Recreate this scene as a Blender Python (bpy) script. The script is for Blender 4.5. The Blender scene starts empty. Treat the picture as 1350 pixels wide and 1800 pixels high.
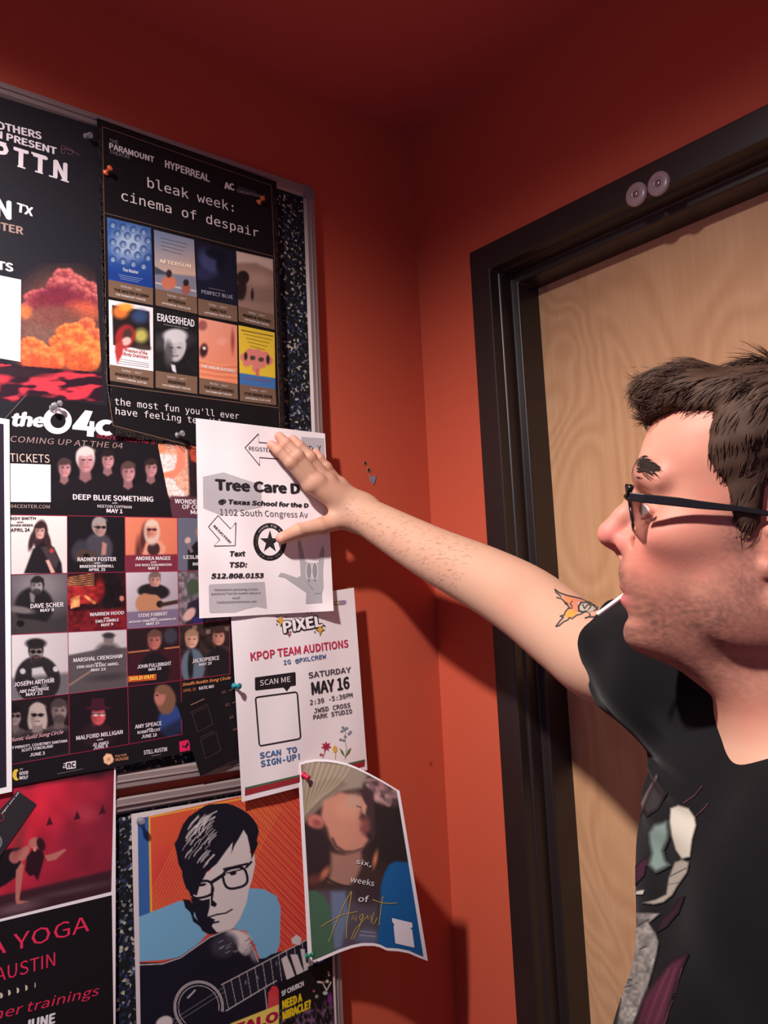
import bpy, bmesh, math, random, os
import numpy as np
from mathutils import Vector, Matrix
from mathutils.bvhtree import BVHTree

random.seed(7)
SC = bpy.context.scene
COL = SC.collection
rad = math.radians

# ------------------------------------------------------------------ camera
W, H = 1350, 1800
FPX = 1546.05
CAM = np.array([1.0898, -1.0091, 1.48])
RX = np.array([0.63395447, 0.77199739, -0.04606257])
RY = np.array([0.12989759, -0.04757719, 0.99038529])
RZ = np.array([-0.76238333, 0.6338426, 0.13044237])      # looking direction
cd = bpy.data.cameras.new('camera')
cam = bpy.data.objects.new('camera', cd)
COL.objects.link(cam)
cd.sensor_fit = 'VERTICAL'
cd.sensor_height = 36.0
cd.sensor_width = 27.0
cd.lens = FPX / H * 36.0
cd.clip_start = 0.02
m = Matrix.Identity(4)
for i in range(3):
    m[i][0] = RX[i]; m[i][1] = RY[i]; m[i][2] = -RZ[i]; m[i][3] = CAM[i]
cam.matrix_world = m
SC.camera = cam

# ------------------------------------------------------------------ light
SC.view_settings.view_transform = 'Standard'
SC.view_settings.look = 'None'
SC.view_settings.gamma = 1.0
SC.view_settings.use_curve_mapping = False
SC.view_settings.exposure = 0.0
wd = bpy.data.worlds.new('world')
SC.world = wd
wd.use_nodes = True
bg = wd.node_tree.nodes['Background']
bg.inputs['Color'].default_value = (0.68, 0.52, 0.95, 1)
bg.inputs['Strength'].default_value = 0.30

LAMP = Vector((0.57, -1.13, 2.33))
ld = bpy.data.lights.new('ceiling_downlight', 'SPOT')
ld.energy = 118
ld.color = (1.0, 0.93, 0.90)
ld.spot_size = rad(166)
ld.spot_blend = 0.60
ld.shadow_soft_size = 0.035
lo = bpy.data.objects.new('ceiling_downlight', ld)
lo.location = LAMP
aim = Vector((0.0, 0.0, -1.0))
lo.rotation_euler = aim.to_track_quat('-Z', 'Y').to_euler()
COL.objects.link(lo)
CEIL = 2.352

# ------------------------------------------------------------------ helpers
def lin1(c):
    c = np.asarray(c, float) / 255.0
    return np.where(c <= 0.04045, c / 12.92, ((c + 0.055) / 1.055) ** 2.4)

def lin(c):
    return tuple(float(x) for x in lin1(c)) + (1.0,)

MATS = {}
def mat(name, col, rough=0.6, metal=0.0, spec=0.3, sss=0.0):
    key = (name, tuple(col), rough, metal)
    if key in MATS:
        return MATS[key]
    mt = bpy.data.materials.new(name)
    mt.use_nodes = True
    b = mt.node_tree.nodes['Principled BSDF']
    b.inputs['Base Color'].default_value = lin(col)
    b.inputs['Roughness'].default_value = rough
    b.inputs['Metallic'].default_value = metal
    b.inputs['Specular IOR Level'].default_value = spec
    MATS[key] = mt
    return mt

def ink(col):
    return mat('ink', col, 0.5, 0, 0.25)

def nodes(mt):
    return mt.node_tree.nodes, mt.node_tree.links, mt.node_tree.nodes['Principled BSDF']

def attr_mat(name, rough=0.5, spec=0.25, sss=0.0):
    mt = mat(name, (200, 200, 200), rough, 0, spec)
    n, l, b = nodes(mt)
    a = n.new('ShaderNodeAttribute')
    a.attribute_name = 'Col'
    l.new(a.outputs['Color'], b.inputs['Base Color'])
    if sss:
        b.inputs['Subsurface Weight'].default_value = sss
        b.inputs['Subsurface Radius'].default_value = (1.0, 0.35, 0.2)
        b.inputs['Subsurface Scale'].default_value = 0.004
    return mt

M_PRINT = attr_mat('printed_picture', 0.5, 0.25)

def empty(name, loc, label=None, cat=None, group=None):
    o = bpy.data.objects.new(name, None)
    o.empty_display_size = 0.02
    o.location = loc
    COL.objects.link(o)
    if label: o['label'] = label
    if cat: o['category'] = cat
    if group: o['group'] = group
    return o

def tag(o, label, cat, group=None):
    o['label'] = label; o['category'] = cat
    if group: o['group'] = group
    return o

def root_loc(parent):
    v = Vector((0, 0, 0))
    while parent is not None:
        v = v + parent.location
        parent = parent.parent
    return v

def mesh_obj(name, V, F, mats, parent=None, midx=None, cols=None, smooth=False, loc=None):
    """V in world coordinates; stored relative to its origin / parent."""
    V = np.asarray(V, float).reshape(-1, 3)
    if parent is not None:
        off = np.array(root_loc(parent))
        oloc = (0, 0, 0)
    else:
        if loc is None:
            loc = (V.min(0) + V.max(0)) / 2
        off = np.asarray(loc, float)
        oloc = tuple(float(x) for x in off)
    me = bpy.data.meshes.new(name)
    me.from_pydata((V - off).tolist(), [], [tuple(int(i) for i in f) for f in F])
    if not isinstance(mats, (list, tuple)):
        mats = [mats]
    for k in mats:
        me.materials.append(k)
    if midx is not None:
        me.polygons.foreach_set('material_index', np.asarray(midx, dtype=np.int32))
    if cols is not None:
        at_ = me.color_attributes.new('Col', 'FLOAT_COLOR', 'POINT')
        c = np.ones((len(V), 4), np.float32)
        c[:, :3] = cols
        at_.data.foreach_set('color', c.ravel())
    if smooth:
        me.polygons.foreach_set('use_smooth', np.ones(len(me.polygons), dtype=bool))
    me.update()
    o = bpy.data.objects.new(name, me)
    o.location = oloc
    if parent is not None:
        o.parent = parent
    COL.objects.link(o)
    return o

class MB:
    """collects simple solids into one mesh"""
    def __init__(self):
        self.V = []; self.F = []; self.M = []
    def add(self, V, F, mi=0):
        b = len(self.V)
        self.V += [tuple(v) for v in V]
        self.F += [tuple(i + b for i in f) for f in F]
        self.M += [mi] * len(F)
    def box(self, a, b, mi=0):
        x0, y0, z0 = a; x1, y1, z1 = b
        V = [(x0,y0,z0),(x1,y0,z0),(x1,y1,z0),(x0,y1,z0),(x0,y0,z1),(x1,y0,z1),(x1,y1,z1),(x0,y1,z1)]
        self.add(V, [(0,3,2,1),(4,5,6,7),(0,1,5,4),(1,2,6,5),(2,3,7,6),(3,0,4,7)], mi)
    def prism(self, prof, axis, a, b, mi=0):
        """prof: closed 2D outline in the two other axes (xyz order), swept from a to b on axis"""
        n = len(prof)
        def P(p, t):
            q = list(p); q.insert(axis, t); return tuple(q)
        V = [P(p, a) for p in prof] + [P(p, b) for p in prof]
        F = [tuple(range(n)), tuple(range(2 * n - 1, n - 1, -1))]
        F += [(i, (i + 1) % n, n + (i + 1) % n, n + i) for i in range(n)]
        self.add(V, F, mi)
    def lathe(self, c, d, prof, seg=20, mi=0):
        """prof: list of (radius, distance along d)"""
        d = Vector(d).normalized(); c = Vector(c)
        e1 = d.orthogonal().normalized(); e2 = d.cross(e1)
        V = []; F = []
        for (r, h) in prof:
            for k in range(seg):
                t = 2 * math.pi * k / seg
                V.append(c + d * h + (e1 * math.cos(t) + e2 * math.sin(t)) * max(r, 1e-6))
        for j in range(len(prof) - 1):
            for k in range(seg):
                k2 = (k + 1) % seg
                F.append((j*seg+k, j*seg+k2, (j+1)*seg+k2, (j+1)*seg+k))
        F.append(tuple(range(seg - 1, -1, -1)))
        F.append(tuple(range((len(prof)-1)*seg, len(prof)*seg)))
        self.add(V, F, mi)
    def tube(self, pts, r, seg=8, mi=0):
        pts = [Vector(p) for p in pts]
        n = len(pts); V = []; F = []
        rs = r if isinstance(r, (list, tuple)) else [r] * n
        up = None
        for i, p in enumerate(pts):
            t = (pts[min(i+1, n-1)] - pts[max(i-1, 0)]).normalized()
            if up is None: up = t.orthogonal().normalized()
            up = (up - t * up.dot(t)).normalized(); s = t.cross(up)
            for k in range(seg):
                an = 2 * math.pi * k / seg
                V.append(p + (up * math.cos(an) + s * math.sin(an)) * rs[i])
        for j in range(n - 1):
            for k in range(seg):
                k2 = (k + 1) % seg
                F.append((j*seg+k, j*seg+k2, (j+1)*seg+k2, (j+1)*seg+k))
        F.append(tuple(range(seg - 1, -1, -1)))
        F.append(tuple(range((n-1)*seg, n*seg)))
        self.add(V, F, mi)
    def build(self, name, mats, parent=None, smooth=False, loc=None):
        o = mesh_obj(name, self.V, self.F, mats, parent, self.M, None, smooth, loc)
        bm = bmesh.new(); bm.from_mesh(o.data)
        bmesh.ops.recalc_face_normals(bm, faces=bm.faces)
        bm.to_mesh(o.data); bm.free()
        return o

def autosmooth(o, ang=40):
    me = o.data
    me.polygons.foreach_set('use_smooth', np.ones(len(me.polygons), dtype=bool))
    bm = bmesh.new(); bm.from_mesh(me)
    for e in bm.edges:
        if len(e.link_faces) == 2 and e.calc_face_angle(0) > rad(ang):
            e.smooth = False
    bm.to_mesh(me); bm.free()

def bevel(o, w, seg=2):
    md = o.modifiers.new('bevel', 'BEVEL')
    md.width = w; md.segments = seg; md.limit_method = 'ANGLE'; md.angle_limit = rad(40)

# sight lines of the fitted camera: used to measure the photograph on known planes
def rays(px):
    px = np.asarray(px, float).reshape(-1, 2)
    return ((px[:, :1] - W/2) / FPX) * RX - ((px[:, 1:] - H/2) / FPX) * RY + RZ

def on_left(px, X):
    d = rays(px)
    t = (np.asarray(X) - CAM[0]) / d[:, 0]
    return CAM + t[:, None] * d

def on_back(px, Y):
    d = rays(px)
    t = (np.asarray(Y) - CAM[1]) / d[:, 1]
    return CAM + t[:, None] * d

def at_depth(x, y, t):
    return CAM + t * rays([(x, y)])[0]

def project(P):
    d = np.asarray(P, float).reshape(-1, 3) - CAM
    z = d @ RZ
    return np.stack([W/2 + FPX * (d @ RX) / z, H/2 - FPX * (d @ RY) / z], -1)

# ------------------------------------------------------------------ structure
def wall_paint():
    mt = mat('red_orange_wall_paint', (200, 74, 44), 0.62, 0, 0.3)
    n, l, b = nodes(mt)
    tc = n.new('ShaderNodeTexCoord')
    no = n.new('ShaderNodeTexNoise'); no.inputs['Scale'].default_value = 260; no.inputs['Detail'].default_value = 4
    no2 = n.new('ShaderNodeTexNoise'); no2.inputs['Scale'].default_value = 3.0
    l.new(tc.outputs['Object'], no.inputs['Vector']); l.new(tc.outputs['Object'], no2.inputs['Vector'])
    mx = n.new('ShaderNodeMixRGB')
    mx.inputs['Color1'].default_value = lin((187, 80, 57)); mx.inputs['Color2'].default_value = lin((193, 86, 61))
    l.new(no2.outputs['Fac'], mx.inputs['Fac']); l.new(mx.outputs['Color'], b.inputs['Base Color'])
    bp = n.new('ShaderNodeBump'); bp.inputs['Strength'].default_value = 0.12; bp.inputs['Distance'].default_value = 0.001
    l.new(no.outputs['Fac'], bp.inputs['Height']); l.new(bp.outputs['Normal'], b.inputs['Normal'])
    return mt
M_WALL = wall_paint()
M_CEIL = mat('dark_red_ceiling_paint', (196, 88, 78), 0.8, 0, 0.2)

def structure(o):
    o['kind'] = 'structure'; return o

mb = MB(); mb.box((-0.12, -2.6, 0), (0, 0.12, CEIL)); structure(mb.build('wall_left', M_WALL))
DX0, DX1, DZ = 0.150, 1.150, 2.066            # rough opening behind the metal frame
mb = MB()
mb.box((0, 0, 0), (DX0, 0.12, CEIL)); mb.box((DX1, 0, 0), (2.0, 0.12, CEIL)); mb.box((DX0, 0, DZ), (DX1, 0.12, CEIL))
structure(mb.build('wall_back', M_WALL))
mb = MB(); mb.box((-0.12, -2.6, CEIL), (2.0, 0.12, CEIL + 0.1)); structure(mb.build('ceiling', M_CEIL))
fl = mat('brown_floor', (74, 58, 50), 0.5)
n, l, b = nodes(fl)
no = n.new('ShaderNodeTexNoise'); no.inputs['Scale'].default_value = 60
mx = n.new('ShaderNodeMixRGB'); mx.inputs['Color1'].default_value = lin((62, 48, 42)); mx.inputs['Color2'].default_value = lin((88, 70, 60))
l.new(no.outputs['Fac'], mx.inputs['Fac']); l.new(mx.outputs['Color'], b.inputs['Base Color'])
mb = MB(); mb.box((-0.12, -2.6, -0.1), (2.0, 0.12, 0)); structure(mb.build('floor', fl))

# door frame: hollow metal profile with a stop, mitred round the opening
M_FRAME = mat('dark_brown_enamel', (36, 27, 26), 0.38, 0, 0.5)
prof = [(0.0, -0.014), (0.0425, -0.014), (0.0425, 0.004), (0.0465, 0.006), (0.0465, 0.030), (0.0605, 0.032), (0.0605, 0.118), (0.0, 0.118)]
#       (inset from the outer edge, y)
XO, ZO = 0.1395, 2.0785
XO2 = 1.170
def ring(ins, y):
    return [(XO + ins, y, 0), (XO + ins, y, ZO - ins), (XO2 - ins, y, ZO - ins), (XO2 - ins, y, 0)]
V = []; F = []
for p in prof: V += ring(*p)
nP = len(prof)
for i in range(nP):
    j = (i + 1) % nP
    for k in range(3):
        F.append((i*4+k, i*4+k+1, j*4+k+1, j*4+k))
F.append(tuple(i*4 for i in range(nP))); F.append(tuple(i*4+3 for i in range(nP)))
fr = structure(mesh_obj('trim_1', V, F, M_FRAME))
bm = bmesh.new(); bm.from_mesh(fr.data); bmesh.ops.recalc_face_normals(bm, faces=bm.faces); bm.to_mesh(fr.data); bm.free()
bevel(fr, 0.0022, 3)

# birch veneer door leaf
M_DOOR = mat('birch_veneer', (190, 140, 95), 0.42, 0, 0.35)
n, l, b = nodes(M_DOOR)
tc = n.new('ShaderNodeTexCoord')
mp = n.new('ShaderNodeMapping'); mp.inputs['Scale'].default_value = (2.8, 1, 1.15); mp.inputs['Location'].default_value = (0.7, 0, 0.3)
n1 = n.new('ShaderNodeTexNoise'); n1.inputs['Scale'].default_value = 1.5; n1.inputs['Detail'].default_value = 1.5; n1.inputs['Distortion'].default_value = 1.1
l.new(tc.outputs['Object'], mp.inputs['Vector']); l.new(mp.outputs['Vector'], n1.inputs['Vector'])
ml = n.new('ShaderNodeMath'); ml.operation = 'MULTIPLY'; ml.inputs[1].default_value = 120.0
l.new(n1.outputs['Fac'], ml.inputs[0])
sn = n.new('ShaderNodeMath'); sn.operation = 'SINE'; l.new(ml.outputs[0], sn.inputs[0])
mr = n.new('ShaderNodeMapRange'); mr.inputs['From Min'].default_value = -1; mr.inputs['From Max'].default_value = 1
l.new(sn.outputs[0], mr.inputs['Value'])
fine = n.new('ShaderNodeTexNoise'); fine.inputs['Scale'].default_value = 9; fine.inputs['Detail'].default_value = 6
mp2 = n.new('ShaderNodeMapping'); mp2.inputs['Scale'].default_value = (14, 1, 0.8)
l.new(tc.outputs['Object'], mp2.inputs['Vector']); l.new(mp2.outputs['Vector'], fine.inputs['Vector'])
c1 = n.new('ShaderNodeMixRGB'); c1.inputs['Color1'].default_value = lin((200, 156, 118)); c1.inputs['Color2'].default_value = lin((210, 168, 130))
l.new(mr.outputs['Result'], c1.inputs['Fac'])
c2 = n.new('ShaderNodeMixRGB'); c2.blend_type = 'MULTIPLY'; c2.inputs['Fac'].default_value = 0.35
cr = n.new('ShaderNodeValToRGB'); cr.color_ramp.elements[0].position = 0.3; cr.color_ramp.elements[0].color = (0.80, 0.72, 0.64, 1); cr.color_ramp.elements[1].position = 0.7
l.new(fine.outputs['Fac'], cr.inputs['Fac']); l.new(cr.outputs['Color'], c2.inputs['Color2']); l.new(c1.outputs['Color'], c2.inputs['Color1'])
big = n.new('ShaderNodeTexNoise'); big.inputs['Scale'].default_value = 2.2
l.new(mp.outputs['Vector'], big.inputs['Vector'])
c3 = n.new('ShaderNodeMixRGB'); c3.blend_type = 'MULTIPLY'; c3.inputs['Color2'].default_value = (0.90, 0.78, 0.68, 1)
l.new(big.outputs['Fac'], c3.inputs['Fac']); l.new(c2.outputs['Color'], c3.inputs['Color1'])
l.new(c3.outputs['Color'], b.inputs['Base Color'])
mb = MB(); mb.box((XO + 0.052, 0.080, 0.008), (XO2 - 0.052, 0.117, ZO - 0.052))
dr = structure(mb.build('door_1', M_DOOR))
# ------------------------------------------------------------------ bulletin boards on the left wall
M_ALU = mat('brushed_aluminium', (150, 133, 131), 0.55, 0.35, 0.4)
M_CAP = mat('grey_plastic_corner', (120, 104, 106), 0.5, 0, 0.4)
M_CORK = mat('speckled_rubber_pinboard', (20, 20, 26), 0.8)
n, l, b = nodes(M_CORK)
tc = n.new('ShaderNodeTexCoord')
vo = n.new('ShaderNodeTexVoronoi'); vo.inputs['Scale'].default_value = 260; vo.inputs['Randomness'].default_value = 1
l.new(tc.outputs['Object'], vo.inputs['Vector'])
cr = n.new('ShaderNodeValToRGB'); cr.color_ramp.interpolation = 'CONSTANT'
e = cr.color_ramp.elements
e[0].position = 0; e[0].color = lin((13, 13, 17)); e[1].position = 0.5; e[1].color = lin((24, 30, 52))
for p, c in ((0.64, (38, 52, 88)), (0.74, (16, 16, 20)), (0.86, (112, 112, 112)), (0.94, (168, 160, 145))):
    q = e.new(p); q.color = lin(c)
sx = n.new('ShaderNodeSeparateColor'); l.new(vo.outputs['Color'], sx.inputs['Color'])
l.new(sx.outputs['Red'], cr.inputs['Fac'])
l.new(cr.outputs['Color'], b.inputs['Base Color'])
bp = n.new('ShaderNodeBump'); bp.inputs['Strength'].default_value = 0.4; bp.inputs['Distance'].default_value = 0.001
l.new(vo.outputs['Distance'], bp.inputs['Height']); l.new(bp.outputs['Normal'], b.inputs['Normal'])

XP, XF = 0.0125, 0.0175          # panel face, frame face
def rail(horizontal, s0, s1, edge, inward, name, parent):
    """aluminium profile: outer lip, groove line and inner bevel. edge = outer edge coordinate; inward = +-1"""
    pr = [(0.0, 0.0), (XF - 0.002, 0.0), (XF, 0.0015), (XF, 0.0075), (XF + 0.001, 0.008), (XF + 0.001, 0.0092), (XF - 0.001, 0.0098), (XF - 0.001, 0.0155), (XP, 0.019), (0.0, 0.019)]
    mb = MB()
    P = [(x, edge + inward * d) for x, d in pr]
    if horizontal:   # runs along y: profile in x, z
        mb.prism(P, 1, s0, s1)
    else:            # runs along z: profile in x, y
        mb.prism(P, 2, s0, s1)
    return mb.build(name, M_ALU, parent)

def board(y0, y1, z0, z1, label, caps):
    r = empty('bulletin_board', (0, (y0 + y1) / 2, (z0 + z1) / 2), label, 'bulletin board')
    mb = MB(); mb.box((0.001, y0 + 0.017, z0 + 0.017), (XP, y1 - 0.017, z1 - 0.017)); mb.build('pinboard_panel', M_CORK, r)
    rail(True, y0, y1 - 0.016, z1, -1, 'frame_rail', r)
    rail(True, y0, y1 - 0.016, z0, 1, 'frame_rail', r)
    rail(False, z0 + 0.016, z1 - 0.016, y1, -1, 'frame_rail', r)
    for zc in caps:
        mb = MB()
        s = -1 if zc == z1 else 1
        out = [(y1 - 0.019, zc + 0.0005 * -s), (y1 - 0.007, zc), (y1 - 0.001, zc + s * 0.006), (y1 + 0.0008, zc + s * 0.010), (y1 + 0.0008, zc + s * 0.0225), (y1 - 0.0175, zc + s * 0.0225), (y1 - 0.019, zc + s * 0.0195)]
        mb.prism([(p[0], p[1]) for p in out], 0, 0.0, XF + 0.0018)
        o = mb.build('corner_cap', M_CAP, r)
        bevel(o, 0.002, 2)
    return r
Y1B = -0.2305
board(-1.25, Y1B, 1.2985, 2.180, 'upper speckled black pinboard in aluminium frame with rounded corner by the ceiling', [2.180, 1.2985])
board(-1.25, Y1B - 0.003, 0.42, 1.2875, 'lower speckled black pinboard in aluminium frame behind the guitar poster', [1.2875, 0.42])

# ------------------------------------------------------------------ printed paper: sheets, ink and pictures
FONTDIR = os.path.join(bpy.utils.resource_path('LOCAL'), 'datafiles', 'fonts')
FONTS = {}
def font(k):
    if k not in FONTS:
        f = None
        fn = {'mono': 'DejaVuSansMono.woff2', 'inter': 'Inter.woff2', 'cjk': 'Noto Sans CJK Regular.woff2'}.get(k)
        if fn:
            try:
                f = bpy.data.fonts.load(os.path.join(FONTDIR, fn))
            except Exception:
                f = None
        FONTS[k] = f
    return FONTS[k]

GLY = {}
def glyphs(s, fk, bold):
    """mesh of a line of text: verts (n,2), faces, cap height"""
    key = (s, fk, bold)
    if key in GLY: return GLY[key]
    cu = bpy.data.curves.new('t', 'FONT')
    cu.body = s; cu.resolution_u = 2; cu.size = 1.0
    f = font(fk)
    if f: cu.font = f
    cu.offset = bold
    ob = bpy.data.objects.new('t', cu)
    COL.objects.link(ob)
    dg = bpy.context.evaluated_depsgraph_get()
    me = bpy.data.meshes.new_from_object(ob.evaluated_get(dg))
    n_ = len(me.vertices)
    V = np.zeros(n_ * 3); me.vertices.foreach_get('co', V); V = V.reshape(-1, 3)[:, :2]
    F = [tuple(p.vertices) for p in me.polygons]
    COL.objects.unlink(ob); bpy.data.objects.remove(ob); bpy.data.curves.remove(cu); bpy.data.meshes.remove(me)
    GLY[key] = (V, F)
    return GLY[key]

def cap_h(fk, bold):
    V, F = glyphs('H', fk, bold)
    return V[:, 1].max()

def inpoly(X, Y, pts):
    pts = np.asarray(pts, float); ins = np.zeros(X.shape, bool)
    x0, y0 = pts[-1]
    for x1, y1 in pts:
        c = ((y1 > Y) != (y0 > Y))
        with np.errstate(divide='ignore', invalid='ignore'):
            xi = (x0 - x1) * (Y - y1) / (y0 - y1 + 1e-12) + x1
        ins ^= c & (X < xi)
        x0, y0 = x1, y1
    return ins

def segdist(X, Y, a, b):
    ax, ay = a; bx, by = b
    dx, dy = bx - ax, by - ay
    L = dx*dx + dy*dy + 1e-12
    t = np.clip(((X-ax)*dx + (Y-ay)*dy) / L, 0, 1)
    return np.hypot(X-ax-t*dx, Y-ay-t*dy)

def vnoise(X, Y, scale, seed=0):
    """smooth value noise 0..1"""
    x = X / scale + seed * 17.3; y = Y / scale + seed * 9.1
    xi = np.floor(x); yi = np.floor(y); fx = x - xi; fy = y - yi
    fx = fx*fx*(3-2*fx); fy = fy*fy*(3-2*fy)
    def h(a, b):
        v = np.sin(a * 127.1 + b * 311.7 + seed * 74.7) * 43758.5453
        return v - np.floor(v)
    return (h(xi,yi)*(1-fx)+h(xi+1,yi)*fx)*(1-fy) + (h(xi,yi+1)*(1-fx)+h(xi+1,yi+1)*fx)*fy

class Pic:
    """a printed picture: colours laid down on a fine grid of points of the sheet"""
    def __init__(self, TL, TR, BR, BL, cell=2.0, base=(0, 0, 0), X=0.018):
        c = on_left([TL, TR, BR, BL], X)
        wpx = max(math.dist(TL, TR), math.dist(BL, BR)); hpx = max(math.dist(TL, BL), math.dist(TR, BR))
        self.nx = max(4, int(wpx / cell) + 1); self.ny = max(4, int(hpx / cell) + 1)
        U, Vv = np.meshgrid(np.linspace(0, 1, self.nx), np.linspace(0, 1, self.ny))
        U = U[..., None]; Vv = Vv[..., None]
        P = (c[0]*(1-U)+c[1]*U)*(1-Vv) + (c[3]*(1-U)+c[2]*U)*Vv
        self.px = project(P.reshape(-1, 3)).reshape(self.ny, self.nx, 2)
        self.X = self.px[..., 0]; self.Y = self.px[..., 1]
        self.U = U[..., 0]; self.V = Vv[..., 0]
        self.c = np.zeros((self.ny, self.nx, 3)); self.c[:] = base
        self.corners = (TL, TR, BR, BL)
    def blend(self, a, col):
        a = np.clip(a, 0, 1)[..., None]
        self.c = self.c * (1 - a) + np.asarray(col, float) * a
        return self
    def ell(self, cx, cy, rx, ry, col, rot=0, soft=1.0, a=1):
        t = rad(rot); dx = self.X - cx; dy = self.Y - cy
        x = dx*math.cos(t)+dy*math.sin(t); y = -dx*math.sin(t)+dy*math.cos(t)
        r = np.hypot(x/rx, y/ry)
        d = (r - 1) * min(rx, ry)
        return self.blend(a * np.clip(0.5 - d / max(soft, 0.01), 0, 1), col)
    def poly(self, pts, col, soft=1.0, a=1):
        ins = inpoly(self.X, self.Y, pts)
        d = np.full(self.X.shape, 1e9)
        for i in range(len(pts)):
            d = np.minimum(d, segdist(self.X, self.Y, pts[i-1], pts[i]))
        d = np.where(ins, -d, d)
        return self.blend(a * np.clip(0.5 - d / max(soft, 0.01), 0, 1), col)
    def line(self, pts, w, col, soft=1.0, a=1):
        d = np.full(self.X.shape, 1e9)
        for i in range(len(pts) - 1):
            d = np.minimum(d, segdist(self.X, self.Y, pts[i], pts[i+1]))
        return self.blend(a * np.clip(0.5 - (d - w/2) / max(soft, 0.01), 0, 1), col)
    def ramp(self, p0, p1, c0, c1, a=1):
        dx, dy = p1[0]-p0[0], p1[1]-p0[1]
        t = np.clip(((self.X-p0[0])*dx+(self.Y-p0[1])*dy)/(dx*dx+dy*dy), 0, 1)[..., None]
        col = np.asarray(c0, float)*(1-t)+np.asarray(c1, float)*t
        self.c = self.c*(1-a)+col*a
        return self
    def speck(self, amp, scale, seed=1):
        nse = (vnoise(self.X, self.Y, scale, seed) - 0.5) * 2 * amp
        self.c = np.clip(self.c * (1 + nse[..., None]), 0, 255)
        return self

def portrait(p, cx, cy, s, skin=(205, 160, 140), hair=(60, 45, 40), shirt=(25, 22, 25), turn=0.0, longhair=0, beard=0, glasses=0, hat=0, dark=1.0, body=True, grey=None):
    """a generic head and shoulders, s = head height in pixels"""
    k = lambda c: tuple(x * dark for x in c)
    sh = tuple(x * 0.72 for x in skin)
    if longhair:
        p.ell(cx, cy + s*0.25*longhair, s*0.46, s*0.72*longhair, k(hair), 0, s*0.1)
    if body:
        p.ell(cx, cy + s*1.55, s*1.0, s*0.95, k(shirt), 0, s*0.08)
        p.poly([(cx-s*0.2, cy+s*0.35), (cx+s*0.2, cy+s*0.35), (cx+s*0.26, cy+s*0.78), (cx, cy+s*0.95), (cx-s*0.26, cy+s*0.78)], k(sh), s*0.08)
    p.ell(cx, cy - s*0.1, s*0.40, s*0.50, k(hair), 0, s*0.08)
    p.ell(cx + turn*s*0.06, cy + s*0.06, s*0.325, s*0.44, k(skin), 0, s*0.08)
    p.ell(cx - s*0.22 + turn*s*0.1, cy + s*0.12, s*0.12, s*0.34, k(sh), 0, s*0.14, 0.8)
    p.ell(cx + turn*s*0.04, cy - s*0.34, s*0.36, s*0.17, k(hair), -8, s*0.1)
    dk = k(tuple(x * 0.28 for x in skin))
    for q in (-1, 1):
        p.ell(cx + turn*s*0.1 + q*s*0.14, cy - s*0.02, s*0.065, s*0.03, dk, 0, s*0.05)
        p.line([(cx+turn*s*0.1+q*s*0.07, cy-s*0.1), (cx+turn*s*0.1+q*s*0.22, cy-s*0.09)], s*0.035, k(hair), s*0.04, 0.85)
    p.line([(cx+turn*s*0.12, cy), (cx+turn*s*0.15+s*0.02, cy+s*0.16), (cx+turn*s*0.1-s*0.03, cy+s*0.17)], s*0.03, k(sh), s*0.05, 0.9)
    if beard:
        p.ell(cx + turn*s*0.08, cy + s*0.36, s*0.27, s*0.2, k(hair), 0, s*0.1, 0.85)
    p.line([(cx+turn*s*0.1-s*0.1, cy+s*0.29), (cx+turn*s*0.1+s*0.1, cy+s*0.28)], s*0.04, k((150, 80, 80)) if not grey else k((70, 70, 70)), s*0.04)
    if glasses:
        for q in (-1, 1):
            p.ell(cx + turn*s*0.1 + q*s*0.15, cy, s*0.12, s*0.085, glasses if glasses != 1 else (15, 12, 14), 0, s*0.05)
        p.line([(cx-s*0.3, cy-s*0.03), (cx+s*0.3, cy-s*0.03)], s*0.04, (20, 15, 18), s*0.04)
    if hat:
        p.ell(cx, cy - s*0.3, s*0.58, s*0.1, hat, 0, s*0.06)
        p.poly([(cx-s*0.32, cy-s*0.3), (cx-s*0.28, cy-s*0.75), (cx+s*0.28, cy-s*0.75), (cx+s*0.32, cy-s*0.3)], hat, s*0.06)

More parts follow.
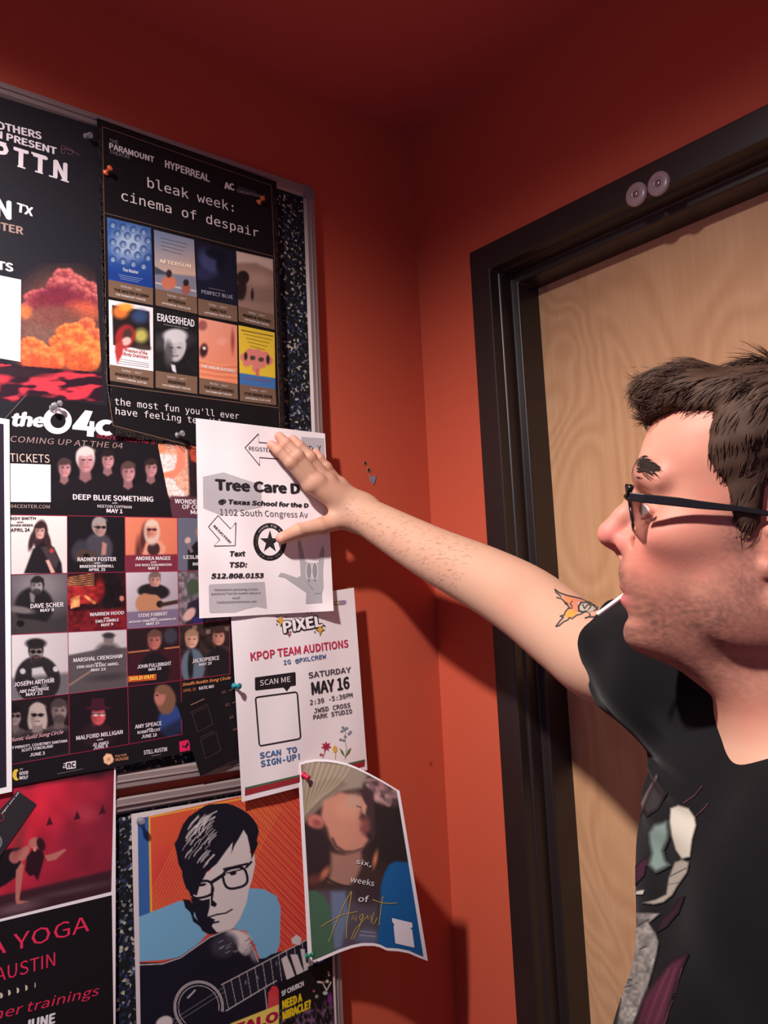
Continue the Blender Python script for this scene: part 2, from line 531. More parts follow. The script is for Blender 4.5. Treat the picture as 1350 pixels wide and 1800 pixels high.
class Paper:
    """one sheet on the boards. X = distance of its face from the wall, lift(px,py) = how far it stands off there"""
    def __init__(self, name, label, cat, X, lift=None, group=None):
        self.X = X; self.lift = lift; self.parts = {}; self.order = []
        self.name = name; self.label = label; self.cat = cat; self.group = group
        self.eps = 0.00012; self.root = None
    def at(self, px, layer=0):
        px = np.asarray(px, float).reshape(-1, 2)
        x = self.X + layer * self.eps
        if self.lift is not None:
            x = x + self.lift(px[:, 0], px[:, 1])
        else:
            x = np.full(len(px), x)
        return on_left(px, x)
    def sheet(self, top, bottom, col=(235, 228, 228), nx=24, ny=30, m=None, thick=0.00025, rough=0.5):
        """top / bottom: pixel polylines from left to right"""
        top = np.asarray(top, float); bottom = np.asarray(bottom, float)
        def samp(pl):
            d = np.r_[0, np.cumsum(np.hypot(*np.diff(pl, axis=0).T))]; d /= d[-1]
            t = np.linspace(0, 1, nx + 1)
            return np.stack([np.interp(t, d, pl[:, 0]), np.interp(t, d, pl[:, 1])], 1)
        a, b_ = samp(top), samp(bottom)
        v = np.linspace(0, 1, ny + 1)[:, None, None]
        G = a[None]*(1-v) + b_[None]*v
        P = self.at(G.reshape(-1, 2))
        c = P.mean(0)
        self.root = empty(self.name, tuple(float(q) for q in c), self.label, self.cat, self.group)
        n1 = nx + 1
        Q = P.copy(); Q[:, 0] -= thick
        N = len(P)
        F = [(j*n1+i, (j+1)*n1+i, (j+1)*n1+i+1, j*n1+i+1) for j in range(ny) for i in range(nx)]
        F2 = [tuple(N + k for k in reversed(f)) for f in F]
        rim = [i for i in range(n1)] + [j*n1+nx for j in range(1, ny+1)] + [ny*n1+i for i in range(nx-1, -1, -1)] + [j*n1 for j in range(ny-1, 0, -1)]
        F3 = [(rim[k], rim[(k+1) % len(rim)], N+rim[(k+1) % len(rim)], N+rim[k]) for k in range(len(rim))]
        o = mesh_obj('paper_sheet', np.vstack([P, Q]), F + F2 + F3, m or mat('paper', col, rough, 0, 0.25), self.root)
        if self.lift is not None: autosmooth(o, 45)
        return self
    def _part(self, name):
        if name not in self.parts:
            self.parts[name] = dict(V=[], F=[], M=[], mats=[])
            self.order.append(name)
        return self.parts[name]
    def _add(self, name, V, F, col):
        if name in ('caption_band', 'grey_shape', 'arrow_outline', 'gold_square', 'gold_lettering', 'printed_flower', 'sparkle', 'picture_title', 'red_grid_line', 'striped_border', 'sponsor_logo', 'slab_serif'):
            name = '%s#%d' % (name, len(self.order))
        p = self._part(name)
        mt = ink(col)
        if mt not in p['mats']: p['mats'].append(mt)
        if self.lift is not None:
            V, F = self._refine(V, F)
        b = len(p['V'])
        p['V'] += [tuple(v) for v in V]; p['F'] += [tuple(i+b for i in f) for f in F]; p['M'] += [p['mats'].index(mt)] * len(F)
    def _refine(self, V, F, longest=6.0):
        """split large flat faces so that they follow the bent sheet"""
        px = project(V)
        bm = bmesh.new()
        lay = np.broadcast_to(np.asarray(self._layer, float), (len(px),))
        vs = [bm.verts.new((a, b, z)) for (a, b), z in zip(px, lay)]
        for f in F:
            try: bm.faces.new([vs[i] for i in f])
            except ValueError: pass
        bmesh.ops.triangulate(bm, faces=bm.faces[:])
        for _ in range(6):
            es = [e for e in bm.edges if e.calc_length() > longest]
            if not es: break
            bmesh.ops.subdivide_edges(bm, edges=es, cuts=1)
            bmesh.ops.triangulate(bm, faces=[f for f in bm.faces if len(f.verts) > 3])
        bm.verts.index_update()
        q = np.array([v.co[:] for v in bm.verts]).reshape(-1, 3)
        F = [tuple(v.index for v in f.verts) for f in bm.faces]
        bm.free()
        return self.at(q[:, :2], q[:, 2]), F
    def poly(self, name, pts, col, layer=1):
        self._layer = layer
        V = self.at(pts, layer)
        # face the room (+x)
        a = sum(V[i-1][1]*V[i][2]-V[i][1]*V[i-1][2] for i in range(len(V)))
        idx = tuple(range(len(V)))
        self._add(name, V, [idx if a > 0 else idx[::-1]], col)
        return self
    def stroke(self, name, pts, w, col, layer=2, closed=False):
        self._layer = layer
        P = np.asarray(pts, float)
        if closed: P = np.vstack([P, P[:1]])
        n_ = len(P)
        T = np.gradient(P, axis=0) if n_ > 2 else np.repeat((P[1]-P[0])[None], 2, 0)
        if closed:
            t0 = P[1] - P[-2]; T[0] = t0; T[-1] = t0
        T /= (np.hypot(T[:, 0], T[:, 1])[:, None] + 1e-9)
        N = np.stack([-T[:, 1], T[:, 0]], 1) * (np.asarray(w).reshape(-1, 1) / 2)
        V = self.at(np.vstack([P + N, P - N]), layer)
        F = [(i, i+1, n_+i+1, n_+i) for i in range(n_-1)]
        self._add(name, V, F, col)
        return self
    def text(self, name, s, p0, p1, h, col, fk='cjk', bold=0.0, shear=0.0, layer=3):
        """baseline from pixel p0 to p1, capital height h pixels"""
        V, F = glyphs(s, fk, 0)
        if name not in ('round_seal', 'outlined_logo', 'speech_bubble', 'sold_out_label', 'masthead'):
            name = '%s#%d' % (name, len(self.order))          # every line of print is a part of its own
        self._layer = layer
        if len(V) == 0: return self
        if bold > 0:                       # heavier weight: the same letters set again a hair to each side
            n0 = len(V); bold = bold * 0.55
            sh = [(0, 0), (bold, 0), (-bold, 0), (0, bold*0.7), (0, -bold*0.7), (bold*0.7, bold*0.5), (-bold*0.7, -bold*0.5)]
            lay = np.repeat(np.arange(7)*0.22, n0)
            V = np.vstack([V + np.array(d_) for d_ in sh])
            F = [tuple(i + k*n0 for i in f) for k in range(len(sh)) for f in F]
            layer = layer + lay
            self._layer = layer
        ch = cap_h(fk, bold)
        w0 = on_left([p0, p1 if p1 else (p0[0]+10, p0[1]), (p0[0], p0[1]-h)], self.X)
        y0 = w0[0][1:]; dv = w0[1][1:] - y0; L = np.hypot(*dv); dv = dv / L
        up = np.array([-dv[1], dv[0]])
        hh = abs((w0[2][1:] - y0) @ up)
        xmin, xmax = V[:, 0].min(), V[:, 0].max()
        sx = (L / (xmax - xmin)) if p1 else hh / ch
        yy = V[:, 1] / ch * hh
        xx = (V[:, 0] - xmin) * sx + shear * yy
        Q = y0 + xx[:, None]*dv + yy[:, None]*up
        P = np.c_[np.full(len(Q), self.X), Q]
        if self.lift is None:
            P[:, 0] += layer * self.eps
            # keep the same place seen on the sheet
            V3 = P
        else:
            V3 = self.at(project(P), layer)
        self._add(name, V3, F, col)
        return self
    def pic(self, name, p, layer=1):
        V = self.at(p.px.reshape(-1, 2), layer)
        nx, ny = p.nx, p.ny
        F = [(j*nx+i, (j+1)*nx+i, (j+1)*nx+i+1, j*nx+i+1) for j in range(ny-1) for i in range(nx-1)]
        mesh_obj(name, V, F, M_PRINT, self.root, cols=lin1(np.clip(p.c.reshape(-1, 3), 0, 255)), smooth=True)
        return self
    def done(self):
        for k in self.order:
            p = self.parts[k]
            mesh_obj(k.split('#')[0], p['V'], p['F'], p['mats'], self.root, p['M'])
        return self.root

def circ(cx, cy, rx, ry=None, n_=28, a0=0, a1=360):
    ry = ry or rx
    return [(cx + rx*math.cos(rad(a0+(a1-a0)*k/n_)), cy + ry*math.sin(rad(a0+(a1-a0)*k/n_))) for k in range(n_ + (0 if a1-a0 == 360 else 1))]
# ------------------------------------------------------------------ 1 gig poster with red clouds (upper left)
WHT = (220, 210, 214)
p = Paper('concert_poster', 'black concert poster with glowing red clouds over red dunes, top left of the board', 'poster', 0.0195)
p.sheet([(-60, 152), (172, 223)], [(-60, 745), (190, 728)], (30, 29, 36))
q = Pic((-50, 462), (168, 462), (182, 712), (-50, 722), 1.6, (30, 29, 36), 0.0195)
dk = (30, 29, 36)
q.ell(110, 575, 85, 95, (104, 62, 56), 0, 50); q.ell(92, 578, 56, 30, (112, 78, 70), 0, 24)
rc = random.Random(5)
def billow(x, y, r, lo_c, hi_c, n_=7):
    """one heap of cloud: a body with smaller heads, each lit from the upper right"""
    lo_c = np.array(lo_c, float); hi_c = np.array(hi_c, float)
    q.ell(x, y, r, r*0.82, lo_c, 0, r*0.3)
    for k in range(n_):
        a_ = rad(-205 + 230*k/(n_ - 1)) ; rr = r*rc.uniform(0.28, 0.5)
        bx, by = x + math.cos(a_)*r*0.78, y + math.sin(a_)*r*0.62
        t_ = rc.uniform(0.1, 0.5)
        q.ell(bx, by, rr, rr*0.9, lo_c*(1-t_) + hi_c*t_, 0, 3.6)
        q.ell(bx + rr*0.22, by - rr*0.30, rr*0.62, rr*0.5, hi_c, 0, rr*0.7, 0.75)
        q.ell(bx - rr*0.3, by + rr*0.5, rr*0.7, rr*0.5, lo_c*0.82, 0, rr*0.7, 0.6)
    q.ell(x - r*0.1, y + r*0.45, r*0.8, r*0.45, lo_c*0.86, 0, r*0.5, 0.7)
PKL, PKH = (140, 58, 68), (216, 118, 108)
for x, y, r in ((112, 486, 16), (98, 500, 15), (132, 498, 17), (154, 508, 16), (118, 508, 22), (60, 524, 15), (74, 520, 14), (48, 540, 10), (140, 522, 22), (164, 528, 14)):
    billow(x, y, r, PKL, PKH)
q.ell(98, 520, 40, 16, (104, 34, 54), -6, 12, 0.9); q.ell(118, 530, 40, 14, (112, 38, 52), 6, 12, 0.85); q.ell(70, 534, 26, 12, (112, 40, 52), -10, 10, 0.8)
q.ell(150, 545, 30, 14, (206, 96, 66), 10, 14, 0.8); q.ell(96, 556, 46, 18, (116, 66, 60), 0, 16, 0.9); q.ell(44, 548, 12, 12, (206, 116, 62), 0, 8, 0.8)
for x, y, r in ((152, 572, 14), (164, 590, 16)):
    billow(x, y, r, (196, 86, 62), (232, 132, 80))
ORL, ORH = (204, 88, 52), (240, 148, 74)
for x, y, r in ((116, 584, 15), (132, 580, 13), (104, 602, 16), (136, 600, 26), (160, 618, 22), (120, 622, 26), (146, 634, 26)):
    billow(x, y, r, ORL, ORH)
for x, y, r in ((50, 606, 15), (64, 612, 15), (44, 624, 16), (80, 622, 15), (62, 634, 22), (92, 636, 18)):
    billow(x, y, r, (200, 82, 52), (236, 134, 70))
q.speck(0.10, 3.2, 5)
# dunes
ye = 640 + (q.X) * 0.085
dune = np.clip((q.Y - ye) / 3 + 0.5, 0, 1)
wv = vnoise(q.X + q.Y * 1.3, q.Y * 3.2, 34, 8) * 0.65 + vnoise(q.X, q.Y * 3.4, 17, 12) * 0.35
t = np.clip((wv - 0.45) * 7, 0, 1)
hot = np.array([214, 52, 66.]); drk = np.array([40, 20, 32.])
q.blend(dune, (40, 20, 32))
q.c = np.where((dune > 0.5)[..., None], drk * (1 - t[..., None]) + hot * t[..., None], q.c)
q.ell(30, 654, 60, 8, (44, 28, 36), 4, 6, 0.9)
q.blend(np.clip((q.Y - 706 - q.X * 0.0) / 2 + 0.5, 0, 1), (30, 29, 36))
p.pic('cloud_picture', q)
p.poly('white_box', [(-40, 476), (37, 491.7), (36, 636), (-40, 623)], (216, 208, 211), 5)
p.text('lettering', 'BROTHERS', (-33, 219), (73.4, 245.5), 13.5, WHT, bold=0.03)
p.text('lettering', 'N PRESENT', (-9, 240.5), (99.8, 272.3), 13, WHT, bold=0.03)
p.text('lettering', 'P T T N', (-11, 279), (118, 318), 33, WHT, bold=0.035)
for (x, y) in ((37, 262), (68, 271), (-2, 248)):                       # slab serifs of the big name
    p.poly('slab_serif', [(x-13, y-4.5), (x+13, y+3.5), (x+13, y+7), (x-13, y-1)], WHT, 3)
for (x, y) in ((37.6, 294), (68.5, 303), (93, 311), (114, 318)):
    p.poly('slab_serif', [(x-7, y-3.5), (x+7, y+0.7), (x+7, y+3.2), (x-7, y-1)], WHT, 3)
p.text('lettering', 'N', (-9, 379), (20, 386), 33, WHT, bold=0.035)
p.text('lettering', 'TX', (28, 371), (57.5, 380.5), 16, WHT, bold=0.03)
p.text('lettering', 'CENTER', (-42, 395), (41, 412.8), 14, (150, 124, 116), bold=0.03)
p.text('lettering', 'TS', (-6, 472.5), (23.5, 478), 15, WHT, bold=0.035)
for pts in ([(107, 262), (109, 256), (113, 256), (114, 260)], [(107, 262), (108, 269), (113, 270), (114, 266)], [(107, 262), (120, 263), (132, 268), (140, 273)], [(118, 268), (124, 272), (128, 269), (126, 264)], [(112, 263), (118, 259), (124, 262), (130, 266)]):
    p.stroke('ornament', pts, 0.9, (120, 82, 92))
p.done()

# ------------------------------------------------------------------ 2 yoga poster (lower left)
p = Paper('yoga_poster', 'black yoga poster with red dance photograph and pink lettering, lower left', 'poster', 0.0195)
p.sheet([(-60, 1392), (203.5, 1348)], [(-60, 1840), (203, 1815)], (232, 222, 224))
p.poly('black_panel', [(-58, 1634), (196.5, 1573.5), (199.5, 1812), (-58, 1838)], (22, 18, 22), 1)
q = Pic((-50, 1386), (200.5, 1350), (195.5, 1567), (-50, 1627), 1.6, (150, 30, 50), 0.0195)
q.ramp((-20, 1500), (195, 1440), (172, 34, 56), (122, 32, 50))
q.ell(95, 1400, 70, 45, (196, 40, 60), -10, 60, 0.8)
q.ell(60, 1440, 30, 70, (206, 36, 58), 20, 60, 0.7)
q.ell(150, 1430, 22, 14, (176, 60, 76), 0, 16, 0.6)
q.speck(0.10, 26, 4)
q.blend(np.clip((1383 - q.X * 0.11 + 10 * vnoise(q.X, q.Y, 24, 3) - q.Y) / 16 + 0.3, 0, 1), (44, 18, 28))
q.poly([(-50, 1585), (40, 1566), (196, 1529), (196, 1580), (-50, 1640)], (58, 30, 38), 6)
q.ell(30, 1596, 40, 9, (110, 84, 92), -13, 10, 0.8)
q.ell(130, 1565, 70, 5, (92, 66, 76), -12, 8, 0.7)
for x, y in ((87, 1445), (135.5, 1435), (180, 1425)):
    q.poly([(x, y-10), (x+6, y+4), (x-6, y+6.5)], (58, 20, 34), 2)
SK = (176, 106, 96)
q.poly([(78, 1504), (84, 1514), (98, 1511), (108, 1502), (117, 1494), (113, 1492), (100, 1498), (88, 1502)], SK, 2)       # far arm
q.poly([(-10, 1505), (14, 1492), (36, 1489), (38, 1515), (30, 1540), (10, 1555), (-10, 1565)], (24, 16, 22), 3)      # dark top
q.ell(26, 1507, 10, 11, (170, 96, 94), 10, 3)
q.poly([(30, 1495), (48, 1486), (53, 1490), (50, 1506), (38, 1515), (31, 1510)], SK, 3)
q.poly([(28, 1530), (38, 1515), (42, 1522), (37, 1560), (34, 1583), (52, 1585), (30, 1590), (27, 1582)], SK, 2)
q.ell(62, 1482, 12, 10, SK, -15, 3)
q.ell(72, 1484, 7, 12, (46, 18, 26), -18, 3)
q.poly([(47, 1506), (58, 1492), (74, 1494), (78, 1506), (72, 1530), (66, 1548), (60, 1538), (52, 1540), (44, 1530)], (42, 16, 26), 3)
q.ell(61, 1493, 3, 4, (206, 130, 112), 0, 2)
q.ell(34, 1476, 9, 30, (110, 50, 50), 15, 10, 0.6)
p.pic('dance_photograph', q, 2)
PK = (222, 44, 84)
p.text('pink_lettering', 'DA YOGA', (-57, 1692), (156.7, 1635.8), 29, PK)
p.text('pink_lettering', 'AUSTIN', (-9, 1727), (96.8, 1697), 24, PK)
p.text('pink_lettering', 'ner trainings', (-12, 1793), (172, 1749), 17, PK, shear=0.25, bold=-0.005)
p.text('white_lettering', 'JUNE', (42, 1812), (97, 1797), 18, (225, 220, 222), bold=0.04)
for i, (x, y) in enumerate(((-13, 1754), (1, 1750), (15, 1745), (30, 1741), (45, 1736.5), (61, 1731.5))):
    p.poly('moon_row', circ(x, y, 4.2 - i*0.15 + (0 if i < 5 else -1.8), 5, 16, -100 if i < 5 else -80, 95), (214, 196, 176), 3)
p.done()

# ------------------------------------------------------------------ 3 small dark card
p = Paper('dark_card', 'small dark tilted card with slanted white lettering pinned over the red dance photograph', 'card', 0.0206)
p.sheet([(-40, 1468), (31, 1390)], [(-10, 1520), (64, 1413.5)], (44, 40, 44))
p.text('white_lettering', 'ages you all', (4, 1430.5), (33.5, 1393.5), 4.2, (214, 206, 210), bold=0.02)
p.stroke('red_badge', circ(1, 1437, 5.5, 6.5), 1.2, (150, 60, 84), 3, True)
p.poly('round_grey_sticker', circ(-8, 1480, 12, 14), (120, 116, 122), 3)
p.poly('round_grey_sticker', circ(-8, 1480, 9, 10.5), (70, 68, 74), 4)
p.done()

# ------------------------------------------------------------------ 4 monthly listing poster with photo grid
def A(x, y): return (x / 3.75, 690 + y / 3.75)
def B(x, y): return (x / 3.14, 1000 + y / 3.14)
BK = (22, 19, 24)
p = Paper('listing_poster', 'black monthly concert listing poster with grid of performer photographs', 'poster', 0.0212)
p.sheet([(-60, 802), (10, 736), (45, 695), (120, 704), (420, 748)], [(-60, 1398), (130, 1362), (204, 1349), (334, 1321.5), (421, 1302)], BK, nx=40)
p.stroke('cut_edge_line', [(3, 742), (45, 695.5)], 0.8, (120, 104, 112))
# masthead
p.poly('masthead', circ(101, 739.5, 25.2, 23.5), WHT, 2)
p.poly('masthead', circ(102, 739.5, 13.5, 13), BK, 3)
p.poly('masthead', [(150, 721), (163, 723), (152.5, 749), (157, 749.6), (157.5, 740), (166, 741), (165.5, 751), (167.5, 751.4), (167, 758.5), (165, 758.2), (164.7, 768), (152.5, 767), (153, 757), (127, 754.5), (127.5, 748.5)], WHT, 2)
p.text('masthead', 'the', (17, 748), (77, 750), 24, WHT, bold=0.045, shear=0.28)
p.poly('masthead', circ(186, 752, 18.5, 14.5, 24, 50, 310)[::1] + circ(188, 752, 8, 6.5, 16, 300, 60), WHT, 2)
p.text('red_lettering', "SOUTH AUSTIN'S", (169, 769.5), (272, 781.5), 6.5, (132, 34, 56), bold=0.03)
p.text('tan_lettering', 'COMING UP AT THE 04', (17, 776.5), (215, 788.5), 10, (150, 122, 118), shear=0.25, bold=-0.012)
p.text('tan_lettering', 'TICKETS', (17.5, 811.5), (87.3, 813.5), 14.5, (206, 178, 168))
p.poly('white_box', [(18, 814.5), (89, 816.8), (89.3, 882.7), (18, 882.3)], (220, 212, 215), 2)
p.text('tan_lettering', '04CENTER.COM', (18.7, 892.7), (87.5, 893.8), 6, (176, 146, 140))
# band photograph
q = Pic((91, 776), (307, 788), (305, 909), (91, 905.5), 1.4, BK, 0.0212)
for x, y, s_, hr in ((189, 808, 31, (34, 26, 28)), (265, 823, 30, (50, 34, 34)), (113, 823, 31, (70, 50, 50)), (225, 830, 33, (84, 60, 58)), (150, 809, 42, (206, 190, 186))):
    portrait(q, x, y, s_, (186, 130, 134), hr, (26, 22, 28), 0.6)
q.ell(210, 905, 110, 40, BK, 0, 16, 0.75)
q.ell(195, 900, 120, 22, BK, 0, 14)
p.pic('photo_panel', q, 1)
q = Pic((277, 780), (350, 781), (350, 911), (303, 909), 1.3, (40, 26, 30), 0.0212)
q.poly([(268, 781), (300, 781), (330, 790), (333, 870), (302, 880), (280, 850), (272, 815)], (222, 160, 136), 4)
q.poly([(274, 794), (300, 800), (312, 800), (308, 850), (330, 872), (300, 874), (284, 840), (272, 812)], (222, 206, 200), 4)
q.speck(0.14, 3, 5)
q.poly([(266, 781), (290, 781), (292, 792), (278, 800)], (216, 130, 96), 4)
q.poly([(308, 782), (326, 786), (325, 822), (306, 842), (286, 838), (284, 832), (306, 826), (312, 806)], (222, 130, 104), 3)
q.poly([(330, 784), (348, 784), (348, 814), (336, 810)], (176, 70, 50), 4)
q.poly([(300, 872), (350, 874), (350, 911), (298, 909)], (88, 48, 60), 3)
p.pic('photo_panel', q, 2)
p.text('white_lettering', 'DEEP BLUE SOMETHING', (128, 878), (269.5, 882), 9.6, WHT, bold=0.025)
p.text('white_lettering', 'with', (197, 885.5), (206, 885.7), 3, WHT)
p.text('white_lettering', 'KEETON COFFMAN', (171, 892), (231.4, 894), 5, (190, 178, 182), bold=0.02)
p.text('white_lettering', 'MAY 1', (187, 900.8), (215.5, 902.2), 7, WHT, bold=0.03)
p.text('white_lettering', 'WONDER', (307, 884.6), (352, 886.6), 8, WHT, bold=0.02)
p.text('white_lettering', 'OF COLOR', (320, 894.6), (372, 896), 8, WHT, bold=0.02)
p.text('white_lettering', 'MAY 2', (335, 903.5), (367, 904), 7, WHT, bold=0.02)

def tile(TL, TR, BR, BL, base, fn, cell=1.3):
    q = Pic(TL, TR, BR, BL, cell, base, 0.0212)
    fn(q)
    p.pic('photo_tile', q, 1)
XS = [18, 118, 219.5, 312, 402]
def g(col, row):      # grid corner
    return {0: [(18, 905), (118, 906.5), (219.3, 908.3), (311.5, 910), (402, 911)],
            1: [(18.5, 1010), (118.3, 1007.5), (220.5, 1005.6), (312.4, 1003.8), (402.5, 1001)],
            2: [(19, 1115.5), (119.4, 1111), (222.8, 1105.8), (315, 1100), (403, 1089.5)],
            3: [(19, 1232), (121, 1219.7), (224.5, 1207.2), (318, 1196), (404.3, 1185)],
            4: [(20, 1344), (122.6, 1326), (226.8, 1308.3), (320, 1291), (404.5, 1274)]}[row][col]
def cell(col, row, base, fn):
    tile(g(col, row), g(col+1, row), g(col+1, row+1), g(col, row+1), base, fn)
def f_a1(q):
    q.ramp((20, 905), (20, 1010), (226, 212, 206), (214, 200, 198))
    q.ell(71, 940, 13, 26, (52, 34, 38), 6, 3)
    q.poly([(42, 1008), (58, 965), (75, 952), (95, 962), (108, 990), (110, 1010)], (30, 25, 30), 3)
    q.poly([(72, 962), (90, 958), (104, 985), (98, 1000), (84, 985)], (64, 52, 56), 3)
    q.poly([(80, 985), (86, 984), (97, 1006), (90, 1008)], (206, 160, 148), 2)
    portrait(q, 70.5, 934, 27, (206, 156, 146), (52, 34, 38), (30, 25, 30), body=False)
    q.ell(56, 950, 5, 18, (52, 34, 38), 14, 3); q.ell(84, 950, 5, 16, (52, 34, 38), -14, 3)
    q.ell(91, 968, 4, 4, (170, 60, 60), 0, 2)
def f_a2(q):
    q.ell(172, 966, 26, 30, (66, 62, 72), 10, 6); q.ell(140, 968, 14, 20, (52, 50, 60), 20, 6)
    q.ell(152, 978, 20, 13, (70, 54, 50), 12, 3); q.ell(152, 979, 6, 6, (16, 14, 16), 0, 2)
    q.poly([(180, 952), (188, 956), (186, 975), (178, 976)], (170, 120, 110), 3)
    portrait(q, 174, 927, 32, (170, 134, 126), (150, 138, 136), (60, 58, 68), 1.2, body=False, glasses=(40, 34, 38))
def f_a3(q):
    q.ramp((220, 920), (312, 1000), (214, 124, 96), (206, 110, 84))
    q.ell(252, 948, 6, 24, (80, 40, 40), 6, 6); q.ell(243, 975, 5, 26, (90, 44, 42), 0, 6)
    q.poly([(248, 985), (256, 955), (282, 950), (292, 962), (285, 985)], (214, 146, 122), 3)
    q.ell(270, 965, 11, 12, (60, 36, 40), 0, 3)
    q.ell(267, 936, 14, 22, (206, 176, 160), 0, 4)
    portrait(q, 267, 931, 29, (206, 138, 116), (212, 186, 168), (214, 146, 122), body=False, glasses=(96, 30, 40))
    q.poly([(219, 976), (313, 974), (313, 1006), (219, 1008)], (116, 40, 56), 2)
def f_a4(q):
    q.c[:] = (96, 96, 112)
    q.poly([(330, 968), (345, 952), (360, 950), (380, 1005), (330, 1005)], (26, 24, 30), 3)
    q.ell(330, 950, 5, 6, (196, 160, 150), 30, 2); q.ell(352, 935, 8, 12, (150, 110, 100), 0, 3)
    q.poly([(327, 955), (334, 955), (340, 970), (335, 972)], (120, 100, 104), 2)
def f_b1(q):
    q.ell(68, 1030, 60, 40, (122, 114, 118), 0, 50)
    q.ell(60, 1066, 34, 34, (30, 27, 30), 0, 6)
    q.poly([(52, 1042), (62, 1042), (60, 1060), (54, 1058)], (126, 116, 116), 3)
    q.ell(50, 1100, 46, 12, (60, 54, 54), 6, 4); q.ell(36, 1096, 7, 6, (20, 18, 20), 0, 2)
    q.ell(36, 1072, 24, 6, (112, 102, 102), 8, 4)
    portrait(q, 66, 1030, 30, (150, 140, 140), (34, 30, 32), (30, 27, 30), -0.5, beard=1, body=False, grey=1)
def f_b2(q):
    q.c[:] = (40, 14, 18)
    for i in range(6):
        q.line([(119, 1016 + i*3.2), (165, 1008 + i*4)], 1.2, (216, 150, 96), 1.5)
    q.poly([(119, 1030), (172, 1030), (172, 1060), (119, 1064)], (150, 36, 38), 3)
    q.poly([(124, 1052), (140, 1046), (140, 1066), (124, 1070)], (226, 140, 90), 2)
    q.line([(150, 1048), (166, 1060)], 5, (216, 130, 84), 2)
    q.ell(196, 1040, 20, 38, (22, 14, 18), 0, 6)
    q.ell(176, 1036, 8, 20, (120, 26, 30), 0, 5)
    q.poly([(119, 1075), (222, 1068), (222, 1106), (119, 1111)], (104, 22, 30), 6)
    q.speck(0.3, 6, 7)
    q.ell(214, 1052, 4, 5, (190, 120, 100), 0, 2)
def f_b3(q):
    q.ramp((225, 1010), (315, 1095), (196, 184, 190), (150, 134, 146))
    q.ell(270, 1040, 28, 14, (30, 26, 30), 4, 3)
    q.ell(262, 1062, 24, 20, (176, 120, 90), 8, 3); q.ell(281, 1062, 6, 6, (30, 22, 22), 0, 2)
    q.poly([(282, 1060), (313, 1054), (313, 1061), (282, 1067)], (60, 40, 36), 2)
    portrait(q, 272, 1020, 27, (196, 140, 128), (110, 88, 84), (30, 26, 30), 0.4, body=False)
    q.ell(270, 1038, 18, 7, (30, 26, 30), 0, 3)
    q.poly([(221, 1076), (316, 1070), (316, 1101), (221, 1107)], (112, 96, 122), 2, 0.9)
def f_b4(q):
    q.c[:] = (110, 100, 106); q.speck(0.35, 5, 9)
    q.ell(340, 1032, 12, 14, (64, 76, 60), 0, 4); q.ell(360, 1020, 12, 30, (120, 60, 50), 0, 6)
    q.poly([(330, 1060), (352, 1050), (360, 1098), (326, 1100)], (40, 34, 48), 4)
    q.ell(333, 1080, 8, 14, (206, 160, 152), 40, 3)
    q.poly([(338, 1086), (358, 1078), (362, 1098), (340, 1096)], (44, 40, 90), 2)
def f_c1(q):
    q.ramp((20, 1120), (118, 1120), (210, 202, 204), (190, 180, 182))
    q.ell(66, 1195, 40, 42, (40, 35, 38), 0, 4)
    for x, y in ((40, 1180), (98, 1176), (90, 1195), (48, 1200), (78, 1205)):
        q.stroke if False else q.ell(x, y, 5, 5, (190, 184, 186), 0, 2)
    q.poly([(56, 1175), (74, 1172), (84, 1190), (70, 1200), (56, 1190)], (190, 184, 186), 3)
    portrait(q, 63, 1146, 34, (140, 126, 126), (36, 31, 33), (40, 35, 38), 0.2, beard=1, body=False, glasses=(22, 20, 22))
    q.ell(63, 1131, 18, 9, (36, 31, 33), 0, 4)
    q.poly([(19, 1192), (122, 1182), (122, 1221), (19, 1233)], (30, 26, 30), 8, 0.55)
def f_c2(q):
    q.ramp((120, 1110), (222, 1150), (206, 196, 198), (186, 176, 178))
    q.poly([(119, 1152), (170, 1142), (224, 1138), (224, 1208), (119, 1221)], (84, 76, 78), 4)
    q.ell(190, 1148, 22, 18, (74, 68, 72), 0, 10); q.ell(191, 1124, 9, 11, (120, 104, 104), 0, 4); q.ell(191, 1117, 11, 5, (50, 46, 50), 0, 3)
    q.line([(121, 1205), (165, 1176)], 2.5, (150, 120, 104), 2)
    q.ell(190, 1190, 30, 6, (60, 54, 58), -6, 8)
def f_c3(q):
    q.c[:] = (38, 22, 28)
    q.poly([(224, 1150), (318, 1138), (318, 1200), (224, 1206)], (58, 22, 32), 6)
    q.line([(226, 1147), (262, 1143)], 2.4, (196, 120, 80), 1.6); q.line([(290, 1140), (316, 1137)], 2.4, (196, 120, 80), 1.6)
    q.ell(272, 1178, 26, 32, (26, 22, 28), 0, 5)
    q.ell(300, 1118, 12, 14, (58, 56, 66), 0, 6)
    portrait(q, 272, 1126, 33, (180, 104, 96), (96, 66, 56), (26, 22, 28), -0.2, body=False)
def f_c4(q):
    q.c[:] = (46, 34, 34); q.speck(0.4, 6, 3)
    for x, y in ((366, 1111), (386, 1108), (342, 1104), (398, 1106)):
        q.poly([(x-4, y-4), (x+4, y-5), (x+4, y+3), (x-4, y+4)], (120, 96, 84), 1.5)
    q.ell(339, 1172, 21, 32, (92, 106, 122), 0, 4); q.ell(335, 1170, 5, 26, (28, 26, 30), 0, 3)
    q.ell(384, 1168, 20, 32, (28, 25, 30), 0, 4)
    portrait(q, 337, 1124, 31, (214, 158, 136), (150, 116, 92), (92, 106, 122), 0.1, body=False)
    portrait(q, 385, 1119, 31, (200, 136, 116), (62, 42, 38), (28, 25, 30), -0.2, body=False)
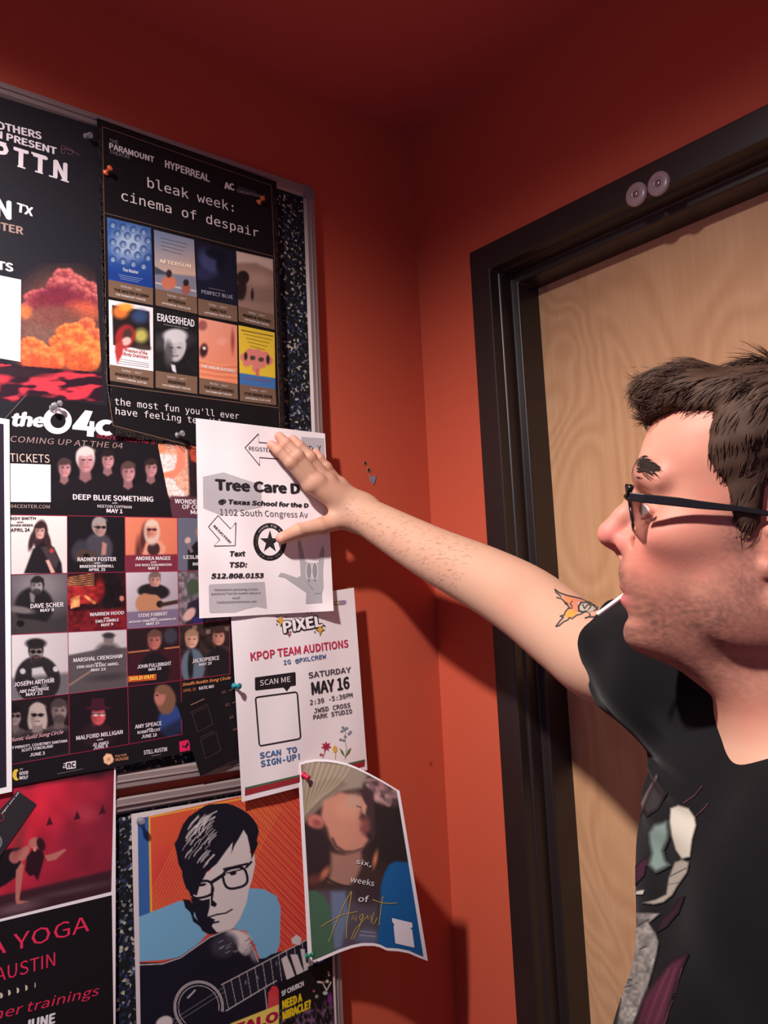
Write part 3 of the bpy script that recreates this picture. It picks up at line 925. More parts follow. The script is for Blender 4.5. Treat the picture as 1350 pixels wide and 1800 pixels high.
def f_d1(q):
    q.c[:] = (30, 22, 26)
    for x, y, s_, h_, b_, lh in ((26, 1259, 32, (20, 16, 18), 0, 0), (104, 1250, 38, (70, 58, 58), 1, 0)):
        portrait(q, x, y, s_, (140, 118, 116), h_, (74, 64, 66), 0.2, beard=b_, glasses=0 if b_ else (30, 26, 28), grey=1)
    portrait(q, 66, 1257, 38, (180, 158, 152), (176, 160, 152), (60, 50, 52), 0, longhair=1, glasses=(26, 22, 26), grey=1)
    q.poly([(19, 1298), (123, 1282), (123, 1327), (19, 1345)], BK, 12, 0.92)
def f_d2(q):
    q.c[:] = (26, 18, 24)
    q.ell(172, 1292, 30, 22, (44, 24, 34), 0, 8)
    portrait(q, 172, 1256, 38, (206, 82, 88), (30, 20, 26), (40, 22, 32), 0.5, glasses=(226, 190, 190), body=False, hat=(66, 24, 40))
def f_d3(q):
    q.c[:] = (26, 20, 26)
    q.ell(302, 1268, 24, 28, (44, 66, 128), 10, 6)
    q.ell(292, 1232, 17, 24, (120, 84, 66), 4, 4)
    q.ell(281, 1224, 10, 16, (180, 112, 100), 6, 4); q.ell(287, 1212, 14, 9, (120, 84, 66), 0, 4)
    q.ell(276, 1222, 2.4, 1.4, (40, 20, 24), 0, 1.5)
    q.poly([(282, 1282), (318, 1262), (322, 1292), (280, 1300)], BK, 10, 0.6)
for (c_, r_, base, fn) in ((0, 0, (222, 208, 204), f_a1), (1, 0, BK, f_a2), (2, 0, BK, f_a3), (3, 0, BK, f_a4), (0, 1, (54, 50, 54), f_b1), (1, 1, BK, f_b2), (2, 1, BK, f_b3), (3, 1, BK, f_b4),
                           (0, 2, BK, f_c1), (1, 2, BK, f_c2), (2, 2, BK, f_c3), (3, 2, BK, f_c4), (0, 3, BK, f_d1), (1, 3, BK, f_d2), (2, 3, BK, f_d3)):
    cell(c_, r_, base, fn)
RD = (150, 40, 70)
for r_ in range(5):
    p.stroke('red_grid_line', [g(c_, r_) for c_ in range(5 if 0 < r_ < 4 else 4)], 1.1, RD, 3)
for c_ in range(1, 4):
    p.stroke('red_grid_line', [g(c_, r_) for r_ in range(5)], 1.1, RD, 3)
p.stroke('red_grid_line', [g(4, r_) for r_ in range(4)], 1.1, RD, 3)
DKT = (50, 40, 44)
TX = [('NDY SMITH', (18.7, 913.6), (62.7, 913.4), 5, DKT), ('with', (29, 919), (41, 919), 2.6, DKT), ('RAHAM WEBER', (17, 925), (57.5, 925), 3.8, DKT), ('APRIL 24', (18.7, 934.5), (52, 934), 6, DKT),
      ('RADNEY FOSTER', (136, 986.6), (204, 986), 7, WHT), ('with', (165, 991), (176, 991), 2.6, WHT), ('BRAEDON BARNHILL', (140, 998.2), (200, 997.2), 5, WHT), ('APRIL 25', (155.5, 1004), (185, 1003.6), 5, WHT),
      ('ANDREA MAGEE', (238, 984.8), (300, 984.2), 6.5, WHT), ('with', (264, 989.5), (275, 989.3), 2.6, WHT), ('SHE RISES SONGWRITERS', (237, 995.4), (302, 994.6), 4, WHT), ('MAY 2', (260.5, 1001.6), (278.7, 1001), 5, WHT),
      ('LESLIE M', (322.7, 982.6), (360, 982), 6.5, WHT), ('BEN', (338.7, 994), (356, 993.6), 5, WHT),
      ('DAVE SCHER', (53.5, 1069.4), (111.5, 1066.2), 8, WHT), ('MAY 8', (70.7, 1075.8), (95, 1074.2), 5.5, WHT),
      ('WARREN HOOD', (157.6, 1083.4), (218, 1079.6), 6.2, WHT), ('with', (182, 1088), (192, 1087.3), 2.6, WHT), ('EMILY GIMBLE', (168, 1095), (208.6, 1091.7), 5, WHT), ('MAY 9', (177.7, 1101.3), (199, 1099.4), 5, WHT),
      ('STEVE FORBERT', (242.7, 1085.4), (294.6, 1081.2), 6, WHT), ('with', (264, 1089), (275, 1088), 2.6, WHT), ('ANTHONY CRAWFORD & SAVANNAH LEE', (226, 1095.5), (309.5, 1089.2), 3.6, WHT), ('MAY 15', (257.3, 1099.6), (280, 1097.4), 5, WHT),
      ('JOSEPH ARTHUR', (24, 1207.2), (95.5, 1199.2), 7.6, WHT), ('with', (55, 1209.5), (67, 1208), 2.6, WHT), ('ABE PARTRIDGE', (34, 1218.4), (86, 1212.6), 5.4, WHT), ('MAY 22', (45.5, 1224), (75, 1220.2), 5.6, WHT),
      ('MARSHAL CRENSHAW', (129, 1164.2), (215.6, 1156.2), 7, WHT), ('with', (166, 1167.5), (178, 1166.2), 2.6, WHT), ('ERIK HUEY & ERIC AMBEL', (135, 1175.4), (208.6, 1168.8), 5, WHT), ('MAY 23', (160, 1180.6), (185.7, 1178.2), 5, WHT),
      ('JOHN FULLBRIGHT', (241, 1175.4), (301, 1168.8), 6.5, WHT), ('MAY 28', (261, 1179.6), (283.4, 1177), 5, WHT),
      ('JACKOPIERCE', (337.6, 1165.6), (385.4, 1159.2), 7, WHT), ('MAY 29', (350, 1171), (372, 1167.6), 5, WHT),
      ('Y PRIVOTT, COURTNEY SANTANA', (20.7, 1317), (118.5, 1304.2), 5, WHT), ('SCOTT STRICKLAND', (37.6, 1321.6), (93, 1313.7), 5, WHT), ('JUNE 3', (52, 1330), (78.7, 1326.4), 6, WHT),
      ('MALFORD MILLIGAN', (133.8, 1301.2), (215.6, 1289.8), 7.5, WHT), ('with', (170, 1302), (181, 1300.4), 2.6, WHT), ('JO JAMES', (162.4, 1311.6), (191, 1307.2), 5, WHT), ('JUNE 6', (164, 1317.6), (189.5, 1313.2), 6, WHT),
      ('AMY SPEACE', (237, 1281), (284, 1274.2), 7, WHT), ('with', (258, 1283), (268, 1281.4), 2.6, WHT), ('ROBBY HECHT', (241.4, 1290.4), (281.8, 1284.4), 5, WHT), ('JUNE 10', (248.4, 1298), (275.5, 1294.2), 6, WHT),
      ('KATE MO', (349.7, 1212.7), (376, 1208.6), 5.4, WHT)]
for s_, a_, b_, h_, c_ in TX:
    p.text('dark_lettering' if c_ == DKT else 'white_lettering', s_, a_, b_, h_, c_, bold=0.022, layer=4)
p.text('script_lettering', 'Sonic Guild Song Circle', (19, 1304), (110, 1289.5), 6.5, (222, 170, 178), shear=0.4, bold=0.01, layer=4)
p.text('orange_lettering', 'South Austin Song Circle', (320, 1206), (404.5, 1193.8), 5.5, (222, 140, 86), shear=0.4, bold=0.02, layer=4)
p.text('orange_lettering', 'APRIL 30', (321.7, 1217), (344, 1213.4), 5, (196, 120, 80), layer=4)
p.poly('sold_out_label', [(224.5, 1188.5), (275.5, 1184.7), (274.5, 1195), (225, 1199.3)], (196, 82, 40), 4)
p.text('sold_out_label', 'SOLD OUT', (227, 1196.3), (271.5, 1191.8), 6.2, (246, 214, 90), bold=0.03, layer=5)
# sponsors
p.poly('sponsor_logo', circ(29, 1362, 7, 10, 20, 60, 290) + circ(32, 1362, 3, 7, 10, 280, 80), (222, 184, 60), 2)
p.text('sponsor_logo', 'THE', (34, 1354), (40, 1353.3), 3, WHT)
p.text('sponsor_logo', 'GOOD', (33.5, 1362.5), (49.5, 1360.5), 6, WHT, bold=0.03)
p.text('sponsor_logo', 'WOLF', (33.5, 1370.5), (49.5, 1368.5), 6, WHT, bold=0.03)
p.poly('sponsor_logo', [(116, 1340), (133.5, 1337.3), (133.2, 1350.3), (116.5, 1352.5)], WHT, 2)
p.text('sponsor_logo', 'a', (110, 1350.6), (116, 1349.8), 12, WHT, shear=0.1)
p.text('sponsor_logo', 'nc', (117.5, 1349.8), (132, 1347.6), 11, BK, bold=0.03, layer=3)
p.stroke('sponsor_logo', [(101, 1360.3), (146, 1351.2)], 0.8, (120, 112, 116))
p.poly('sponsor_logo', circ(190.5, 1334.3, 9.8, 10.8, 6, 30), (222, 150, 106), 2)
p.poly('sponsor_logo', circ(190.5, 1334.3, 8, 9, 6, 30), (236, 196, 160), 3)
p.text('sponsor_logo', 'H', (187.8, 1338), (193.5, 1337.2), 7, (214, 130, 90), bold=0.03, layer=4)
p.text('sponsor_logo', 'FULTON', (202.5, 1331.5), (222, 1328.4), 4, (190, 130, 96), bold=0.02)
p.text('sponsor_logo', 'HOUSE', (202.8, 1338), (226, 1334.6), 5, (190, 130, 96), bold=0.03)
p.text('sponsor_logo', 'STILL AUSTIN', (252.5, 1326.6), (293.6, 1320), 7.5, (206, 196, 200), bold=0.03)
p.stroke('sponsor_logo', [(266, 1328.8), (283, 1326)], 0.7, (150, 140, 146))
p.poly('sponsor_logo', [(315, 1303.5), (333, 1299.8), (334, 1318.5), (316, 1322.3)], (214, 34, 88), 2)
p.poly('sponsor_logo', [(319, 1310), (325, 1312), (330, 1304), (332, 1309), (328, 1313), (330, 1317), (326, 1314), (321, 1313)], BK, 3)
p.done()

# ------------------------------------------------------------------ 5 film season poster
def D(x, y): return (160 + x / 3.214, 200 + y / 3.214)
def E_(x, y): return (160 + x / 3.214, 370 + y / 3.214)
BRN = (112, 84, 70)
def film_lift(x, y):
    v = np.clip((y - 690) / 80, 0, 1.2); u = np.clip((260 - x) / 80, 0, 1)
    return 0.004 * v * v * u
p = Paper('film_poster', 'black film season poster with two rows of four small film pictures', 'poster', 0.0236, film_lift)
p.sheet([(170, 207), (486, 319.5)], [(201, 766), (503, 800)], (19, 17, 20))
p.parts = {}
# left edge bends inward at the bottom: border pattern
LO = [(172, 215), (176, 400), (181, 560), (186, 690), (201, 763)]
LI = [(180, 222.5), (183.5, 400), (186.5, 600), (188.5, 676), (199, 748)]
p.stroke('border_pattern', LI, 1.1, BRN)
p.stroke('border_pattern', [(180, 222.5), (477, 326)], 1.1, BRN)
p.stroke('border_pattern', [(477, 326), (482, 449), (487, 600), (491, 717), (492, 785)], 1.1, BRN)
p.stroke('border_pattern', [(181.5, 373.6), (482, 451)], 1.1, BRN)
p.stroke('border_pattern', [(188, 676.5), (491, 717)], 1.3, BRN)
p.stroke('border_pattern', [(199, 748), (345, 786), (492, 796)], 1.2, BRN)
KEY = (72, 56, 50)
def keyrun(o0, o1, i0, i1, n_):
    """maze key pattern between an outer and an inner edge line"""
    o0, o1, i0, i1 = map(np.array, (o0, o1, i0, i1))
    def at2(t, w): return tuple((o0*(1-t)+o1*t)*(1-w) + (i0*(1-t)+i1*t)*w)
    for k in range(n_):
        a0 = k / n_; d = 1.0 / n_
        if k % 2 == 0:
            path = [(0.05, .1), (.05, .9), (.75, .9), (.75, .4), (.4, .4), (.4, .65)]
        else:
            path = [(.95, .1), (.05, .9), (.95, .9)] if k % 4 == 1 else [(.05, .1), (.9, .1), (.9, .6), (.5, .6), (.5, .35)]
        p.stroke('border_pattern', [at2(a0 + d * t, w) for t, w in path], 0.9, KEY)
for a_, b_, c_, d_, n_ in (((172, 225), (177, 430), (179.5, 225), (184, 430), 17), ((177, 430), (184.5, 660), (184, 430), (188, 660), 20), ((184.5, 660), (198, 755), (188.3, 676), (198.5, 745), 7)):
    keyrun(a_, b_, c_, d_, n_)
keyrun((205, 764), (345, 797), (205, 752), (345, 787.5), 12)
keyrun((479, 345), (499, 770), (486, 349), (491.5, 770), 30)
GW = (206, 194, 194)
p.text('white_lettering', 'THE', (192.7, 250.2), (208, 254), 6.5, (150, 140, 142))
p.text('white_lettering', 'PARAMOUNT', (192, 260.9), (271.4, 285.8), 10.5, GW, bold=0.03)
p.text('white_lettering', 'THEATRE', (192.7, 269.3), (228.5, 279.5), 6, (150, 140, 142))
p.text('white_lettering', 'HYPERREAL', (290, 293.6), (369, 320), 13, GW, fk='mono', bold=0.05)
p.text('white_lettering', 'AC', (394.5, 331), (412.8, 334.8), 12, GW, bold=0.05)
p.text('white_lettering', 'AMERICAN', (416.7, 332.4), (449.4, 340.4), 5, (92, 84, 88))
p.text('white_lettering', 'CINEMATHEQUE', (416.7, 337.8), (466.5, 349.4), 5, (160, 150, 152))
p.text('typewriter_lettering', 'bleak week:', (259.4, 328.8), (410.5, 372.3), 17, (220, 208, 206), fk='mono')
p.text('typewriter_lettering', 'cinema of despair', (213.6, 351.4), (454.5, 417.2), 17, (220, 208, 206), fk='mono')
p.text('typewriter_lettering', "the most fun you'll ever", (201.8, 711.2), (420, 736.8), 12, (212, 202, 202), fk='mono')
p.text('typewriter_lettering', 'have feeling terrible', (203.4, 728.2), (399.5, 750.2), 12, (212, 202, 202), fk='mono')
def fpic(c4, base, fn, name='film_picture'):
    q = Pic(*c4, 1.3, base, 0.0236)
    fn(q)
    p.pic(name, q, 1)
def band(c4, l1, l2, l3=None):
    p.poly('caption_band', c4, (112, 86, 70), 1)
    TL, TR, BR, BL = [np.array(v, float) for v in c4]
    def at3(u, v): return tuple((TL*(1-u)+TR*u)*(1-v) + (BL*(1-u)+BR*u)*v)
    p.text('caption_lettering', l1, at3(.28, .30), at3(.74, .30), 4, (206, 190, 184), layer=3)
    p.text('caption_lettering', l2, at3(.12 if len(l2) > 12 else .3, .60), at3(.9 if len(l2) > 12 else .72, .60), 5, (36, 26, 24), bold=0.03, layer=3)
    p.text('caption_lettering', l3 or 'THE PARAMOUNT THEATRE', at3(.16, .84), at3(.84, .84), 3.4, (214, 200, 194), bold=0.02, layer=3)
def t1(q):
    q.ramp((228, 385), (228, 500), (60, 96, 156), (28, 60, 132))
    q.ell(228, 430, 30, 26, (170, 186, 206), 0, 26, 0.9)
    for j in range(5):
        for i in range(4):
            x = 198 + i*18 + (j % 2)*8; y = 395 + j*15 + i*4.2
            q.ell(x, y, 6.0, 6.4, (42, 66, 120), 0, 2, 0.85); q.ell(x+0.5, y+1.6, 3.6, 4.0, (150, 170, 196), 0, 2, 0.9)
            q.ell(x-1, y+0.6, 0.8, 0.6, (34, 50, 92), 0, 0.8); q.ell(x+2, y+0.8, 0.8, 0.6, (34, 50, 92), 0, 0.8)
    q.poly([(186, 470), (270, 492), (270, 510), (186, 492)], (26, 56, 128), 18)
fpic(((188, 381.8), (265.2, 400.5), (268.9, 506.9), (190.5, 491.3)), (30, 64, 136), t1)
p.text('picture_title', 'The Master', (215.7, 476.3), (243.5, 481.6), 5.5, (220, 222, 230), bold=0.01, layer=4)
for k in range(3):
    p.stroke('picture_title', [(208 + k*2, 482.5 + k*3.6), (251 - k*4, 490.8 + k*2.6)], 0.6, (150, 166, 200), 3)
band([(190.5, 491.3), (268.9, 506.9), (268.9, 536.5), (191, 521)], 'Wednesday • June 3', 'THE MASTER IN 35MM')
def t2(q):
    q.ramp((300, 410), (306, 500), (110, 122, 150), (214, 170, 140))
    q.poly([(272, 472), (288, 478), (310, 482), (345, 486), (346, 525), (272, 512)], (120, 118, 134), 4)
    q.poly([(272, 468), (286, 476), (300, 483), (272, 482)], (62, 70, 84), 3)
    q.line([(273, 497), (345, 512)], 2, (206, 196, 196), 2)
    q.ell(297, 497, 13, 12, (190, 108, 84), 0, 3); q.ell(297, 481, 5, 7, (50, 36, 34), 0, 2)
    q.ell(327, 508, 8, 10, (150, 84, 74), 0, 3); q.ell(327, 497, 5, 6, (40, 30, 32), 0, 2)
fpic(((270.5, 403.6), (341, 421.3), (345.8, 522.5), (273, 507)), (160, 150, 150), t2)
for k in range(4):
    p.stroke('picture_title', [(283, 418 + k*6.5), (330 - k*3, 429.6 + k*6)], 0.6, (70, 74, 92), 3)
p.text('picture_title', 'AFTERSUN', (280.6, 461.6), (336, 471), 6.5, (244, 220, 190), bold=0.02, layer=4)
band([(273, 507), (345.8, 522.5), (346.7, 552), (273.6, 536.5)], 'Thursday • June 4', 'AFTERSUN', 'HYPERREAL FILM CLUB')
def t3(q):
    q.ell(368, 460, 17, 24, (58, 62, 100), -30, 12); q.ell(378, 446, 18, 10, (16, 18, 32), 20, 6); q.ell(388, 462, 8, 18, (16, 18, 32), 0, 6)
    q.ell(356, 482, 16, 10, (40, 42, 74), 20, 8)
fpic(((344, 422.3), (413.6, 441), (416.7, 538), (348.2, 524.6)), (22, 24, 40), t3)
p.text('picture_title', 'PERFECT BLUE', (354.5, 515.6), (409.5, 525.6), 6, (176, 172, 186), bold=-0.005, layer=4)
p.stroke('picture_title', [(367, 506), (396, 512)], 0.6, (130, 128, 146), 3)
band([(348.2, 524.6), (416.7, 538), (417.3, 566), (348.9, 553.6)], 'Friday • June 5', 'PERFECT BLUE', 'HYPERREAL FILM CLUB')
def t4(q):
    q.ramp((450, 445), (450, 545), (150, 120, 106), (122, 96, 86))
    q.poly([(415, 441), (480, 456), (480, 476), (450, 462), (415, 462)], (196, 170, 156), 6)
    q.ell(455, 490, 26, 12, (166, 132, 116), 10, 14)
    q.ell(427, 488, 11, 12, (36, 26, 26), 0, 3); q.ell(424, 510, 9, 20, (40, 28, 28), 6, 4)
    q.ell(443.5, 518, 2.6, 10, (40, 28, 28), 0, 2)
    q.poly([(418, 528), (482, 534), (482, 554), (418, 542)], (140, 110, 98), 8)
fpic(((415.1, 441), (479.9, 455.6), (482, 553.6), (418.9, 538)), (140, 112, 98), t4)
band([(418.9, 538), (482, 553.6), (483, 580), (419.8, 564.5)], 'Sunday • June 7', 'WOMAN IN THE DUNES')
def t5(q):
    q.poly([(197, 536), (262.5, 547.6), (264.3, 615.5), (199, 606.5)], (34, 26, 28), 1.5)
    q.ell(212, 548, 14, 12, (206, 110, 50), 0, 8); q.ell(222, 540, 12, 7, (222, 150, 60), 0, 6)
    q.ell(246, 556, 14, 12, (50, 70, 110), 0, 10, 0.9); q.ell(248, 590, 12, 12, (190, 180, 90), 0, 10, 0.9)
    q.ell(220, 592, 17, 22, (150, 40, 40), 20, 5); q.ell(224, 588, 8, 11, (70, 46, 44), 20, 4); q.ell(222, 600, 9, 7, (206, 170, 160), -30, 3)
    q.poly([(203, 604), (216, 600), (216, 622), (206, 640), (202, 618)], (170, 54, 50), 3)
    q.ell(250, 610, 14, 5, (60, 46, 44), 8, 4)
fpic(((191, 526.5), (268.9, 541), (269.5, 652.5), (192.7, 640.7)), (226, 214, 216), t5)
p.text('picture_title', 'Invasion of the', (219, 617), (258.6, 623.6), 5.4, (176, 60, 56), bold=0.01, shear=0.15, layer=4)
p.text('picture_title', 'Body Snatchers', (217, 624), (260, 630.6), 5.4, (176, 60, 56), bold=0.01, shear=0.15, layer=4)
for k in range(3):
    p.stroke('picture_title', [(212 - k*3, 631 + k*3.6), (262, 639.4 + k*3.2)], 0.6, (120, 110, 112), 3)
band([(192.7, 640.7), (269.5, 652.5), (269.5, 682), (193.3, 668.7)], 'Sunday • June 7', 'INVASION OF THE BODY', 'SNATCHERS (1978)')
def t6(q):
    q.speck(0.2, 8, 5)
    q.ell(300, 600, 40, 16, (70, 66, 70), -8, 14, 0.7)
    q.ell(308, 660, 34, 24, (26, 23, 26), 0, 5)
    q.poly([(300, 640), (308, 642), (310, 656), (303, 652)], (206, 200, 202), 2)
    portrait(q, 308, 612, 48, (176, 170, 172), (190, 186, 188), (26, 23, 26), 0.0, body=False, grey=1)
    q.ell(308, 590, 21, 12, (196, 192, 194), 0, 5)
    q.ell(296, 622, 8, 22, (70, 66, 68), 0, 6, 0.8)
fpic(((272.6, 541), (346.7, 556.7), (346.7, 662.5), (273.6, 651.6)), (26, 24, 26), t6)
p.text('picture_title', 'ERASERHEAD', (276.7, 563.4), (342.3, 574.6), 13, (224, 218, 220), bold=0.02, layer=4)
p.text('picture_title', 'A FILM BY DAVID LYNCH', (287.5, 571.5), (330.5, 578.6), 2.6, (150, 146, 150), layer=4)
band([(273.6, 651.6), (346.7, 662.5), (346.7, 692.6), (273.6, 681)], 'Sunday • June 7', 'ERASERHEAD')
def t7(q):
    q.ramp((350, 560), (400, 670), (222, 150, 128), (214, 122, 92))
    q.ell(356, 572, 8, 9, (150, 84, 80), 0, 4); q.ell(358, 616, 7, 12, (60, 34, 36), 8, 4); q.ell(359, 612, 3, 3, (220, 200, 196), 0, 2)
    q.ell(409, 600, 3, 18, (150, 70, 62), 0, 4); q.ell(390, 600, 9, 7, (224, 150, 128), 0, 5)
    for k in range(7):
        q.line([(350, 632 + k*5), (385, 642 + k*4), (418, 640 + k*5)], 1.5, (196, 104, 62) if k % 2 else (224, 150, 106), 1.5)
fpic(((349.2, 558.2), (416.7, 572.2), (417.6, 675), (350.4, 664)), (214, 130, 106), t7)
p.text('picture_title', 'THE VIRGIN SUICIDES', (354, 645.6), (414, 655), 5.5, (236, 214, 206), bold=0.03, layer=4)
band([(350.4, 664), (417.6, 675), (418.2, 702.3), (350.4, 692)], 'Monday • June 8', 'THE VIRGIN SUICIDES')
def t8(q):
    q.poly([(418, 655), (486, 665), (486, 690), (418, 680)], (60, 104, 160), 1.5)
    for x, y, r_ in ((430, 628, 8), (440, 620, 8), (452, 622, 9), (464, 626, 9), (472, 634, 8), (448, 634, 10), (460, 640, 8), (434, 638, 7), (450, 648, 7)):
        q.ell(x, y, r_, r_*0.95, (206, 120, 110), 0, 2.5)
    q.ell(444, 629, 5, 4, (70, 60, 56), 0, 2); q.ell(459, 632, 5, 4, (70, 60, 56), 0, 2)
    q.ell(432, 626, 3, 7, (40, 34, 34), 0, 2); q.ell(471, 632, 3, 8, (40, 34, 34), 0, 2)
    q.poly([(449, 648), (456, 648), (455, 662), (450, 661)], (190, 100, 90), 1.5)
fpic(((419.2, 571.6), (482.6, 584.7), (484.2, 684), (421.4, 675)), (214, 180, 54), t8)
for k in range(5):
    p.stroke('picture_title', [(424 + k*4, 580 + k*7), (480 - k*3.5, 591 + k*6)], 0.8 if k else 1.6, (120, 96, 36), 3)
p.stroke('picture_title', [(428, 664), (476, 671)], 0.7, (176, 70, 66), 4)
band([(421.4, 675), (484.2, 684), (485.7, 712.3), (422, 704.5)], 'Tuesday • June 9', 'STOP MAKING SENSE', 'HYPERREAL FILM CLUB')
p.done()
# ------------------------------------------------------------------ 6 white bordered poster at the frame's edge
p = Paper('bordered_poster', 'dark poster with thick white border at the left edge of the photo', 'poster', 0.0232)
p.sheet([(-90, 720), (16.5, 737.5)], [(-90, 1415), (21, 1391.5)], (236, 230, 232))
p.poly('dark_picture', [(-80, 730), (6.5, 745.5), (11.5, 1383), (-80, 1403)], (38, 30, 44), 1)
p.done()

# ------------------------------------------------------------------ 7 black folded leaflet
def L5(x, y): return (300 + x / 9.643, 1190 + y / 9.643)
p = Paper('folded_leaflet', 'small black folded leaflet with gold squares, hanging askew over the aluminium rail', 'leaflet', 0.0226)
p.sheet([L5(103, 455), L5(805, 195)], [L5(505, 1685), L5(1120, 1380)], (20, 17, 22))
GD = (112, 84, 66)
for c4 in ([(365, 620), (630, 500), (715, 800), (455, 935)], [(505, 1065), (770, 945), (850, 1240), (590, 1385)]):
    p.stroke('gold_square', [L5(*v) for v in c4], 0.9, (84, 64, 60), 2, True)
    cx = sum(v[0] for v in c4)/4; cy = sum(v[1] for v in c4)/4
for a_, b_ in (((340, 475), (570, 370)),):
    p.stroke('gold_lettering', [L5(*a_), L5(*b_)], 1.8, (132, 100, 84), 2)
for a_, b_ in (((330, 605), (640, 455)), ((500, 1030), (740, 915))):
    p.stroke('gold_lettering', [L5(*a_), L5(*b_)], 0.8, (84, 64, 56), 2)
fold = [L5(805, 195), L5(1140, 15), L5(1260, 1290), L5(1120, 1380)]
p2_ = fold
V = p.at([L5(805, 195), L5(1160, 10), L5(1260, 1275), L5(1120, 1380)], -4)
mesh_obj('back_panel', np.vstack([V, V - np.array([0.0002, 0, 0])]), [(0, 3, 2, 1), (4, 5, 6, 7), (0, 1, 5, 4), (1, 2, 6, 5), (2, 3, 7, 6), (3, 0, 4, 7)], mat('paper', (24, 20, 25), 0.5, 0, 0.25), p.root)
for s_, x, y in (('01', 870, 290), ('02', 930, 505), ('03', 1000, 720), ('04', 1060, 925)):
    p.text('gold_lettering', s_, L5(x, y), L5(x + 70, y - 25), 5.5, (112, 80, 72), bold=0.02)
for x, y in ((985, 235), (1045, 445)):
    p.stroke('gold_lettering', [L5(x, y), L5(x + 75, y - 35)], 1.2, (132, 104, 90), 2)
p.done()

# ------------------------------------------------------------------ 8 screen-print style guitar poster
def G(x, y): return (190 + x / 3.1395, 1340 + y / 3.1395)
def GS(s): return [G(*map(float, t.split(','))) for t in s.split()]
p = Paper('guitar_poster', 'colourful poster of a dark-haired guitarist in black glasses and blue shirt, below the rails', 'poster', 0.0195)
p.sheet([(230.8, 1431), (424, 1398.3), (575, 1368)], [(241, 1830), (592, 1800)], (206, 194, 194), nx=30)
q = Pic(G(163, 312), G(1225, 78), G(1245, 1480), G(180, 1520), 1.25, (200, 62, 56), 0.0195)
NV = (22, 20, 34); CR = (204, 192, 190)
q.ramp(G(240, 300), G(1080, 900), (206, 84, 54), (196, 56, 58))
q.ell(*G(330, 620), 26, 40, (200, 62, 58), 0, 30)
for k in range(64):
    x0 = 150 + k*17
    q.line([G(x0, 880), G(x0 + 330, 250)], 0.9, (228, 146, 66), 0.9, 0.8 if x0 < 640 else 0)
for k in range(60):
    y0 = -560 + k*27 + (k % 3)*5
    q.line([G(700, y0), G(1240, y0 + 560)], 0.8 + 0.5*(k % 2), (226, 152, 70), 0.9, 0.75)
q.poly(GS('163,312 222,300 232,850 163,850'), (52, 92, 152), 1)
q.line([G(228, 302), G(238, 830)], 3, (214, 176, 64), 1)
q.line([G(232, 302), G(740, 200)], 3, (218, 160, 60), 1)
q.poly(GS('160,857 250,822 400,762 470,800 545,950 480,1020 400,1075 300,1092 160,1100'), (112, 164, 196), 1)
q.poly(GS('775,694 860,700 930,738 952,800 948,1000 925,1065 840,1095 810,1010 760,930 690,918 735,850'), (112, 164, 196), 1)
# face
q.poly(GS('470,640 560,600 640,470 690,440 745,370 780,420 782,500 806,495 812,560 797,640 777,700 765,770 728,862 690,915 640,940 590,935 540,890 495,800 455,740'), CR, 1)
q.poly(GS('455,745 520,762 562,752 560,800 548,850 590,868 572,905 605,945 560,950 520,930 485,850'), NV, 1.5)
q.ell(*G(530, 700), 16, 14, CR, -15, 2)
# hair
q.poly(GS('500,262 535,240 560,232 650,226 700,240 740,262 775,285 800,312 825,350 832,385 820,430 828,450 805,505 792,535 785,480 768,405 748,372 722,420 700,455 680,505 688,440 650,490 600,560 545,605 505,680 490,735 462,728 430,695 412,640 408,600 388,560 378,500 366,450 384,420 396,385 415,340 445,300'), NV, 1)
q.poly(GS('415,755 450,760 480,800 472,850 500,880 545,945 500,900 470,880 455,830 425,800'), NV, 1)
rnd = random.Random(3)
for k in range(46):
    x0 = 455 + rnd.random()*150; y0 = 285 + rnd.random()*230
    L_ = 25 + rnd.random()*55
    q.line([G(x0, y0), G(x0 - L_*0.45 - 8, y0 + L_*0.6), G(x0 - L_*0.7 - 6, y0 + L_)], 0.9 + rnd.random()*0.9, CR, 0.8, 0.9)
for x0, y0, x1, y1 in ((600, 270, 480, 360), (560, 300, 470, 400), (590, 300, 520, 370), (545, 330, 500, 390)):
    q.line([G(x0, y0), G((x0+x1)/2 - 14, (y0+y1)/2 - 8), G(x1, y1)], 1.8, CR, 0.8)
# glasses, features
def gl(cx, cy, rx, ry, rot):
    for a_ in range(0, 360, 12):
        def pt(aa):
            x = rx*math.copysign(abs(math.cos(rad(aa)))**0.7, math.cos(rad(aa))); y = ry*math.copysign(abs(math.sin(rad(aa)))**0.7, math.sin(rad(aa)))
            return G(cx + x*math.cos(rad(rot)) - y*math.sin(rad(rot)), cy + x*math.sin(rad(rot)) + y*math.cos(rad(rot)))
        q.line([pt(a_), pt(a_ + 12)], 4.2, NV, 0.9)
gl(702, 638, 66, 56, -14); gl(516, 702, 62, 44, -14)
q.line([G(575, 660), G(640, 618)], 6, NV, 1); q.line([G(762, 580), G(790, 550)], 4, NV, 1); q.line([G(640, 590), G(770, 560)], 4, NV, 1)
q.line([G(655, 612), G(740, 590)], 2.4, NV, 1); q.ell(*G(690, 612), 6, 3.6, NV, -12, 1); q.ell(*G(520, 676), 7, 2.6, NV, -12, 1)
q.poly(GS('568,690 585,690 578,760 602,782 590,800 566,790'), NV, 1)
q.line([G(545, 858), G(600, 840), G(650, 832), G(684, 812)], 2.6, NV, 1); q.line([G(560, 890), G(610, 880)], 3, NV, 1.4)
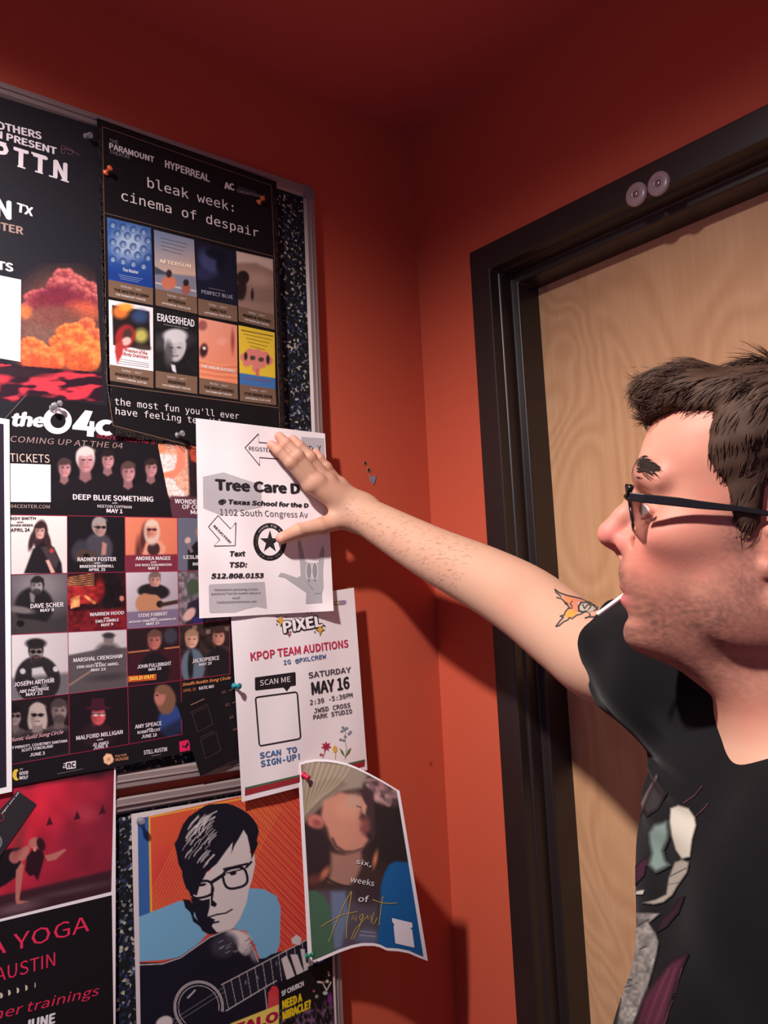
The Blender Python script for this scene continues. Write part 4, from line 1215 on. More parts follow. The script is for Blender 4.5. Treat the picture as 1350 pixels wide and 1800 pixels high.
# guitar
q.poly(GS('160,1105 300,1105 400,1070 480,1015 560,960 640,930 710,920 765,950 795,1010 825,1085 870,1080 900,1060 1240,960 1240,1520 160,1520'), NV, 1)
q.line(GS('170,1118 300,1112 400,1078 480,1022 560,966 640,934 710,926 762,955 792,1015 828,1100'), 1.8, CR, 0.9)
q.ell(*G(715, 965), 22, 12, CR, 12, 5); q.ell(*G(748, 1010), 12, 18, CR, -20, 4, 0.9); q.ell(*G(640, 1010), 24, 20, (54, 52, 66), -30, 10, 0.9)
for k in range(24):
    x0 = 600 + rnd.random()*190; y0 = 985 + rnd.random()*80
    q.line([G(x0, y0), G(x0 + 26, y0 - 14)], 0.8, CR if rnd.random() < .5 else NV, 0.8, 0.8)
q.ell(*G(800, 1060), 6, 14, (150, 144, 150), -20, 5, 0.7)
q.poly(GS('948,1060 1240,950 1240,880 1090,960 1000,1010'), (206, 74, 58), 1)
q.poly(GS('625,1225 1100,975 1240,905 1240,1030 1080,1110 650,1385'), (30, 28, 42), 1)
q.line(GS('625,1228 1100,978 1240,905'), 1.5, CR, 0.8); q.line(GS('650,1372 860,1245 930,1205'), 1.6, CR, 0.8)
for t_ in np.linspace(0.02, 0.98, 12):
    a_ = (625 + 500*t_, 1228 - 262*t_); b_ = (655 + 480*t_, 1362 - 250*t_)
    q.line([G(*a_), G(*b_)], 1.1, (176, 168, 170), 0.8)
for cx_, cy_ in ((760, 1215), (825, 1190), (930, 1110)):
    q.ell(*G(cx_, cy_), 2, 4, (120, 114, 122), 0, 2, 0.8)
for pts in ('955,1085 985,1065 1010,1120 1035,1190 985,1200', '1005,1060 1045,1060 1065,1120 1090,1170 1045,1185', '1060,1030 1085,1030 1092,1100 1110,1160 1085,1165', '1010,975 1040,950 1068,970 1060,1010 1015,1000', '1120,1000 1150,1000 1160,1100 1130,1110'):
    q.poly(GS(pts), CR, 1.5)
q.poly(GS('1090,1110 1145,1090 1150,1100 1100,1130'), CR, 1); q.poly(GS('1150,1095 1190,1085 1195,1100 1155,1115'), (70, 104, 160), 1)
ccx, ccy = 500, 1350
for r_, w_ in ((136, 1.6), (128, 1.6), (112, 1.2)):
    q.line([G(ccx + r_*math.cos(rad(a_)), ccy + r_*1.05*math.sin(rad(a_))) for a_ in range(130, 372, 8)], w_, CR, 0.9)
q.line([G(440, 1300), G(480, 1258)], 2.5, CR, 1.5)
q.line([G(360, 1420), G(640, 1240)], 0.7, (150, 146, 150), 0.7); q.line([G(370, 1440), G(650, 1262)], 0.7, (150, 146, 150), 0.7)
q.ell(*G(310, 1440), 16, 12, CR, -30, 3)
q.line([G(865, 1250), G(878, 1370)], 1.4, CR, 0.8)
q.poly(GS('880,1370 885,1270 905,1235 930,1235 942,1255 945,1350'), (196, 52, 62), 1)
for k in range(7):
    q.line([G(880, 1270 + k*15), G(945, 1310 + k*15)], 0.7, (222, 120, 110), 0.8, 0.7)
q.poly(GS('600,1500 680,1440 945,1335 945,1520'), (222, 196, 96), 1)
p.pic('guitarist_print', q, 1)
p.text('magenta_lettering', 'FALO', G(700, 1500), G(940, 1420), 18, (168, 24, 66), bold=0.04)
p.done()

# ------------------------------------------------------------------ 9 small church flyer
def K6(x, y): return (470 + x / 9, 1680 + y / 9)
p = Paper('church_flyer', 'small black flyer with bold yellow lettering and a crowd, bottom edge below the guitarist', 'flyer', 0.0208)
p.sheet([K6(190, 440), K6(1010, 45)], [(490.5, 1830), (588, 1812)], (18, 15, 17))
q = Pic(K6(195, 445), K6(1008, 52), (587, 1812), (491, 1830), 1.1, (18, 15, 17), 0.0208)
n_ = vnoise(q.X*1.4, q.Y*0.7, 4, 2)*0.6 + vnoise(q.X, q.Y, 9, 6)*0.4
low = np.clip((q.Y - 1755 + (q.X - 540)*0.25) / 16, 0, 1)
q.c += (np.clip((n_ - 0.42)*3, 0, 1) * low)[..., None] * np.array([92, 66, 92.])
q.ell(*K6(990, 680), 4, 10, (120, 44, 120), 0, 3)
for pts, w_ in (([(800, 415), (870, 420), (930, 415)], 3.6), ([(885, 440), (935, 545)], 2.6), ([(1005, 420), (940, 545)], 2.2), ([(965, 260), (975, 310)], 3)):
    q.line([K6(*v) for v in pts], w_, (212, 196, 200), 1)
q.ell(*K6(945, 405), 3, 3, (214, 204, 160), 0, 1); q.ell(*K6(915, 590), 4.5, 3.5, (176, 190, 186), 0, 1.5); q.ell(*K6(780, 645), 3, 3.4, (150, 150, 140), 0, 2); q.ell(*K6(735, 560), 2, 2, (196, 90, 100), 0, 1)
p.pic('crowd_photograph', q, 1)
p.text('white_lettering', 'SF CHURCH', K6(222, 640), K6(578, 470), 9.5, (206, 200, 204), bold=0.05)
YE = (222, 190, 30)
p.text('yellow_lettering', 'NEED A', K6(235, 842), K6(552, 710), 15.5, YE, bold=0.06)
p.text('yellow_lettering', 'MIRACLE?', K6(240, 1018), K6(695, 812), 15.5, YE, bold=0.06)
p.done()

# ------------------------------------------------------------------ 10 audition notice
def K(x, y): return (300 + x / 3.75, 1020 + y / 3.75)
def KS(s): return [K(*map(float, t.split(','))) for t in s.split()]
def kp_lift(x, y):
    return 0.003 * np.clip((y - 1060) / 340, 0, 1) + 0.0006*np.sin((x + 0.2*y)/17.0)
p = Paper('audition_notice', 'white audition notice in pink and blue pixel lettering, tilted, under the tree care sheet', 'notice', 0.0246, kp_lift)
p.eps = 0.00018
p.sheet([(405, 1066), (622, 1033)], [K(470, 1462), K(1297, 1250)], (236, 226, 228))
DI = (44, 40, 46)
# logo
for a_, b_ in ((-1.6, 0), (1.6, 0), (0, -1.6), (0, 1.6), (1.2, 1.2), (-1.2, 1.2)):
    p.text('outlined_logo', 'PIXEL', (498.5 + a_, 1112.5 + b_), (568 + a_, 1099.5 + b_), 21, DI, bold=0.06, layer=2)
p.text('outlined_logo', 'PIXEL', (498.5, 1112.5), (568, 1099.5), 21, (240, 232, 234), bold=0.035, layer=4)
def spark(x, y, r_, c, ro=None):
    p.poly('sparkle', [(x, y - r_*1.15), (x + r_*0.3, y - r_*0.3), (x + r_*0.9, y), (x + r_*0.3, y + r_*0.3), (x, y + r_*1.15), (x - r_*0.3, y + r_*0.3), (x - r_*0.9, y), (x - r_*0.3, y - r_*0.3)], DI, 5)
    p.poly('sparkle', [(x, y - r_), (x + r_*0.25, y - r_*0.25), (x + r_*0.75, y), (x + r_*0.25, y + r_*0.25), (x, y + r_), (x - r_*0.25, y + r_*0.25), (x - r_*0.75, y), (x - r_*0.25, y - r_*0.25)], c, 6)
spark(*K(725, 266), 9.5, (226, 170, 62)); spark(*K(985, 325), 9.5, (226, 170, 62)); spark(*K(780, 356), 4.5, (176, 96, 110))
for v in ((700, 240), (760, 240), (700, 290), (905, 215), (930, 215), (950, 340), (1015, 300), (790, 340)):
    x, y = K(*v); p.poly('sparkle', [(x, y-1.8), (x+1.4, y), (x, y+1.8), (x-1.4, y)], DI, 5)
p.poly('printed_bar', KS('1060,142 1145,130 1157,136 1157,152 1146,160 1060,168'), (150, 132, 156), 2)
p.poly('printed_bar', KS('1060,147 1110,141 1110,157 1060,163'), (206, 196, 120), 3)
p.text('crimson_lettering', 'KPOP TEAM AUDITIONS', (440.8, 1161.3), (612.8, 1137), 14.6, (196, 48, 82), bold=0.02)
p.text('blue_lettering', 'IG @PXLCREW', (498.7, 1168.4), (573.4, 1156.8), 7.5, (70, 108, 158), fk='mono', bold=0.03)
p.poly('speech_bubble', KS('555,645 560,640 818,605 823,610 825,688 820,694 790,698 765,732 742,706 562,726 556,720'), (32, 29, 34), 2)
p.text('speech_bubble', 'SCAN ME', (457.3, 1205.4), (510.8, 1198), 9.5, (238, 230, 232), layer=4)
p.stroke('rounded_frame', KS('560,785 562,776 572,770 820,737 830,740 835,750 856,1030 852,1040 842,1046 600,1090 590,1090 584,1080'), 2.6, (34, 32, 38), 2, True)
p.text('blue_lettering', 'SCAN TO', (457, 1333), (522, 1321.6), 10, (70, 108, 158), fk='mono', bold=0.04)
p.text('blue_lettering', 'SIGN-UP!', (458.7, 1347.6), (526.9, 1334), 10.5, (70, 108, 158), fk='mono', bold=0.04)
p.text('grey_lettering', 'SATURDAY', (542.7, 1192), (617.4, 1181.4), 10, (84, 76, 82), fk='mono', bold=0.03)
p.text('black_lettering', 'MAY 16', (548, 1220.8), (615, 1209.4), 22, (40, 37, 43), bold=0.03)
p.text('grey_lettering', '2:30 -5:30PM', (545, 1239), (620, 1225.4), 8.5, (84, 76, 82), fk='mono', bold=0.02)
p.text('grey_lettering', 'JWSD CROSS', (552, 1253.4), (616, 1242.8), 8, (84, 76, 82), fk='mono', bold=0.03)
p.text('grey_lettering', 'PARK STUDIO', (550.7, 1264.8), (618.9, 1253.4), 8, (84, 76, 82), fk='mono', bold=0.03)
# flowers
GR = (96, 120, 70)
p.stroke('printed_flower', KS('1025,1110 1010,1150 1002,1172'), 1.2, GR, 2); p.stroke('printed_flower', KS('1083,1120 1088,1150 1084,1178'), 1.3, (190, 160, 90), 2); p.stroke('printed_flower', KS('1152,980 1150,1060 1160,1110 1150,1180'), 0.9, (150, 140, 120), 2)
x, y = K(1025, 1095)
for k in range(7):
    a_ = k*360/7 + 10
    p.poly('printed_flower', [(x, y), (x + 5*math.cos(rad(a_ - 24)), y + 5*math.sin(rad(a_ - 24))), (x + 9.5*math.cos(rad(a_)), y + 9.5*math.sin(rad(a_))), (x + 5*math.cos(rad(a_ + 24)), y + 5*math.sin(rad(a_ + 24)))], (176, 44, 76), 3)
p.poly('printed_flower', circ(x, y, 2, 2, 10), (150, 34, 60), 4)
p.poly('printed_flower', circ(*K(992, 1150), 3, 2.4, 10), (190, 70, 96), 3)
p.poly('printed_flower', circ(*K(1083, 1113), 4.2, 6.2, 14), (216, 172, 78), 3)
p.poly('printed_flower', KS('1150,1165 1125,1140 1112,1105 1135,1125'), GR, 3); p.poly('printed_flower', KS('1152,1165 1180,1135 1190,1102 1168,1122'), GR, 3)
for v in ((1135, 970), (1160, 975), (1128, 995), (1185, 1000), (1175, 1012), (1120, 1050), (1140, 1055), (1150, 1030), (1145, 985)):
    p.poly('printed_flower', circ(*K(*v), 2.8, 2.2, 8), (128, 138, 152), 3)
p.poly('striped_border', KS('490,1366 1280,1180 1280,1192 490,1380'), (70, 104, 78), 2)
p.poly('striped_border', KS('490,1380 1280,1192 1278,1226 489,1420'), (150, 44, 52), 2)
p.done()

# ------------------------------------------------------------------ 11 tree care sheet under the hand
def T(x, y): return (330 + x / 3.857, 720 + y / 3.857)
def TS(s): return [T(*map(float, t.split(','))) for t in s.split()]
def tr_lift(x, y):
    return 0.004 * np.clip((x - 480) / 100, 0, 1)**2 * np.clip((y - 740) / 100, 0, 1) + 0.0008*np.sin((y - 0.4*x)/21.0) + 0.0004*np.sin(x/13.0) + 0.006*np.clip((y - 1040)/40, 0, 1)**2 * np.clip((x - 545)/40, 0, 1)
p = Paper('tree_care_sheet', 'white black-and-grey printed tree care sheet pressed to the wall by the hand', 'notice', 0.0285, tr_lift)
p.eps = 0.0002
p.sheet([(344.3, 735), (571.2, 762)], [(350.5, 1087), (586.5, 1073.8)], (240, 230, 232))
LG = (184, 178, 182); TK = (40, 38, 42)
p.poly('grey_shape', TS('102,455 245,425 375,470 498,510 500,662 345,690 215,712 105,668'), LG, 1)
p.poly('grey_shape', TS('770,185 925,195 930,322 780,314'), LG, 1)
p.stroke('arrow_outline', TS('388,258 480,163 481,222 700,238 704,342 486,325 487,379'), 1.5, TK, 2, True)
p.stroke('arrow_outline', TS('205,718 290,808 326,765 322,922 178,925 216,882 140,795'), 1.5, TK, 2, True)
p.text('black_lettering', 'REGISTER!', (437.6, 791.5), (479.5, 795), 7, TK)
p.text('black_lettering', 'REGISTER!', T(172, 792), T(285, 908), 6, TK, bold=0.01)
p.text('black_lettering', 'ED', (536, 792.3), (550.6, 792.6), 9, TK)
p.text('black_lettering', 'Y', (558.5, 791.8), (565, 792), 9, TK)
p.text('bold_lettering', 'Tree Care D', (378, 860.2), (528, 867.4), 19, TK, bold=0.04)
p.text('black_lettering', '@ Texas School for the D', (383, 884.6), (542, 892), 8, TK, bold=0.035, shear=0.25)
p.text('grey_lettering', '1102 South Congress Av', (386.5, 905.3), (541, 910), 10.5, (84, 80, 84), bold=-0.008)
p.text('black_lettering', 'Text', (402.6, 977.6), (430.6, 976.8), 9, TK, bold=0.03, shear=0.25)
p.text('black_lettering', 'TSD:', (402, 997), (433.7, 996.2), 9, TK, bold=0.03, shear=0.25)
p.text('black_lettering', '512.808.0153', (370.5, 1016.4), (462.9, 1015.2), 8.6, TK, bold=0.03, shear=0.25)
p.poly('grey_shape', TS('142,1195 150,1185 515,1168 522,1172 537,1350 470,1336 400,1350 320,1376 155,1379 146,1370'), LG, 1)
for s_, a_, b_ in (('Interested in partnering or have', (183, 1230), (475, 1224)), ('questions? Text the number above or', (160, 1257), (495, 1249)), ('email:', (303, 1285), (357, 1283)), ('Catalyze@SymbioHaven.com', (197, 1314), (467, 1307))):
    p.text('small_lettering', s_, T(*a_), T(*b_), 4, (64, 60, 64))
sx_, sy_ = T(557, 897)
p.poly('round_seal', circ(sx_, sy_, 29.3, 33.2, 40), (34, 32, 36), 1)
p.poly('round_seal', circ(sx_, sy_, 20.6, 24.2, 40), (240, 230, 232), 2)
st = []
for k in range(10):
    r_ = (18, 20.5) if k % 2 == 0 else (7, 8)
    a_ = -90 + 36*k
    st.append((sx_ + r_[0]*math.cos(rad(a_)), sy_ + r_[1]*math.sin(rad(a_))))
p.poly('round_seal', st, (52, 50, 55), 3)
for k in range(0, 10, 2):
    p.poly('round_seal', [(sx_, sy_), st[k], st[k+1]], (36, 34, 38), 4)
ring_t = 'TEXAS SCHOOL FOR THE DEAF'
for i, ch_ in enumerate(ring_t):
    if ch_ == ' ': continue
    a_ = -180 - 12 + (204.0/(len(ring_t)-1))*i
    ex, ey = 23.2*math.cos(rad(a_)), 26.6*math.sin(rad(a_))
    tx_, ty_ = -math.sin(rad(a_)), math.cos(rad(a_))*1.1
    p.text('round_seal', ch_, (sx_+ex-tx_*1.3, sy_+ey-ty_*1.3), (sx_+ex+tx_*1.3, sy_+ey+ty_*1.3), 4, (206, 200, 204), bold=0.02, layer=3)
for a_ in (50, 62, 84, 96, 118, 130):
    ex, ey = 25*math.cos(rad(a_)), 28.6*math.sin(rad(a_))
    p.stroke('round_seal', [(sx_+ex-2, sy_+ey+0.3), (sx_+ex+2, sy_+ey-0.3)], 1.4, (120, 116, 120), 3)
p.poly('grey_hand_drawing', TS('800,1316 803,1240 735,1192 655,1138 612,1130 632,1104 662,1112 740,1140 766,1128 758,1000 746,900 760,880 776,930 797,1030 820,1036 862,1040 884,1036 905,950 918,918 926,960 916,1100 920,1200 908,1252 912,1310'), (176, 172, 176), 2)
for cx_ in (822, 862):
    p.stroke('grey_hand_drawing', [T(cx_ + 20*math.cos(rad(a_)), 1095 + 60*math.sin(rad(a_))) for a_ in range(0, 360, 20)], 1.2, (236, 228, 230), 3, True)
    p.poly('grey_hand_drawing', [T(cx_ + 15*math.cos(rad(a_)), 1092 + 52*math.sin(rad(a_))) for a_ in range(0, 360, 20)], (150, 146, 150), 3)
    p.stroke('grey_hand_drawing', TS('%d,1150 %d,1165 %d,1150' % (cx_, cx_+6, cx_-6)), 1.2, (90, 88, 92), 4)
p.stroke('grey_hand_drawing', TS('810,1160 830,1200 850,1222'), 0.9, (120, 116, 120), 3); p.stroke('grey_hand_drawing', TS('862,1248 905,1245'), 0.8, (120, 116, 120), 3)
p.done()

# ------------------------------------------------------------------ 12 curled flyer
def U(x, y): return (500 + x / 4.389, 1310 + y / 4.389)
def US(s): return [U(*map(float, t.split(','))) for t in s.split()]
def au_lift(x, y):
    u = np.clip((x - 524 - (y - 1342)*0.047) / 185, 0, 1.15)
    v = np.clip((y - 1340) / 350, 0, 1)
    return (0.125*(1 - v) + 0.046*v) * u**1.35 + 0.002*v
p = Paper('curled_flyer', 'flyer with kissing couple photograph curling off the wall, lowest by the corner', 'flyer', 0.0272, au_lift)
p.eps = 0.0003
TOPU = US('103,150 120,135 170,118 240,107 330,110 400,120 480,138 560,170 650,215 760,275 888,352')
BOTU = US('185,1700 250,1675 330,1640 420,1600 520,1565 600,1548 690,1548 740,1560 790,1585 880,1590 960,1605 1040,1640 1107,1665')
p.sheet(TOPU, BOTU, (240, 230, 232), nx=40, ny=40)
q = Pic(TOPU[0], TOPU[-1], BOTU[-1], BOTU[0], 1.5, (60, 44, 42), 0.0272)
# bend the picture grid to the sheet's outline, leaving the white margin
def samp(pl, t):
    pl = np.asarray(pl); d = np.r_[0, np.cumsum(np.hypot(*np.diff(pl, axis=0).T))]; d /= d[-1]
    return np.stack([np.interp(t, d, pl[:, 0]), np.interp(t, d, pl[:, 1])], -1)
uu = 0.035 + 0.93*q.U; vv = 0.012 + 0.97*q.V
gp = samp(TOPU, uu)*(1-vv[..., None]) + samp(BOTU, uu)*vv[..., None]
q.px = gp; q.X = gp[..., 0]; q.Y = gp[..., 1]
def e(x, y, rx, ry, c, rot=0, soft=6, a=1): q.ell(*U(x, y), rx/4.389, ry/4.389, c, rot, soft, a)
q.c[:] = (66, 46, 42)
e(850, 650, 260, 330, (48, 38, 36), 0, 30); e(820, 320, 180, 120, (110, 84, 84), 20, 20)
for k in range(40):
    x = 640 + rnd.random()*230; y = 250 + rnd.random()*210
    e(x, y, 18 + rnd.random()*26, 10 + rnd.random()*16, [(176, 130, 124), (80, 54, 54), (206, 160, 156), (120, 90, 98)][k % 4], rnd.random()*90, 4, 0.7)
q.poly(US('130,110 560,150 640,230 600,330 420,360 300,460 140,560 130,300'), (150, 134, 118), 8)
q.poly(US('130,480 180,330 300,260 420,250 480,300 330,420 240,520 150,600'), (128, 112, 96), 8)
for k in range(34):
    t_ = k/33
    P0 = np.array([190 + 330*t_, 125 + 40*t_]); P1 = np.array([140 + 330*t_, 270 + 30*t_]); P2 = np.array([140 + 130*t_, 560 - 150*t_])
    pl_ = [(1-w)**2*P0 + 2*w*(1-w)*P1 + w*w*P2 for w in np.linspace(0, 1, 9)]
    q.line([U(*v) for v in pl_], 1.0 + 1.2*rnd.random(), [(202, 186, 156), (120, 104, 90), (168, 150, 126), (186, 166, 134)][k % 4], 2.0, 0.6)
q.poly(US('300,430 430,360 600,400 600,480 575,560 610,600 590,650 650,730 600,800 480,830 400,800 350,720 330,640 280,560'), (196, 132, 110), 7)
e(480, 500, 90, 70, (206, 142, 118), 20, 16); e(540, 430, 60, 60, (190, 150, 130), 0, 14, 0.8)
e(240, 590, 66, 56, (190, 112, 98), 30, 6); e(250, 600, 34, 26, (150, 78, 72), 30, 6)
q.poly(US('610,300 690,360 700,700 640,790 668,700 640,650 655,600 625,540 640,470 600,400'), (70, 48, 50), 6)
q.poly(US('590,400 636,470 622,540 600,520'), (206, 146, 124), 5); q.line(US('560,470 590,480'), 2, (96, 62, 56), 2)
e(620, 620, 40, 70, (150, 84, 76), 0, 8, 0.8)
q.line(US('370,720 400,780 460,820 540,825 600,800'), 4, (84, 60, 54), 4)
q.poly(US('150,620 300,660 350,760 340,1000 300,1060 160,1100'), (52, 36, 38), 9)
e(310, 990, 26, 60, (206, 120, 84), 35, 6, 0.8); e(220, 1040, 60, 40, (110, 62, 50), -20, 10, 0.8)
q.poly(US('360,830 460,845 590,810 600,920 540,1060 480,1090 340,1050 360,960'), (158, 112, 98), 8)
for k in range(9):
    t_ = k/8; e(330 + 170*t_, 1030 + 60*t_ + 14*math.sin(t_*3), 12, 10, (56, 40, 40), 0, 2)
q.poly(US('250,1120 520,1110 720,1200 730,1560 240,1620'), (84, 74, 84), 10)
q.poly(US('360,1130 470,1130 500,1300 440,1560 360,1580'), (104, 116, 140), 8); e(640, 1480, 90, 60, (96, 100, 124), 0, 12)
e(640, 1140, 130, 90, (62, 46, 48), 0, 16); e(700, 880, 16, 60, (206, 120, 90), 12, 5)
q.poly(US('150,1120 240,1120 310,1170 350,1260 370,1400 400,1700 150,1720'), (70, 100, 78), 4)
q.poly(US('745,1080 770,990 810,920 860,895 960,905 1110,1700 715,1600'), (30, 92, 148), 4)
q.line(US('590,1435 700,1445'), 1.2, (176, 160, 160), 1.2); q.line(US('580,1465 705,1475'), 1.2, (176, 160, 160), 1.2)
p.pic('couple_photograph', q, 1)
WT = (226, 214, 214)
p.text('white_lettering', 'six,', U(550, 912), U(668, 936), 8.5, WT, bold=0.005)
p.text('white_lettering', 'weeks', U(507, 1053), U(690, 1088), 10, WT, bold=0.005)
p.text('white_lettering', 'of', U(567, 1206), U(648, 1210), 10.5, WT, bold=0.01)
GO = (190, 160, 84)
for pts in ('340,1520 370,1440 430,1290 480,1190 515,1128', '518,1128 500,1260 480,1370 478,1490', '283,1400 330,1368 440,1310 562,1282', '520,1345 530,1310 535,1350 555,1310 552,1358', '580,1320 600,1300 610,1330 585,1350 580,1320', '610,1305 580,1400 530,1500 515,1495 545,1420 640,1320', '640,1310 645,1345 668,1310 670,1352', '690,1290 672,1370 690,1380 720,1330', '760,1165 745,1250 730,1390', '678,1190 740,1212 800,1222 870,1216'):
    p.stroke('gold_script', US(pts), 1.3, GO, 3)
q2_ = US('830,1333 985,1370 988,1405 970,1412 985,1422 1003,1562 855,1528 842,1395 850,1385 832,1362')
p.poly('white_jar_sticker', q2_, (234, 222, 226), 2)
p.done()

# ------------------------------------------------------------------ pushpins
def pin(px, X, col, label, clear=False, tilt=(0.15, -0.25), s=1.0, group=None):
    d = Vector((1, tilt[0], tilt[1])).normalized()
    tip = Vector(on_left([px], X + 0.010)[0]) - d * 0.0155 * s
    if clear:
        mt = mat('clear_plastic', (225, 222, 226), 0.12, 0, 0.5)
        mt.node_tree.nodes['Principled BSDF'].inputs['Transmission Weight'].default_value = 0.85
    else:
        mt = mat('glossy_plastic', col, 0.25, 0, 0.5)
    r = empty('push_pin', tuple(tip), label, 'push pin', group)
    mb = MB(); mb.lathe(tip, d, [(0.0004, 0), (0.0005, 0.006*s)], 8); mb.build('needle', mat('steel_needle', (190, 190, 195), 0.3, 0.9), r)
    mb = MB()
    mb.lathe(tip + d*0.005*s, d, [(0.0012*s, 0), (0.0042*s, 0.0006*s), (0.0046*s, 0.0016*s), (0.0040*s, 0.0026*s), (0.0024*s, 0.0036*s), (0.0021*s, 0.006*s), (0.0024*s, 0.0085*s), (0.0040*s, 0.0102*s), (0.0042*s, 0.0115*s), (0.0036*s, 0.0124*s), (0.001*s, 0.0128*s)], 18)
    o = mb.build('pin_head', mt, r); autosmooth(o, 60)
    return r
pin((158, 238), 0.0195, None, 'clear push pin holding the top right corner of the cloud poster', True)
pin((193, 296), 0.0236, (214, 96, 58), 'orange push pin near the upper left corner of the film poster', tilt=(0.25, 0.35))
pin((462, 349), 0.0236, (206, 104, 50), 'orange push pin near the upper right corner of the film poster', tilt=(0.25, 0.35))
pin((320, 762), 0.0236, None, 'clear push pin in the bottom border of the film poster', True, tilt=(0.25, 0.1))
pin((95, 713), 0.0212, None, 'clear push pin above the big white zero of the listing poster, left of a pair', True, tilt=(-0.1, 0.1), s=0.9)
pin((105, 709), 0.0212, None, 'clear push pin above the big white zero of the listing poster, right of a pair', True, tilt=(0.3, 0.1), s=0.9)
pin((420, 1206), 0.0252, (24, 120, 132), 'teal push pin at the left edge of the audition notice', tilt=(0.3, 0.0))
pin((541, 1367), 0.0285, (206, 32, 66), 'red push pin in the top left of the curled flyer', tilt=(0.15, -0.35))
pin((550, 1678), 0.0300, (12, 104, 82), 'dark green push pin at the bottom left of the curled flyer', tilt=(0.9, 0.35))
pin((249, 1444), 0.0195, None, 'clear push pin in the top left corner of the guitar poster', True, tilt=(-0.2, 0.1))

# ------------------------------------------------------------------ marks in the wall and bumpers on the door frame
def hole(px, label, r_=0.0030):
    c = on_left([px], 0.0)[0]
    r = empty('screw_hole', tuple(c), label, 'hole', None)
    mb = MB(); mb.lathe(c - np.array([0.0005, 0, 0]), (1, 0, 0), [(r_*1.35, 0), (r_*1.35, 0.0009), (r_*0.9, 0.0014), (r_*0.75, 0.0006)], 16); mb.build('plaster_rim', mat('bare_plaster', (150, 104, 84), 0.9), r)
    mb = MB(); mb.lathe(c, (1, 0, 0), [(r_*0.78, 0), (r_*0.7, 0.0008)], 14); mb.build('hole_shadow', mat('dark_hole', (44, 26, 22), 0.9), r)
    return r
hole((641.5, 814), 'upper of two small screw holes in the red wall by the corner')
hole((648, 826.5), 'lower of two small screw holes in the red wall by the corner', 0.0034)
V = on_left([(648.5, 833), (653, 841), (656, 837.5), (661, 836), (660, 844), (656.5, 852), (652, 845)], 0.0012)
V2 = V.copy(); V2[:, 0] = -0.0005
n_ = len(V)
o = mesh_obj('paint_chip', np.vstack([V, V2]), [tuple(range(n_)), tuple(range(2*n_-1, n_-1, -1))] + [(i, (i+1) % n_, n_+(i+1) % n_, n_+i) for i in range(n_)], mat('blue_grey_underpaint', (116, 134, 152), 0.6))
tag(o, 'blue grey pointed chip in the red paint below two screw holes', 'paint chip')
c = on_left([(757, 1342)], 0.0)[0]
mb = MB(); mb.lathe(c - np.array([0.0004, 0, 0]), (1, 0, 0), [(0.0034, 0), (0.003, 0.0008), (0.0012, 0.0002)], 12)
tag(mb.build('wall_dent', mat('dark_scuff', (120, 40, 30), 0.8)), 'small dark dent low in the red wall near the corner', 'dent')

M_BUMP = mat('frosted_plastic', (150, 128, 132), 0.28, 0, 0.5)
for px, lab in (((1118, 341.5), 'left of two round grey screwed discs on the dark door head'), ((1157, 322.5), 'right of two round grey screwed discs on the dark door head')):
    c = on_back([px], -0.016)[0]
    r = empty('round_bumper', (c[0], -0.014, c[2]), lab, 'bumper', 'round bumpers on the door head')
    mb = MB(); mb.lathe((c[0], -0.0140, c[2]), (0, -1, 0), [(0.0165, 0), (0.0165, 0.0018), (0.0155, 0.0032), (0.0120, 0.0042), (0.0082, 0.0046), (0.0074, 0.0034), (0.003, 0.0028)], 36)
    autosmooth(mb.build('disc', M_BUMP, r), 50)
    mb = MB(); mb.lathe((c[0], -0.0166, c[2]), (0, -1, 0), [(0.0044, 0), (0.0044, 0.0012), (0.0034, 0.0022), (0.0012, 0.0024)], 18)
    autosmooth(mb.build('screw_head', mat('screw_steel', (140, 120, 124), 0.35, 0.8), r), 50)
# ------------------------------------------------------------------ the person
def V3(*a): return np.array(a, float)
def nrm(v): v = np.asarray(v, float); return v / np.linalg.norm(v)

# --- distance functions (numpy)
def s_sph(P, c, r): return np.linalg.norm(P - c, axis=1) - r
def s_ell(P, c, R, ax):
    q = (P - c) @ np.asarray(ax).T
    k0 = np.linalg.norm(q / R, axis=1); k1 = np.linalg.norm(q / (np.asarray(R)**2), axis=1) + 1e-9
    return k0 * (k0 - 1.0) / k1
def s_cap(P, a, b, ra, rb):
    ab = b - a; t = np.clip(((P - a) @ ab) / (ab @ ab), 0, 1)
    return np.linalg.norm(P - a - t[:, None]*ab, axis=1) - (ra + (rb - ra)*t)
def s_chain(P, pts, rs, k=0.0):
    d = None
    for i in range(len(pts) - 1):
        e_ = s_cap(P, pts[i], pts[i+1], rs[i], rs[i+1])
        d = e_ if d is None else (smin(d, e_, k) if k else np.minimum(d, e_))
    return d
def smin(a, b, k):
    h = np.maximum(k - np.abs(a - b), 0) / k
    return np.minimum(a, b) - h*h*k*0.25
def smax(a, b, k): return -smin(-a, -b, k)

